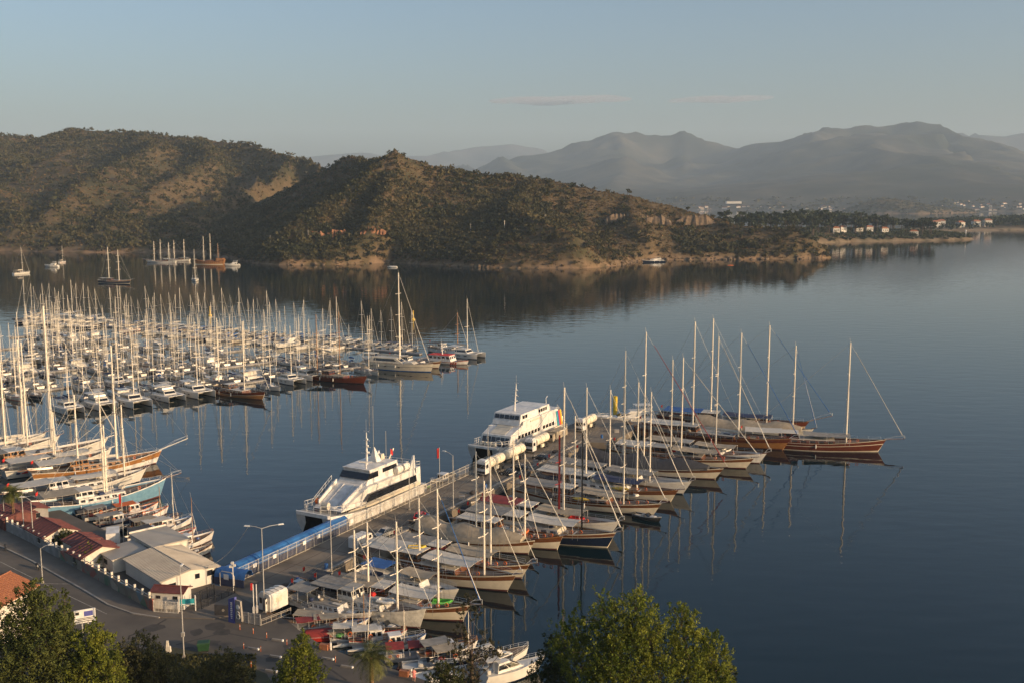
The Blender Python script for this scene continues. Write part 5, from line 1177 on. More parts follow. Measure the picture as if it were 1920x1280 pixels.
for i, (px, py, L, cv) in enumerate(((150, 952, 8, 'canvas_grey'), (170, 962, 7, 'canvas_dark'), (120, 935, 8, 'canvas_dark'), (205, 1000, 7, 'canvas_grey'), (95, 915, 9, 'canvas_grey'))):
    open_boat(('grey covered boat stern-to below the blue trawler', 'dark covered skiff right of the grey covered boat', 'dark covered boat behind the sheds at the quay', 'small grey covered skiff near the white truck', 'grey covered boat furthest up the quay beside the palm')[i], g(px, py), QH, L, 'navy' if i % 2 else 'white_paint', cv, False, 'covered boats at the left quay')

# ------------------------------------------------------------------ boats anchored in the bay
BAY = 'boats anchored in the bay'
def bay_sloop(ki, px, py, hd, label, sc):
    o = put(ki, g(px, py), hd, label, BAY, sc)
bay_sloop(1, 40, 514, 60, 'lone sloop at anchor with a bare mast, furthest left in the bay', 1.15)
bay_sloop(8, 98, 501, 170, 'small white motor yacht anchored near the left shore of the bay', 1.0)
o = put(5, g(117, 493), 80, 'small boat with a golden lit mast behind the white motor yacht', BAY, .95)
bay_sloop(0, 366, 527, -70, 'white sloop anchored in front of the galleon, bow towards the marina', 1.25)
bay_sloop(8, 437, 499, 185, 'white motor yacht anchored right of the galleon', 1.0)
def bay_ketch(label, px, py, hd, L, bands, fr, hs, mast_m='mast_white', **kw):
    b = g(px, py); o = gulet(label, 'schooner', (960, 900), 0, L, L * .2, bands, (), BAY, boom=False, furl=None, buoys=0, fend=False, flag_=False, kind='schooner', win=False, **kw)
    o.location = (b.x, b.y, 0); o.rotation_euler = (0, 0, R(hd))
    for f, h in zip(fr, hs): rig(o, f * L, 1.4, h, .26, mast_m, (.38, .62, .82), 2.6, 0, None, [(L * .56, 0, 3), (-L * .48, 0, 2)], L * .09, wire_r=.04)
bay_ketch('dark hulled schooner at anchor with two pale masts and crosstrees', 215, 531, -18, 27, 'black', (-.18, .16), (26, 24), sprit=3)
bay_ketch('white schooner at anchor, its masts crowded with those of its neighbour', 303, 493, 170, 30, 'white', (-.28, .02, .25), (19, 22, 20), sprit=4)
bay_ketch('second pale schooner rafted beside the white one, masts lower', 332, 490, 172, 27, 'grey', (-.3, .1, .32), (21, 20, 17), sprit=3)
def galleon():
    o = empty('galleon', tuple(g(393, 496)), R(176), 'brown wooden galleon tour ship with a high stern castle', 'galleon', BAY); o.scale = (.68,) * 3; L = 42; H = Hull(L, 10.5, 4.6, sb=2.4, ss=3.2, rake=2.5, tw=.8, srake=1.5)
    H.build(o, ((1, .92, 'gold_varnish'), (.92, .70, 'varnish'), (.70, .62, 'gold_varnish'), (.62, .12, 'gold_varnish'), (.12, 0, 'cream_paint')), 'teak', bul=.8)
    house(o, H, -20.5, -11, 8.6, 5.6, 3.6, 'gold_varnish', 'stern_castle', .3, -.6, .96, 'varnish', .3); house(o, H, -7, 4, 6.4, 4, 2.2, 'varnish', 'deckhouse', .3, 0, .95, 'teak', .3)
    for sd in (-1, 1):
        for i in range(10):
            p = Vector(H.point(.14 + .07 * i, .55, sd)); MB().box((p.x, p.y + sd * .03, p.z), (1.1, .25, .8)).build('gun_port', 'black_paint', o)
    for x, h, mm in ((8, 36, 'mast_white'), (-2, 40, 'mast_white'), (-13, 26, 'mast_wood')):
        m_, top = rig(o, x, 4, h, .42, mm, (.4, .65), 5.5, 0, None, [(24, 0, 9)], 4.6, wire_r=.05); MB().lathe([(.3, 0), (1.1, .6), (1.1, 1.1)], (x, 0, 4 + h * .66), 8).build('crows_nest', 'varnish', m_)
    bowsprit(o, H, 9, 4, 'varnish', False)
galleon()
open_boat('tiny white launch close under the near shore of the headland', g(736, 502), 170, 9, 'white_paint', 'canvas_white', False, None, cat='launch', kind='launch')
nm = motor_proto('dark blue motor yacht anchored off the right end of the headland', 24, 'navy', 'navy', True); p = g(1226, 492); nm.location = (p.x, p.y, 0); nm.rotation_euler = (0, 0, R(-160))
ko = MB().lathe([(.04, -3.2), (.35, -1.6), (.42, 0), (.35, 1.6), (.04, 3.2)], (0, 0, .12), 8, 'x').build('canoe', 'orange', smooth=True); ko.location = g(1370, 498); tag(ko, 'orange canoe alone on the open water off the headland', 'canoe')
sm = motor_proto('white motor yacht berthed at the far end of the pier by the yellow pile', 20, 'gelcoat', 'navy', True); p = g(1172, 796); p = pier(153, 10); sm.location = (p.x, p.y, 0); sm.rotation_euler = (0, 0, R(PHDG + 128))
# small craft behind the fence, between the ferries
fishing_boat('small white workboat with a boxy cabin under the bow of the tall ferry', pier(72, -4.6), PHDG + 180, 9, ('navy', 'white_paint'), True, 0, None, 'small boats between the ferries', seed=3)
fishing_boat('blue and brown workboat moored against the pier between the ferries', pier(62, -4.2), PHDG + 180, 10, ('canvas_blue', 'varnish'), True, 3, None, 'small boats between the ferries', seed=4)
open_boat('white speedboat moored behind the stern of the nearer ferry', pier(53, -7.2), PHDG + 170, 7, 'white_paint', None, True, 'small boats between the ferries')
open_boat('dark open boat tied close to the pier wall behind the nearer ferry', pier(50, -3.2), PHDG + 180, 7, 'navy', None, True, 'small boats between the ferries')
# ================================================================== quay, pier, street
ZG = 1.8
def gp(px, py, z=ZG): return g(px, py, z)
def slab(name, pts, z1, z0, m, kind='structure', label=None, cat=None):
    o = MB().hexa([(p[0], p[1], z0) for p in pts], [(p[0], p[1], z1) for p in pts]).build(name, m)
    return tag(o, label, cat, None, kind)
def asphalt(name, c0, c1, scale=.12):
    m = mat(name, c0, .92, var=.1, scale=scale, col2=c1, detail=10, coord='Object', bump=.01); return m
asphalt('asphalt', (.125, .105, .083), (.070, .060, .050), .16); asphalt('pier_concrete', (.21, .175, .132), (.115, .096, .075), .22)
asphalt('pavement', (.17, .145, .115), (.12, .10, .08), .3); asphalt('hill_grass', (.06, .055, .025), (.035, .036, .016), .3)
LAND = [gp(-330, 800), gp(-60, 880), gp(62, 930), gp(130, 963), gp(235, 1010), gp(330, 1064), gp(396, 1094), gp(440, 1106), gp(452, 1120), gp(540, 1163), gp(566, 1185), gp(600, 1206), gp(655, 1229), gp(715, 1246), gp(760, 1261), gp(830, 1286), gp(880, 1310), Vector((-2, 118, 0)), Vector((-2, 60, 0)), Vector((-230, 60, 0)), Vector((-260, 230, 0))]
slab('quay_ground', LAND, ZG, -3, 'asphalt')
DECK = 1.62
slab('pier_deck', [pier(-6, -1.2), pier(0, -1.2), pier(147, -1.2), pier(147, 17), pier(120, 17), pier(118, 12), pier(-1, 10.2), pier(-6, 10.2)], DECK, -3, 'pier_concrete')
jm = MB()
for u in range(2, 146, 9): jm.hexa([pier(u, -1.1, DECK - .01), pier(u + .16, -1.1, DECK - .01), pier(u + .16, 9.9, DECK - .01), pier(u, 9.9, DECK - .01)], [pier(u, -1.1, DECK + .004), pier(u + .16, -1.1, DECK + .004), pier(u + .16, 9.9, DECK + .004), pier(u, 9.9, DECK + .004)])
for n_ in (3.2, 7.6): jm.hexa([pier(0, n_, DECK - .01), pier(146, n_, DECK - .01), pier(146, n_ + .12, DECK - .01), pier(0, n_ + .12, DECK - .01)], [pier(0, n_, DECK + .008), pier(146, n_, DECK + .008), pier(146, n_ + .12, DECK + .008), pier(0, n_ + .12, DECK + .008)])
tag(jm.build('pier_joints', 'bark'), kind='structure')
tag(MB().hexa([pier(0, 9.7, DECK - .1), pier(118, 9.7, DECK - .1), pier(118, 10.25, DECK - .1), pier(0, 10.25, DECK - .1)], [pier(0, 9.7, DECK + .22), pier(118, 9.7, DECK + .22), pier(118, 10.25, DECK + .22), pier(0, 10.25, DECK + .22)]).build('kerb', 'concrete'), kind='structure')
mat('road_patch', (.055, .049, .042), .9, var=.15, scale=.6); mat('road_line', (.42, .38, .31), .9, col2=(.20, .18, .15), scale=2)
rp = MB(); r3 = random.Random(12)
def strip(mb, pts, w_, z):
    for a, b in zip(pts[:-1], pts[1:]):
        d = (b - a).normalized(); n = Vector((-d.y, d.x, 0)) * w_ / 2; mb.add([(a - n).to_tuple()[:2] + (z,), (b - n).to_tuple()[:2] + (z,), (b + n).to_tuple()[:2] + (z,), (a + n).to_tuple()[:2] + (z,)], [(0, 1, 2, 3)])
strip(rp, [gp(240, 1192), gp(280, 1178), gp(312, 1160)], .35, ZG + .004); strip(rp, [gp(330, 1208), gp(420, 1185), gp(500, 1200)], .3, ZG + .004); strip(rp, [gp(560, 1205), gp(600, 1240), gp(650, 1275)], .3, ZG + .004)
for i in range(16):
    a = gp(r3.uniform(160, 560), r3.uniform(1165, 1250)); s_ = r3.uniform(.6, 2.2); k = 9; rp.add([(a.x + s_ * math.cos(6.283 * j / k) * r3.uniform(.6, 1.2), a.y + s_ * math.sin(6.283 * j / k) * r3.uniform(.6, 1.2), ZG + .008 + i * .0005) for j in range(k)], [tuple(range(k))])
tag(rp.build('road_patches', 'road_patch'), kind='structure')
rl = MB(); strip(rl, [gp(0, 1086), gp(60, 1093), gp(150, 1094), gp(190, 1098)], .14, ZG + .006); strip(rl, [gp(0, 1052), gp(60, 1082), gp(120, 1112), gp(200, 1150)], .14, ZG + .006); tag(rl.build('road_marking', 'road_line'), kind='structure')
# hillside below the camera
hx, hy = np.meshgrid(np.linspace(-240, 260, 84), np.linspace(-60, 126, 40))
edge = 124 - 20 * np.clip((hx + 8) / 30, 0, 1) + 6 * np.clip((-70 - hx) / 30, 0, 1)
hz = 1.70 + np.clip(edge - hy, 0, 400) * .49 + fbm(hx, hy, 18, 3, 91) * np.clip((edge - hy) / 20, 0, 1) * 1.2 - 3.5 * np.clip((hx - 5) / 10, 0, 1) * (hy > edge - 8)
hz = np.where(hx > -25, 1.7 + (hz - 1.7) * np.clip((72 - hx) / 97, 0, 1) - np.clip((hx - 40) / 10, 0, 3) * 2, hz); hz = np.minimum(hz, 62.5); idx = np.arange(hx.size).reshape(hx.shape)
tag(npmesh('hillside', np.stack([hx.ravel(), hy.ravel(), hz.ravel()], 1), np.stack([idx[:-1, :-1].ravel(), idx[:-1, 1:].ravel(), idx[1:, 1:].ravel(), idx[1:, :-1].ravel()], 1), 'hill_grass', smooth=True), kind='structure')
def hill_z(x, y):
    e = 124 - 20 * max(0, min(1, (x + 8) / 30)) + 6 * max(0, min(1, (-70 - x) / 30)); k = max(0, min(1, (72 - x) / 97)); return min(62.5, 1.7 + max(0, e - y) * .49 * k)

# ---- pavement along the wall
WB = [gp(-60, 955), gp(0, 988), gp(60, 1018), gp(112, 1047), gp(168, 1078), gp(230, 1113), gp(262, 1131), gp(288, 1145)]
KB = [gp(-60, 992), gp(0, 1022), gp(60, 1050), gp(110, 1078), gp(160, 1106), gp(205, 1133), gp(250, 1149), gp(300, 1157)]
for i in range(len(WB) - 1):
    pass
mb = MB(); mb.loft([[(a.x, a.y, ZG - .05), (a.x, a.y, ZG + .13), (b.x, b.y, ZG + .13), (b.x, b.y, ZG - .05)] for a, b in zip(WB, KB)]); tag(mb.build('pavement', 'pavement'), kind='structure')
tag(slab('pavement', [gp(300, 1157), gp(288, 1146), gp(370, 1143), gp(440, 1112), gp(455, 1125), gp(452, 1150), gp(400, 1160)], ZG + .11, ZG - .05, 'pavement'), kind='structure')
mb = MB()
for i in range(len(KB) - 1):
    a, b = KB[i], KB[i + 1]; d = (b - a).normalized(); n = Vector((d.y, -d.x, 0))
    if n.y > 0: n = -n
    mb.hexa([a, b, b + n * .3, a + n * .3], [p + Vector((0, 0, .15)) for p in (a, b, b + n * .3, a + n * .3)])
tag(mb.build('kerb', 'concrete'), kind='structure')
# painted line on the road
a, b = gp(0, 1063), gp(260, 1172)

# ---- mural wall with pillars
def mural_mat():
    m = bpy.data.materials.new('mural_paint'); m.use_nodes = True; t = m.node_tree; b = t.nodes['Principled BSDF']; b.inputs['Roughness'].default_value = .9
    tc = t.nodes.new('ShaderNodeTexCoord'); v = t.nodes.new('ShaderNodeTexVoronoi'); v.inputs['Scale'].default_value = .55; t.links.new(tc.outputs['Object'], v.inputs['Vector'])
    n = t.nodes.new('ShaderNodeTexNoise'); n.inputs['Scale'].default_value = .5; t.links.new(tc.outputs['Object'], n.inputs[0])
    r_ = t.nodes.new('ShaderNodeValToRGB'); r_.color_ramp.interpolation = 'CONSTANT'; e = r_.color_ramp.elements
    cols = [(.16, .13, .10), (.30, .10, .07), (.12, .20, .24), (.32, .28, .22), (.10, .16, .10), (.24, .20, .16)]
    e[0].color = (*cols[0], 1); e[1].color = (*cols[1], 1); e[1].position = .2
    for i, c in enumerate(cols[2:]): x = e.new(.36 + i * .16); x.color = (*c, 1)
    sx = t.nodes.new('ShaderNodeSeparateColor'); t.links.new(v.outputs['Color'], sx.inputs[0]); t.links.new(sx.outputs[0], r_.inputs[0])
    mx = t.nodes.new('ShaderNodeMix'); mx.data_type = 'RGBA'; mr = t.nodes.new('ShaderNodeMapRange'); mr.inputs[1].default_value = .4; mr.inputs[2].default_value = .6; t.links.new(n.outputs['Fac'], mr.inputs[0]); t.links.new(mr.outputs[0], mx.inputs[0])
    mx.inputs[6].default_value = (.20, .175, .14, 1); t.links.new(r_.outputs[0], mx.inputs[7]); t.links.new(mx.outputs[2], b.inputs['Base Color']); return m
MURAL = mural_mat()
wall = empty('mural_wall', WB[4], label='long street wall painted with faded murals, pale pillars along its top', cat='wall')
for i in range(len(WB) - 1):
    a, b = WB[i] - WB[4], WB[i + 1] - WB[4]; d = (b - a).normalized(); n = Vector((-d.y, d.x, 0)) * .15; up = Vector((0, 0, 1.9)); k0 = Vector((0, 0, -.2))
    MB().hexa([a - n + k0, b - n + k0, b + n + k0, a + n + k0], [a - n + up, b - n + up, b + n + up, a + n + up]).build('wall_panel', [MURAL] if i > 2 else 'stone_grey', wall)
    L = (b - a).length; k = max(1, round(L / 2.4))
    for j in range(k):
        p = a + d * (j + .5) * L / k; MB().box(p + up + Vector((0, 0, .45)), (.28, .34, .95), math.atan2(d.y, d.x)).build('pillar', 'plaster', wall)
    MB().hexa([a - n * .3 + up * 1.18, b - n * .3 + up * 1.18, b + n * .3 + up * 1.18, a + n * .3 + up * 1.18], [a - n * .3 + up * 1.24, b - n * .3 + up * 1.24, b + n * .3 + up * 1.24, a + n * .3 + up * 1.24]).build('top_rail', 'galv', wall)

# ---- buildings
QR = math.atan2(-.69, .73)
def gable(label, c, rz, L, W, eave, ridge, wallm, roofm, cat='house', kind='house', over=.4, corr=0, wins=(), door=None):
    """ridge along local x; c at ground"""
    o = empty(kind, c, rz, label, cat); h = W / 2
    b = MB(); prof = [(-h, 0), (h, 0), (h, eave), (0, ridge), (-h, eave)]
    b.hexa([(-L / 2, y, z) for y, z in prof], [(L / 2, y, z) for y, z in prof]); wl = b.build('wall', wallm, o)
    for s_ in (1, -1):
        y1 = s_ * (h + over); z1 = eave - over * (ridge - eave) / h; r_ = MB(); n = int(L / corr) if corr else 1; x0 = -L / 2 - over; x1 = L / 2 + over
        a_ = [(x0, 0, ridge + .14), (x1, 0, ridge + .14), (x1, y1, z1 + .14), (x0, y1, z1 + .14)]
        r_.hexa([(p[0], p[1], p[2] - .12) for p in a_], a_)
        if corr:
            for i in range(n):
                x = x0 + (x1 - x0) * (i + .5) / n; w_ = corr * .22
                r_.hexa([(x - w_, 0, ridge + .14), (x + w_, 0, ridge + .14), (x + w_, y1, z1 + .14), (x - w_, y1, z1 + .14)], [(x - w_ * .5, 0, ridge + .24), (x + w_ * .5, 0, ridge + .24), (x + w_ * .5, y1, z1 + .24), (x - w_ * .5, y1, z1 + .24)])
        r_.build('roof', roofm, o)
    MB().tube([(-L / 2 - over, 0, ridge + .16), (L / 2 + over, 0, ridge + .16)], .12, 6).build('ridge_cap', roofm, o)
    for (face, u, z, w_, hh) in wins:
        if face == 'e': f = MB().box((L / 2 + .02, u, z), (.08, w_, hh)).build('window', 'glass', o); MB().box((L / 2 + .05, u, z - hh / 2 - .05), (.14, w_ + .2, .08)).build('sill', wallm, f)
        elif face == 's': f = MB().box((u, -h - .02, z), (w_, .08, hh)).build('window', 'glass', o); MB().box((u, -h - .05, z - hh / 2 - .05), (w_ + .2, .14, .08)).build('sill', wallm, f)
        elif face == 'n': MB().box((u, h + .02, z), (w_, .08, hh)).build('window', 'glass', o)
    if door: MB().box((L / 2 + .02, door, 1.05), (.08, 1.0, 2.1)).build('door', 'dark_metal', o)
    return o
mat('sheet_roof', (.36, .32, .265), .65, var=.08, scale=.3, detail=8); mat('roof_pale', (.42, .375, .31), .8, var=.08, scale=.25, detail=8)
c = Vector((-57.2, 165.0, 0))
gable('large white shed with a pale corrugated pitched roof beside the mural wall', (c.x, c.y, ZG), R(-46.8), 14.0, 9.8, 2.5, 3.25, 'plaster_white', 'sheet_roof', 'shed', 'shed', .4, .55, (('e', 3.4, 1.9, 1.0, .9), ('e', -3.3, 1.3, 1.6, 1.0), ('e', 1.2, 1.9, .8, .8)), 4.3)
c = Vector((-63.0, 176.3, 0))
o = empty('flat_roofed_building', (c.x, c.y, ZG), R(-46.8), 'low building with flat pale roof and two small yellow signs, seaward of the corrugated shed', 'building')
MB().box((0, 0, 1.6), (9.6, 6.4, 3.2)).build('wall', 'plaster', o); MB().box((0, 0, 3.3), (10, 6.9, .22)).build('roof', 'roof_pale', o); MB().box((-4.9, 0, 3.5), (.2, 6.9, .4)).build('parapet', 'plaster_white', o)
for x in (-2.6, -1.0): MB().box((x, -3.26, 2.2), (.9, .06, .7)).build('sign_plate', 'yellow', o)
MB().box((2.4, -3.24, 2.3), (3, .07, .7)).build('window', 'glass', o)
c = Vector((-67.7, 171.2, 0)); o = empty('annexe', (c.x, c.y, ZG), R(-46.8), 'small lower annexe with a pale lean-to roof between the shed and the red roofed hut', 'building'); MB().box((0, 0, 1.2), (6.2, 6.0, 2.4)).build('wall', 'plaster', o)
MB().hexa([(-3.4, -3.3, 2.3), (3.4, -3.3, 2.3), (3.4, 3.3, 2.7), (-3.4, 3.3, 2.7)], [(-3.4, -3.3, 2.45), (3.4, -3.3, 2.45), (3.4, 3.3, 2.85), (-3.4, 3.3, 2.85)]).build('roof', 'sheet_roof', o); MB().box((0, -3.02, 1.3), (1.4, .08, .8)).build('window', 'glass', o)
def px_house(px, py, z, L, W, e, r_, label, rz=QR + math.pi / 2, **kw):
    c = g(px, py, ZG + r_ * .85); return gable(label, (c.x, c.y, ZG), rz, L, W, e, r_, kw.pop('wallm', 'plaster'), kw.pop('roofm', 'tile_red'), **kw)
px_house(178, 1022, 4.5, 5.4, 7.4, 2.3, 3.6, 'red roofed hut right next to the pale annexe, its gable towards the quay', QR, wins=(('e', 1.5, 1.5, .9, .8), ('s', 0, 1.4, 1, .8)), corr=.9)
px_house(153, 1007, 4.2, 4.4, 5, 2.3, 3.0, 'smallest red roofed hut, behind the bushy tree on the wall', QR, wins=(('e', 0, 1.5, .9, .8),), corr=.9)
px_house(96, 984, 4.6, 8.5, 6.2, 2.5, 3.7, 'long red roofed house between the palm and the bushy tree', QR, wins=(('e', 1.5, 1.5, 1, .9), ('e', -1.5, 1.5, 1, .9), ('s', 2, 1.5, 1, .9)), corr=.9)
px_house(22, 956, 4.4, 8, 6, 2.4, 3.1, 'dull red roofed shelter behind the palm at the left edge', QR, wallm='tile_red', wins=(('s', 0, 1.5, 2, .9),), corr=.9)
px_house(58, 950, 4.0, 5, 4.6, 2.4, 3.0, 'small red roofed stall seaward of the palm', QR, wallm='stone_grey', wins=(('e', 0, 1.4, 1.4, .9),), corr=.9)
px_house(321, 1104, 4.5, 5.2, 2.7, 2.7, 3.15, 'white kiosk with a dark red tiled roof at the gate, two small windows', R(-8), wallm='plaster_white', over=.25, wins=(('s', -1.5, 1.9, .7, .5), ('s', 1.3, 1.9, .7, .5)), cat='kiosk', kind='kiosk')
px_house(-22, 1108, 7.5, 9, 9, 6.0, 7.6, 'cream house with orange tiles cut by the left edge of the picture', R(78), roofm='terracotta', corr=.45, wins=(('s', -2, 3.4, 1.0, 1.4), ('s', 0.6, 3.4, 1.0, 1.4), ('s', 3, 3.4, 1.0, 1.4), ('n', 0, 3, 1, 1.4), ('e', 0, 3.2, 1, 1.4)))
# white boxy truck behind the huts
def lorry_box(label, c, rz, L=6, H_=3.0, m='white_paint'):
    o = empty('box_truck', c, rz, label, 'truck'); MB().box((-.8, 0, .55 + H_ / 2), (L - 1.8, 2.3, H_), taper=.97).build('cargo_box', m, o); cb = MB().box((L / 2 - .85, 0, 1.35), (1.7, 2.1, 1.8), taper=.9).build('cab', m, o)
    MB().box((L / 2 + .0, 0, 1.75), (.12, 1.8, .7)).build('windscreen', 'glass', cb)
    for x in (-L * .3, L * .33):
        for y in (-1, 1): MB().lathe([(.1, -.14), (.45, -.14), (.45, .14), (.1, .14)], (x, y, .45), 12, 'y').build('wheel', 'rubber', o)
    return o
lorry_box('white box van parked behind the red roofed huts on the quay', (*gp(213, 1020)[:2], ZG), R(110), 6.2, 2.5)

# ---- small street things
def lamp(label, px, py, h, arms=((0, 2.2),), z=ZG, r=.10, m='galv', up=.6, group=None):
    p = g(px, py, z); o = empty('street_lamp', p, 0, label, 'street lamp', group); MB().tube([(0, 0, -.1), (0, 0, h * .6), (0, 0, h)], r, 8, r * .6).build('pole', m, o, smooth=True); MB().box((0, 0, .2), (.4, .4, .4), taper=.7).build('base', 'concrete', o)
    for az, ln in arms:
        a = R(az); e = Vector((math.cos(a) * ln, math.sin(a) * ln, h + up)); ar = MB().tube([(0, 0, h - .1), e * .5 + Vector((0, 0, (h) * .5 + .05)), e], .05, 5).build('arm', m, o)
        MB().box(e + Vector((math.cos(a) * .35, math.sin(a) * .35, .0)), (.9, .32, .16), a, taper=.8).build('lamp_head', 'lamp_glass', ar)
lamp('tall double-armed street lamp beside the white guard kabin', 496, 1146, 13.4, ((170, 2.0), (25, 2.6)), up=.2)
lamp('thin tall pole in the middle of the road junction with a meter box', 345, 1232, 13.0, ((90, .5),), up=.1)
MB().box((0, 0, 3.4), (.4, .35, .6)).build('meter_box', 'galv', [o for o in COL.objects if o.get('label', '').startswith('thin tall pole')][0])
lamp('curved grey street lamp on the pavement opposite the mural wall', 80, 1092, 6.0, ((0, 1.4),))
lamp('street lamp behind the mural wall right of the palm', 63, 1017, 8.2, ((180, 1.2),))
lamp('first street lamp at the left edge, left of the palm', 9, 985, 6.6, ((0, 1.0),))
lamp('short lamp pole between the palm and the long red house', 45, 994, 7.0, ((0, .4),))
for i, (u, n) in enumerate(((16, 11.8), (52, 12.2))): pass
lamp('slim lamp post on the pier between the red car and the road tanker', 850, 955, 11.5, ((150, 1.8),), DECK)
lamp('slim lamp post on the pier beside the blue tunnel end', 622, 1074, 11.0, ((0, .4),), DECK)
lamp('slim pole on the pier behind the fence near the red car', *[round(v) for v in pxl(pier(47, 3, DECK))], 9.5, ((150, .5),), DECK)
lamp('slim pole beside the bow of the taller ferry', *[round(v) for v in pxl(pier(86, -.4, DECK))], 9.0, ((0, .3),), DECK)
def simple(name, label, cat, loc, rz=0, group=None): return empty(name, loc, rz, label, cat, group)
# flags, posts by the gate
o = simple('flagpole', 'flagpole with a red flag standing at the pier fence between the ferries', 'flagpole', pier(64, -.3, DECK)); MB().tube([(0, 0, 0), (0, 0, 9)], .06, 6).build('pole', 'galv', o); flag(o, (0, 0, 6.2), 2.8, (1.1, 2.2), 'red_cloth')
o = simple('flagpole', 'flagpole with a red and white flag behind the white box van', 'flagpole', (*gp(232, 1016)[:2], ZG)); MB().tube([(0, 0, 0), (0, 0, 9.5)], .06, 6).build('pole', 'galv', o); flag(o, (0, 0, 6.9), 2.6, (1.0, 1.9), 'red_cloth')
for i, px in enumerate((476, 482)):
    o = simple('gate_post', ('white gate post with a red tip beside the tall double lamp', 'plain white gate post beside the red tipped one')[i], 'post', (*gp(px, 1148)[:2], ZG)); MB().tube([(0, 0, 0), (0, 0, 4.6)], .08, 6).build('pole', 'white_paint', o); MB().box((0, 0, .5), (.3, .3, 1.0)).build('base', 'white_paint', o)
    if i == 0: MB().box((-.2, 0, 4.2), (.35, .12, 1.1)).build('banner', 'red_cloth', o)
# guard kabin
c = gp(513, 1138); o = simple('guard_cabin', 'white portable cabin with a barrel roof and open door next to the tall double lamp', 'cabin', (c.x, c.y, ZG), R(PHDG - 4))
n = 8; rg = []
for x in (-1.9, 1.9): rg.append([(x, -1.25, .15), (x, -1.25, 2.5), (x, -1.0, 2.85), (x, 0, 3.0), (x, 1.0, 2.85), (x, 1.25, 2.5), (x, 1.25, .15)])
MB().loft(rg).build('wall', 'gelcoat', o)
for i in range(4): MB().loft([[(-1.7 + i * .95 + d, -1.02, 2.87), (-1.7 + i * .95 + d, 0, 3.03), (-1.7 + i * .95 + d, 1.02, 2.87)] + [(-1.7 + i * .95 + d, 1.02, 2.95), (-1.7 + i * .95 + d, 0, 3.11), (-1.7 + i * .95 + d, -1.02, 2.95)] for d in (0, .4)]).build('roof_rib', 'gelcoat', o)
dr = MB().box((-2.2, -.75, 1.25), (.75, .06, 2.1), R(20)).build('door', 'gelcoat', o); MB().box((-2.25, -.80, 1.7), (.35, .05, .4), R(20)).build('pane', 'glass', dr)
MB().box((-1.91, -.1, 1.2), (.05, .8, 2.05)).build('doorway', 'dark_metal', o); MB().box((-1.92, .75, 1.7), (.05, .5, .9)).build('window', 'glass', o); MB().box((0, -1.26, 1.7), (1.2, .05, .8)).build('window', 'cream_paint', o)
# totem sign: blue board, grey emblem board
c = gp(439, 1166); o = simple('totem_sign', 'upright harbour sign, blue board with white lettering beside a grey board with round emblem', 'sign', (c.x, c.y, ZG), R(-28))
MB().hexa([(-.9, -.25, 0), (.3, -.25, 0), (.3, .25, 0), (-.9, .25, 0)], [(-.8, -.2, 3.6), (.45, -.2, 4.1), (.45, .2, 4.1), (-.8, .2, 3.6)]).build('blue_board', 'sign_blue', o)
for i in range(9): MB().box((-.2, -.275, .75 + i * .30), (.34 if i % 3 else .26, .03, .17)).build('letter', 'sign_white', o)
e = MB().hexa([(.42, -.2, 0), (1.7, -.2, .5), (1.7, .2, .5), (.42, .2, 0)], [(.55, -.15, 3.7), (1.5, -.15, 3.6), (1.5, .15, 3.6), (.55, .15, 3.7)]).build('emblem_board', 'concrete', o)
MB().lathe([(.02, 0), (.36, 0), (.36, .05), (.02, .05)], (1.05, -.26, 2.7), 18, 'y').build('emblem_disc', 'sign_white', e); MB().torus((1.05, -.22, 1.2), .36, .05, 'y', 16, 4).build('emblem_ring', 'sign_white', e); MB().torus((1.05, -.22, 1.75), .26, .05, 'y', 14, 4).build('emblem_ring', 'sign_white', e)
c = gp(417, 1153); o = simple('sign_screen', 'low dark screen wall left of the blue harbour sign', 'screen', (c.x, c.y, ZG), R(-8)); MB().box((0, 0, .85), (2.4, .25, 1.7)).build('panel', 'canvas_dark', o); MB().lathe([(.02, 0), (.22, 0), (.22, .04), (.02, .04)], (.2, -.16, .9), 14, 'y').build('emblem_disc', 'concrete', o)
c = gp(160, 1192); o = simple('billboard', 'white billboard on two grey legs with blue panel and text lines, in the bushes', 'sign', (c.x, c.y, ZG - .3), R(26))
for x in (-.3, .5): MB().box((x, 0, 1.3), (.16, .16, 2.7)).build('leg', 'galv', o)
bd = MB().box((.1, 0, 3.4), (2.9, .16, 2.0)).build('board', 'sign_white', o); MB().box((.6, -.09, 3.75), (1.2, .03, .75)).build('blue_panel', 'sign_blue', bd)
for i, (x, z, w_) in enumerate(((.1, 3.12, 2.5), (.1, 2.92, 2.1), (.1, 2.66, 2.3), (-.9, 3.9, .5))): MB().box((x, -.09, z), (w_, .03, .09 if i < 3 else .4)).build('text_line', 'dark_metal', bd)
c = gp(352, 1146); o = simple('gate_sign', 'turquoise gate panel hung between white posts right of the kiosk', 'sign', (c.x, c.y, ZG), R(10)); MB().box((0, 0, 1.6), (2.2, .08, .95)).build('board', 'turquoise', o); MB().box((.0, -.05, 1.25), (2.0, .03, .12)).build('text_line', 'sign_white', o)
for x in (-1.2, 1.2): MB().box((x, 0, 1.3), (.16, .16, 2.6)).build('post', 'white_paint', o)
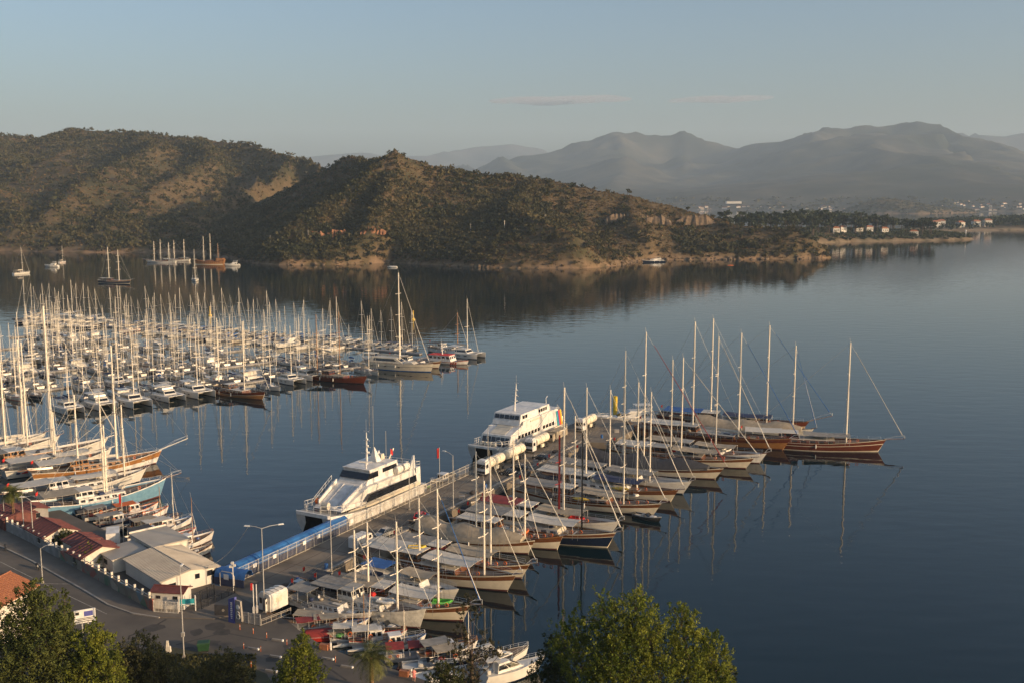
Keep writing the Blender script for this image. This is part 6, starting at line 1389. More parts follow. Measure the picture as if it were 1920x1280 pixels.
# fences near the gate
def fence(label, a, b, h=1.6, m='fence_paint', step=2.0, bars=9, solid=None, group=None, name='fence'):
    a, b = Vector(a), Vector(b); d = b - a; L = d.length; ang = math.atan2(d.y, d.x); k = max(1, round(L / step)); w_ = L / k; o = empty(name, a, ang, label, 'fence', group)
    dz = d.z / L
    for i in range(k):
        mb = MB(); x0 = i * w_
        mb.box((x0, 0, h / 2), (.10, .10, h + .1))
        for z in (.12, h * .72, h - .05): mb.box((x0 + w_ / 2, 0, z), (w_, .05, .07))
        for j in range(1, bars): mb.box((x0 + w_ * j / bars, 0, h / 2), (.035, .035, h - .2))
        mb.build('fence_panel', m, o)
    MB().box((L, 0, h / 2), (.12, .12, h + .1)).build('end_post', m, o)
    return o
fo = fence('long pale barred fence along the seaward edge of the pier', pier(0, .3, DECK), pier(84, .3, DECK), 2.5, 'fence_paint', 2.5, 7)
for u in (9, 17, 21, 4, 31): MB().box((u, -.08, 1.7), (.8, .04, .7)).build('notice', 'sign_white', fo)
fence('barred fence in front of the white kiosk', gp(289, 1147), gp(334, 1150), 1.9, 'plaster_white', 1.6, 8)
fence('short barred fence right of the harbour sign', gp(455, 1166), gp(488, 1172), 1.7, 'galv', 1.2, 8)
fence('thin dark railing of the ramp leading to the gate', gp(378, 1142), gp(440, 1112), 1.3, 'dark_metal', 1.6, 4)
fence('second thin dark railing on the shed side of the gate ramp', gp(362, 1135), gp(402, 1113), 1.8, 'dark_metal', 1.8, 3)
fence('concrete barrier rail along the water side of the gate square', gp(490, 1172), gp(545, 1150), 1.0, 'concrete', 1.8, 2)
fence('low barrier rail on the pier edge by the slim lamp post', pier(22, 9.9, DECK), pier(34, 9.9, DECK), 1.2, 'fence_paint', 2.0, 2)
# gate arch with camera pole
c = pier(-2.5, .3); o = simple('entrance_gate', 'pale gate frame with curved top at the mouth of the blue tunnel', 'gate', (c.x, c.y, DECK), R(PHDG - 90)); MB().tube([(-1.6, 0, 0), (-1.6, 0, 2.2), (-1.2, 0, 2.6), (.9, 0, 2.7), (1.5, 0, 2.2), (1.5, 0, 0)], .07, 6).build('frame', 'fence_paint', o); MB().box((-.2, -.06, 1.8), (1.0, .04, .9)).build('notice', 'sign_white', o)
c = gp(438, 1106); o = simple('camera_pole', 'short pole carrying cameras and speakers by the gate', 'pole', (c.x, c.y, ZG)); MB().tube([(0, 0, 0), (0, 0, 4.6)], .08, 6).build('pole', 'white_paint', o)
for a_, z in ((.3, 4.3), (-.3, 4.1), (.0, 4.7)): MB().box((a_, -.1, z), (.4, .35, .35)).build('camera', 'white_paint', o)
# blue covered walkway
tn = empty('covered_walkway', pier(0, -1.75, DECK), R(PHDG), 'blue barrel roofed walkway running along the pier fence', 'walkway')
def barrel(mb, x0, x1, r=1.45, base=1.15, y0=0, n=10, th=.06):
    for_ = lambda x, rr: [(x, y0 - rr * math.cos(math.pi * j / n), base + rr * math.sin(math.pi * j / n)) for j in range(n + 1)]
    rings = []
    k = max(1, int((x1 - x0) / 1.5))
    for i in range(k + 1): x = x0 + (x1 - x0) * i / k; rings.append(for_(x, r) + for_(x, r - th)[::-1])
    mb.loft(rings)
mat('blue_sheet', (.035, .145, .37), .38, var=.12, scale=.5, detail=6)
b = MB(); barrel(b, -2, 31); b.build('roof', 'blue_sheet', tn, smooth=True)
for x in (-2, .3, 1.1, 5.5, 6.2, 14, 22, 30.9):
    b = MB(); barrel(b, x, x + .14, 1.50, th=.09); b.build('roof_rib', 'canvas_blue', tn)
for s_ in (1, -1): MB().box((14.5, s_ * 1.45, .6), (33, .06, 1.2)).build('side_wall', 'canvas_navy', tn)
a, b_ = gp(398, 1098), gp(440, 1104); d = b_ - a
t2 = empty('covered_walkway', (a.x + .5, a.y + 2.2, ZG), math.atan2(d.y, d.x), 'darker blue stretch of covered walkway beside the shed', 'walkway'); b = MB(); barrel(b, 0, d.length + 1.5, 1.3, 1.3); b.build('roof', 'canvas_blue', t2, smooth=True); MB().box((d.length / 2 + .6, -1.25, .6), (d.length + 1.5, .06, 1.3)).build('side_wall', 'canvas_navy', t2)
c = gp(378, 1075, 2.0); 
# festoon cable from the shed to the double lamp
a = g(318 + 58, 1062, 3.2); top = [o for o in COL.objects if o.get('label', '').startswith('tall double')][0].location + Vector((-2.1, .4, 13.5)); pts = []
for i in range(19): t = i / 18; p = a.lerp(top, t); p.z -= 3.2 * 4 * t * (1 - t) * .5; pts.append(p)
tag(MB().tube([p - pts[0] for p in pts], .035, 4).build('overhead_cable', 'mast_white'), 'slack overhead cable from the quay shed up to the double-armed lamp', 'cable').location = pts[0]

# ---- vehicles
def car(label, c, rz, m, L=4.4, cat='car', van=False):
    o = empty('parked_van' if van else 'parked_car', c, rz, label, cat); W = 1.8 if not van else 2.0
    if not van:
        sec = [(-.5, .42, .80, .88), (-.49, .45, .84, .95), (-.30, .45, .90, 1.0), (.18, .45, .90, 1.0), (.38, .45, .80, .98), (.49, .42, .70, .90), (.5, .40, .62, .84)]
        rings = [[(x * L, -W / 2 * k, .28), (x * L, -W / 2 * k, .62), (x * L, -W / 2 * k * .94, z), (x * L, 0, z + .03), (x * L, W / 2 * k * .94, z), (x * L, W / 2 * k, .62), (x * L, W / 2 * k, .28)] for x, _, z, k in sec]
        MB().loft(rings).build('body', m, o, smooth=True)
        MB().hexa([(-L * .44, -W * .45, .88), (L * .24, -W * .45, .88), (L * .24, W * .45, .88), (-L * .44, W * .45, .88)], [(-L * .30, -W * .36, 1.40), (L * .06, -W * .36, 1.42), (L * .06, W * .36, 1.42), (-L * .30, W * .36, 1.40)]).build('windows', 'glass', o)
        MB().hexa([(-L * .305, -W * .365, 1.395), (L * .065, -W * .365, 1.415), (L * .065, W * .365, 1.415), (-L * .305, W * .365, 1.395)], [(-L * .29, -W * .34, 1.45), (L * .05, -W * .34, 1.47), (L * .05, W * .34, 1.47), (-L * .29, W * .34, 1.45)]).build('roof', m, o)
        for s_ in (1, -1):
            for xa, xb in ((-.445, -.30), (.245, .06), (-.10, -.10)): MB().tube([(xa * L, s_ * W * .452, .88), (xb * L, s_ * W * .362, 1.41)], .05, 4).build('pillar', m, o)
            MB().box((L * .485, s_ * W * .33, .64), (.12, .36, .14)).build('headlight', 'lamp_glass', o); MB().box((-L * .49, s_ * W * .34, .72), (.08, .3, .16)).build('tail_light', 'red_paint', o); MB().box((L * .12, s_ * (W * .5 + .06), .98), (.16, .16, .12)).build('mirror', m, o)
    else:
        prof = [(-.5, .35), (.5, .35), (.5, .95), (.40, 1.15), (.30, 2.15), (.24, 2.30), (-.47, 2.35), (-.5, 2.2)]
        MB().hexa([(x * L, -W / 2, z) for x, z in prof], [(x * L, W / 2, z) for x, z in prof]).build('body', m, o)
        MB().hexa([(L * .405, -W * .45, 1.2), (L * .405, W * .45, 1.2), (L * .32, W * .42, 2.05), (L * .32, -W * .42, 2.05)], [(L * .425, -W * .45, 1.2), (L * .425, W * .45, 1.2), (L * .335, W * .42, 2.05), (L * .335, -W * .42, 2.05)]).build('windscreen', 'glass', o)
        for s_ in (1, -1): MB().box((L * .22, s_ * W * .5, 1.65), (L * .13, .04, .6)).build('side_window', 'glass', o); MB().box((L * .495, s_ * W * .36, .8), (.08, .3, .2)).build('headlight', 'lamp_glass', o)
        for x in (-.35, -.15, .05): MB().box((x * L, 0, 2.36), (.06, W * .9, .05)).build('roof_rib', m, o)
    for x in (-L * .31, L * .31):
        for y in (-1, 1): w_ = MB().lathe([(.12, -.11), (.33, -.11), (.33, .11), (.12, .11)], (x, y * (W / 2 - .1), .33), 14, 'y').build('wheel', 'rubber', o); MB().lathe([(.02, -.12), (.19, -.12), (.19, .12), (.02, .12)], (x, y * (W / 2 - .1), .33), 10, 'y').build('rim', 'alu', w_)
    return o
c = g(556, 1105, DECK); car('silver saloon car parked on the pier behind the white cabin', (c.x, c.y, DECK), R(PHDG + 180 - 2), 'car_silver')
c = pier(24.5, 7.6, DECK); car('white panel van parked against the boats on the pier', (c.x, c.y, DECK), R(PHDG - 2), 'white_paint', 5.4, 'van', True)
c = pier(31, 8.0, DECK); car('pale silver car parked nose to the camera beyond the white van', (c.x, c.y, DECK), R(PHDG + 172), 'car_silver', 4.2)
c = pier(43, 8.2, DECK); car('red car parked on the pier among the boats', (c.x, c.y, DECK), R(PHDG + 20), 'car_red', 4.2)
for i, (u, n_) in enumerate(((80, 8.4), (85, 8.6), (96, 8.8))): car(('first dark car in the row on the pier beside the road tanker', 'second dark car in the row on the pier beside the road tanker', 'dark car further out on the pier, past the first two')[i], pier(u, n_, DECK), R(PHDG + 90), 'car_dark', 4.2)
def tanker(label, u, n_, trailer=True, L1=7.0):
    o = empty('road_tanker', pier(u, n_, DECK), R(PHDG + 180), label, 'truck')   # +x = its front, towards the camera
    cb = MB().hexa([(2.0, -1.2, .6), (4.2, -1.2, .6), (4.2, 1.2, .6), (2.0, 1.2, .6)], [(2.1, -1.15, 3.4), (4.05, -1.15, 3.3), (4.05, 1.15, 3.3), (2.1, 1.15, 3.4)]).build('cab', 'white_paint', o)
    MB().hexa([(4.2, -1.05, 1.9), (4.2, 1.05, 1.9), (4.08, 1.05, 2.85), (4.08, -1.05, 2.85)], [(4.25, -1.05, 1.9), (4.25, 1.05, 1.9), (4.14, 1.05, 2.85), (4.14, -1.05, 2.85)]).build('windscreen', 'glass', cb); MB().box((3.2, -1.19, 2.3), (1.0, .06, .8)).build('side_window', 'glass', cb); MB().box((3.2, 1.19, 2.3), (1.0, .06, .8)).build('side_window', 'glass', cb)
    MB().box((3.0, 0, 3.55), (1.8, 2.1, .35), taper=.8).build('roof_spoiler', 'white_paint', cb); MB().box((4.22, 0, 1.0), (.12, 2.2, .5)).build('grille', 'dark_metal', cb)
    segs = [(-6.0, 1.6)] + ([(-16.5, -7.6)] if trailer else [])
    for k, (x0, x1) in enumerate(segs):
        t = MB().lathe([(.3, x0), (1.12, x0 + .25), (1.16, x0 + .9), (1.16, x1 - .9), (1.12, x1 - .25), (.3, x1)], (0, 0, 2.35), 18, 'x').build('tank', 'tank_paint', o, smooth=True)
        MB().box(((x0 + x1) / 2, 0, 3.53), (x1 - x0 - 1.6, .55, .12)).build('catwalk', 'galv', t); MB().box(((x0 + x1) / 2, 0, .95), (x1 - x0 - .6, .9, .35)).build('chassis', 'dark_metal', o)
        for x in (x0 + 2.6, (x0 + x1) / 2 + 1): MB().torus((x, 0, 2.35), 1.17, .04, 'x', 20, 4).build('tank_band', 'dark_metal', t)
        for s_ in (1, -1): MB().box(((x0 + x1) / 2 + .6, s_ * 1.0, 1.0), (1.6, .4, .8)).build('locker', 'tank_paint', o)
    wx = [3.2, -3.2, -4.5] + ([-9.5, -14.0, -15.2] if trailer else [])
    for x in wx:
        for s_ in (1, -1): MB().lathe([(.15, -.16), (.52, -.16), (.52, .16), (.15, .16)], (x, s_ * 1.02, .52), 14, 'y').build('wheel', 'rubber', o)
tanker('cream road tanker with trailer tank standing at the fence end, cab towards the camera', 80, 3.4)
tanker('second cream road tanker, beside the stern of the tall ferry', 104, 3.4, False)
lorry_box('dull grey tipper lorry behind the second road tanker', pier(117, 3.0, DECK), R(PHDG + 180), 9, 2.0, 'canvas_tan')
tanker('third cream tank truck near the far end of the pier', 131, 5.0, False)
def scooter(label, c, rz, m='car_dark', rider=False):
    o = empty('motorcycle', c, rz, label, 'motorcycle')
    for x in (-.65, .65): MB().torus((x, 0, .3), .24, .07, 'y', 14, 6).build('wheel', 'rubber', o)
    MB().hexa([(-.7, -.16, .45), (.2, -.16, .35), (.2, .16, .35), (-.7, .16, .45)], [(-.8, -.14, .8), (.1, -.14, .75), (.1, .14, .75), (-.8, .14, .8)]).build('body', m, o); MB().box((-.35, 0, .86), (.7, .28, .12)).build('seat', 'rubber', o)
    MB().tube([(.65, 0, .3), (.45, 0, 1.0)], .04, 5).build('fork', 'dark_metal', o); MB().tube([(.45, -.32, 1.02), (.45, .32, 1.02)], .03, 5).build('handlebar', 'dark_metal', o)
scooter('parked motorcycle on the road at the left edge', gp(10, 1030), R(-60)); scooter('parked motorcycle beside the curved lamp on the pavement', gp(71, 1066), R(-50))
scooter('scooter parked at the corner of the white guard cabin', gp(536, 1128), R(40), 'white_paint'); scooter('scooter standing in front of the gate posts', gp(488, 1141), R(10), 'white_paint')
# ---- bin, posts, stops
def bin_(label, c, rz):
    o = empty('rubbish_container', c, rz, label, 'bin'); MB().hexa([(-.7, -.5, .15), (.7, -.5, .15), (.7, .5, .15), (-.7, .5, .15)], [(-.85, -.62, 1.2), (.85, -.62, 1.2), (.85, .62, 1.2), (-.85, .62, 1.2)]).build('body', 'bin_green', o); MB().box((0, 0, 1.28), (1.75, 1.3, .16), taper=.9).build('lid', 'bin_green', o)
    for x in (-.6, .6): MB().ball((x, -.45, .1), .1, 8).build('wheel', 'rubber', o)
bin_('dark green wheeled rubbish container on the road edge', gp(382, 1219), R(12))
BP = empty('bollard', label='thin orange marker post on the grey promenade paving', cat='bollard', group='orange marker posts on the promenade'); MB().tube([(0, 0, 0), (0, 0, .85)], .045, 8).build('post', 'orange', BP); MB().tube([(0, 0, .55), (0, 0, .68)], .05, 8).build('band', 'sign_white', BP)
for i, (px, py) in enumerate(((457, 1215), (489, 1221), (475, 1187), (450, 1180), (629, 1240), (538, 1208), (500, 1195), (471, 1250))):
    b = BP if i == 0 else dup(BP); b.location = gp(px, py)
SP = empty('parking_stop', label='low concrete parking stop with pale end on the promenade', cat='kerb stop', group='parking stops on the promenade'); MB().box((0, 0, .12), (1.8, .3, .22), taper=.9).build('bar', 'concrete', SP); MB().box((.85, 0, .13), (.22, .32, .24), taper=.9).build('end_cap', 'sign_white', SP)
for i, (px, py) in enumerate(((520, 1200), (474, 1216), (516, 1231), (614, 1235), (508, 1258), (650, 1250))):
    b = SP if i == 0 else dup(SP); b.location = gp(px, py); b.rotation_euler = (0, 0, R(-18))
for i, (px, py) in enumerate(((608, 1216), (758, 1266))):
    o = simple('planter', ('brick planter box by the sailing dinghies, with a pale post', 'brick planter box near the walking person, with a pale post')[i], 'planter', gp(px, py), R(-15)); MB().box((0, 0, .4), (1.3, .7, .8), taper=.97).build('box', 'terracotta', o); MB().tube([(1.0, 0, 0), (1.0, 0, 1.1)], .14, 8).build('post', 'sign_white', o)
# white pile, statue-like box at the junction
o = simple('marker_stone', 'pale broken stone marker on the verge of the junction', 'stone', gp(316, 1221)); MB().box((0, 0, .4), (.7, .5, .8), taper=.8).build('stone', 'plaster', o); MB().box((-.1, 0, 1.2), (.4, .3, .9), .1, taper=.7).build('slab', 'plaster', o)
o = simple('mooring_pile', 'stout yellow mooring pile rising from the water beyond the pier', 'pile', pier(154, 4.5, 0)); MB().tube([(0, 0, -3), (0, 0, 7.0)], .62, 14).build('pile', 'yellow', o, smooth=True); MB().torus((0, 0, 1.2), .66, .12, 'z', 14, 5).build('collar', 'dark_metal', o)
for i, (px, py) in enumerate(((334 * 0 + 775, 600), (394, 592))):
    o = simple('navigation_buoy', ('slim yellow buoy afloat beyond the outer corner of the marina', 'slim yellow buoy afloat behind the middle of the far pontoon')[i], 'buoy', g(px, py)); MB().lathe([(.2, -.5), (1.0, -.3), (1.0, .5), (.3, .9), (.22, 4.2), (.05, 4.6)], (0, 0, 0), 12).build('float', 'yellow', o, smooth=True); MB().box((0, 0, 4.8), (.5, .5, .35)).build('topmark', 'yellow', o)
# clutter on the pier: nets, drums, crates, each a thing
for i, (u, n_) in enumerate(((2, 9), (4.5, 9.2), (8, 9.3), (40, 9), (44, 9.3), (58, 9), (63, 9.2), (68, 9.1), (92, 9.3), (104, 9.2), (124, 13), (132, 14), (143, 13), (12, 9.2))):
    p = pier(u, n_, DECK); lab = ('brown heap of nets at the pier edge', 'blue drum standing at the pier edge', 'grey locker box at the pier edge')[i % 3]
    full = lab + (', nearest the guard cabin', ', behind the solar roofed day boat', ', near the silver car', ', by the red car', ', left of the red car', ', past the red car', ', before the first tanker', ', opposite the tanker cab', ', opposite the tanker trailer', ', by the dark cars', ', opposite the tipper', ', past the tipper', ', at the far pier end', ', near the low barrier rail')[i]
    if i % 3 == 0: o = MB().ball((0, 0, .25), (1.2, .9, .55), 10).build('net_heap', 'bark', smooth=True)
    elif i % 3 == 1: o = MB().lathe([(.05, 0), (.32, 0), (.32, .9), (.05, .9)], (0, 0, 0), 12).build('drum', 'canvas_blue')
    else: o = MB().box((0, 0, .45), (1.3, .8, .9), taper=.95).build('locker_box', 'stone_grey')
    o.location = p; tag(o, full, ('net', 'drum', 'locker')[i % 3])

# ---- shore corner: sailing dinghies, red canopy pontoon, motorboats
def beach_cat(label, px, py, hdg, mast_top=None, lean=0):
    p = g(px, py, -.15); o = empty('beach_catamaran', p, R(hdg), label, 'sailing dinghy', 'beach catamarans by the promenade')
    for s_ in (1, -1): MB().loft([[(x, s_ * 1.1 + k * math.cos(a), .35 + k * 1.2 * math.sin(a)) for a in [2 * math.pi * j / 8 for j in range(8)]] for x, k in ((-2.6, .12), (-1.5, .22), (.6, .22), (2.0, .15), (2.9, .03))]).build('hull', 'gelcoat', o, smooth=True)
    MB().box((-.6, 0, .62), (2.6, 2.1, .06)).build('trampoline', 'canvas_grey', o)
    if mast_top: MB().tube([(.4, 0, .6), (.4 - lean, .1, mast_top)], .06, 6).build('mast', 'mast_white', o); MB().tube([(.4 - lean * .9, .1, mast_top * .9), (2.8, 1.0, .5)], .02, 3).build('stay', 'wire', o)
beach_cat('beach catamaran with the taller leaning mast by the promenade wall', 684, 1214, 15, 9.0, -.6); beach_cat('beach catamaran with the shorter bare mast, left of the taller one', 655, 1206, 18, 8.6, -.4)
beach_cat('mastless beach catamaran floating furthest right by the promenade edge', 708, 1222, 12)
open_boat('white sailing dinghy hull under a tan cover afloat at the promenade edge', g(640, 1196, 0), 10, 5, 'white_paint', 'canvas_tan', False, kind='sailing_dinghy', cat='sailing dinghy')
open_boat('red and white speedboat tied under the near black motorboat', g(612, 1196), 8, 7, 'red_paint', 'canvas_red', False)
open_boat('speedboat with a tan tarp hood, bow to the left, by the promenade corner', g(578, 1188), 175, 8, 'white_paint', 'canvas_grey', True)
open_boat('flat boat with a square tan cover beside the red and white speedboat', g(650, 1188), 5, 6, 'white_paint', 'canvas_tan', False)
for i, (px, py, hd, L, hm, cab, mh, can, lb) in enumerate((
    (556, 1176, 172, 8.5, ('navy', 'white_paint'), False, 0, 'canvas_tan', 'dark boat with tan canopy between the quay wall and the black cabin boat'),
    (598, 1186, 20, 7.5, ('white_paint', 'varnish'), False, 0, 'canvas_red', 'small boat with a dull red canopy in the corner of the near quay'),
    (634, 1182, 12, 8, ('white_paint', 'canvas_blue'), False, 0, 'canvas_tan', 'small boat with a wide tan canopy right of the red canopied one'),
    (668, 1200, 8, 7.5, ('white_paint', 'varnish'), False, 6.5, 'canvas_white', 'small white boat with short mast and pale canopy behind the beach catamarans'),
    (706, 1204, 14, 8, ('old_white', 'red_paint'), True, 0, 'canvas_white', 'small cabin boat with red gunwale right of the beach catamarans'),
    (742, 1214, 18, 8, ('white_paint', 'canvas_blue'), True, 5.0, None, 'small fishing boat with a low mast left of the red canopied landing stage'),
    (838, 1228, 24, 8.5, ('white_paint', 'varnish'), True, 0, 'canvas_grey', 'fishing boat with a grey canopy behind the thin pine'),
    (862, 1240, 24, 8.5, ('navy', 'white_paint'), True, 6.5, 'canvas_tan', 'navy fishing boat with short mast behind the thin pine'))):
    fishing_boat(lb, g(px, py), hd, L, hm, cab, mh, 'alu' if i % 2 else 'mast_wood', 'small boats at the near quay corner', can, seed=40 + i)
p = g(770, 1232); o = empty('ferry_pontoon', (p.x, p.y, 0), R(10), 'small landing stage with two red canopies and lifebuoys by the palm', 'pontoon'); o.scale = (.62, .62, .62); MB().box((0, 0, .35), (12, 3.6, .9)).build('deck', 'stone_grey', o)
for x, w_ in ((-3.6, 4.2), (2.6, 6.4)):
    a_ = MB().hexa([(x - w_ / 2, -1.7, 3.0), (x + w_ / 2, -1.7, 3.0), (x + w_ / 2, 1.7, 3.3), (x - w_ / 2, 1.7, 3.3)], [(x - w_ / 2, -1.7, 3.1), (x + w_ / 2, -1.7, 3.1), (x + w_ / 2, 1.7, 3.4), (x - w_ / 2, 1.7, 3.4)]).build('canopy', 'canvas_red', o)
    for dx in (-.45, .45):
        for y in (-1.6, 1.6): MB().tube([(x + dx * w_, y, .8), (x + dx * w_, y, 3.05)], .06, 5).build('post', 'white_paint', a_)
rail_line(o, [(-5.8, -1.7, .8), (-1.6, -1.7, .8)], 1.0)
for x in (-4.8, -3.0): lifebuoy(o, (x, -1.8, 1.5))
mb = MB(); mb.box((-2.4, -1.2, 1.3), (.7, .7, 1.0)); mb.build('locker', 'white_paint', o)
mo = motor_proto('white cabin cruiser with a hood, lower of the two at the bottom edge', 8.5, 'gelcoat', 'navy', False, 'canvas_white'); p = g(955, 1272); mo.location = (p.x, p.y, 0); mo.rotation_euler = (0, 0, R(28))
mo = sloop_proto('small white sailing cruiser lying above the lower cabin cruiser', 8.5, 'gelcoat', 'navy', 'canvas_white', 'canvas_white', 1.5, furl=None); p = g(940, 1243); mo.location = (p.x, p.y, 0); mo.rotation_euler = (0, 0, R(35))
for ch in list(KIDS[mo]):
    if ch.name.split('.')[0] in ('mast', 'boom', 'rigging', 'furled_sail'):
        for c2 in KIDS.get(ch, []): bpy.data.objects.remove(c2)
        bpy.data.objects.remove(ch)
open_boat('white motorboat behind the thin pine at the bottom edge', g(880, 1262), 20, 7.5, 'white_paint', None, True); open_boat('grey inflatable boat next to the landing stage with red canopies', g(800, 1252), 10, 7, 'stone_grey', None, True, kind='inflatable_boat')
open_boat('white boat with a peaked windscreen half hidden by the dark bush', g(820, 1274), 15, 8, 'white_paint', None, True)

# ---- the walking person in pink
def person(label, p, rz):
    me = bpy.data.meshes.new('person'); J = [(0, 0, .95, .15), (0, 0, 1.15, .145), (0, .01, 1.38, .17), (0, .02, 1.52, .06), (0, .03, 1.62, .09), (0, .03, 1.72, .085),
        (-.20, 0, 1.40, .06), (-.27, .03, 1.14, .045), (-.24, .16, .94, .035), (-.23, .22, .87, .04), (.20, 0, 1.40, .06), (.27, -.06, 1.14, .045), (.25, -.02, .92, .035), (.24, .02, .85, .04),
        (-.09, .02, .90, .11), (-.10, .16, .50, .075), (-.10, .12, .10, .05), (-.10, .26, .05, .05), (.09, -.02, .90, .11), (.10, .02, .50, .075), (.10, -.22, .12, .05), (.10, -.12, .05, .05)]
    E = [(0, 1), (1, 2), (2, 3), (3, 4), (4, 5), (2, 6), (6, 7), (7, 8), (8, 9), (2, 10), (10, 11), (11, 12), (12, 13), (0, 14), (14, 15), (15, 16), (16, 17), (0, 18), (18, 19), (19, 20), (20, 21)]
    me.from_pydata([j[:3] for j in J], E, []); o = bpy.data.objects.new('person', me); COL.objects.link(o); o.location = p; o.rotation_euler = (0, 0, rz)
    sk = o.modifiers.new('skin', 'SKIN'); me.skin_vertices[0].data[0].use_root = True
    for i, j in enumerate(J): me.skin_vertices[0].data[i].radius = (j[3], j[3])
    o.modifiers.new('sub', 'SUBSURF').levels = 1; o.modifiers['sub'].render_levels = 1
    me.materials.append(M['skin']); tag(o, label, 'person'); KIDS[o] = []
    sh = []
    for z, a, b in ((.88, .20, .16), (1.1, .185, .15), (1.3, .22, .165), (1.46, .17, .12), (1.53, .085, .08)): sh.append([(a * math.cos(t), .01 + b * math.sin(t), z) for t in [2 * math.pi * k / 12 for k in range(12)]])
    MB().loft(sh).build('shirt', 'pink_cloth', o, smooth=True)
    for s_, q_ in ((-1, [(-.21, 0, 1.41), (-.275, .03, 1.16)]), (1, [(.21, 0, 1.41), (.275, -.06, 1.16)])): MB().tube(q_, .075, 8).build('sleeve', 'pink_cloth', o)
    for q_ in ([(-.09, .02, .95), (-.10, .16, .48)], [(.09, -.02, .95), (.10, .02, .48)]): MB().tube(q_, .13, 8, .10).build('trouser_leg', 'pink_cloth', o, smooth=True)
    MB().ball((0, .01, 1.74), (.105, .115, .10), 10).build('hair', 'hair', o, smooth=True)
person('person in pink shirt and shorts walking on the promenade at the bottom edge', gp(776, 1276), R(200))
# ================================================================== trees close to the camera, town far away
GREEN = leaf_mat('broadleaf', (.085, .118, .015), (.215, .225, .030), .5, .40); DARKG = leaf_mat('dark_leaf', (.030, .042, .012), (.075, .082, .022), .5, .25)
CYP = leaf_mat('conifer_leaf', (.048, .066, .016), (.120, .130, .030), .5, .25); PINEN = leaf_mat('casuarina_leaf', (.035, .036, .018), (.070, .062, .028), .5, .25); PALM = leaf_mat('palm_leaf', (.085, .10, .024), (.18, .18, .055), .5, .35); DRY = leaf_mat('dry_shrub', (.055, .058, .020), (.110, .100, .036), .5, .25)
def leaf_tree(name, label, Y, lobes, base, m, leaf=.20, dens=1.0, seed=1, upright=.0, cat='tree', thin=1.0, group=None):
    """lobes: (px, py, r metres, depth offset); leaves set in sprays at the ends of limbs through every lobe"""
    p = np.random.RandomState(seed); c0 = q(base[0], base[1], Y); gz = hill_z(c0.x, Y) if len(base) < 3 else base[2]
    o = empty(name, (c0.x, Y, gz), 0, label, cat, group); org = Vector((c0.x, Y, gz)); L = []
    tr = MB()
    cs = [(q(px, py, Y + dy) - org, r) for px, py, r, dy in lobes]; top = max(c.z + r for c, r in cs)
    tr.tube([(0, 0, -.5), (.1, .1, top * .3), (.0, 0, top * .62)], max(.12, top * .022), 8, max(.06, top * .010))
    for c, r in cs:
        s0 = Vector((0, 0, min(top * .55, max(.3, c.z - r * 1.2) * .7))); mid = s0.lerp(c, .55) + Vector((0, 0, -.2)); tr.tube([s0, mid, c], max(.05, r * .05), 5, .03)
        nsp = int(23 * r * r * dens) + 6
        for k in range(nsp):
            d = p.normal(0, 1, 3); d /= np.linalg.norm(d); rr = r * (p.uniform(.35, 1.0) ** .6 if k % 8 else p.uniform(1.0, 1.32)); e = c + Vector(d * rr * (1, 1, 1.05 + upright))
            if k % 6 == 0: tr.tube([c, e], .025, 3, .01)
            axis = Vector(d) * .5 + Vector((0, 0, .35 + upright)); axis.normalize(); ln = r * p.uniform(.14, .27)
            n = int(p.uniform(16, 30) * thin)
            for j in range(n):
                t = p.uniform(-1, 1); pos = e + axis * (t * ln) + Vector(p.normal(0, 1, 3) * ln * .34 * (1.1 - .6 * t))
                a = Vector(p.normal(0, 1, 3)) + axis * (1.2 * upright); a.normalize(); b = a.cross(Vector(p.normal(0, 1, 3))).normalized(); s_ = leaf * p.uniform(.6, 1.3)
                L.append((pos + a * s_, pos - b * s_ * .45, pos - a * s_ * .8, pos + b * s_ * .45))
    tr.build('trunk', 'bark', o, smooth=True)
    V = np.array([tuple(v) for f in L for v in f]); cr = npmesh('crown', V, np.arange(len(V)).reshape(-1, 4), m); cr.parent = o; KIDS.setdefault(o, []).append(cr); return o
# the big bright tree at the lower right: three crowns
leaf_tree('poplar_tree', 'largest bright green tree at the bottom right, rising to a double top', 92, ((1190, 1142, 1.5, 0), (1205, 1170, 2.0, .5), (1130, 1160, 1.7, 0), (1150, 1195, 2.2, -.5), (1215, 1210, 2.4, -1), (1120, 1225, 2.2, -.5), (1180, 1250, 2.6, -1.5), (1090, 1250, 2.0, 0), (1245, 1250, 2.2, -1), (1150, 1290, 2.6, -2), (1080, 1180, 1.3, .8), (1060, 1212, 1.6, .6), (1230, 1290, 2.5, -2)), (1170, 1330), GREEN, .15, 1.0, 3, .5)
leaf_tree('poplar_tree', 'second bright green crown right of the largest tree, at the bottom edge', 92, ((1278, 1168, 1.4, .6), (1285, 1195, 1.7, .2), (1330, 1200, .95, .8), (1338, 1225, 1.4, .3), (1300, 1235, 2.0, -.5), (1345, 1255, 1.6, 0), (1290, 1275, 2.2, -1), (1350, 1290, 1.7, -.6)), (1310, 1340), GREEN, .15, 1.0, 4, .5)
leaf_tree('shrub', 'dark low shrub tip poking up right of the bright trees', 94, ((1372, 1268, .7, 0), (1362, 1285, 1.0, 0)), (1370, 1320), DARKG, .13, 1.2, 5, .2, 'shrub')
leaf_tree('broadleaf_tree', 'dark half-shaded crown left of the largest bright tree', 97, ((1042, 1215, 1.2, 0), (1025, 1250, 1.4, 0), (1055, 1255, 1.7, 0), (1015, 1275, 1.5, 0), (1060, 1290, 1.8, 0)), (1045, 1320), DARKG, .14, 1.1, 6, .1)
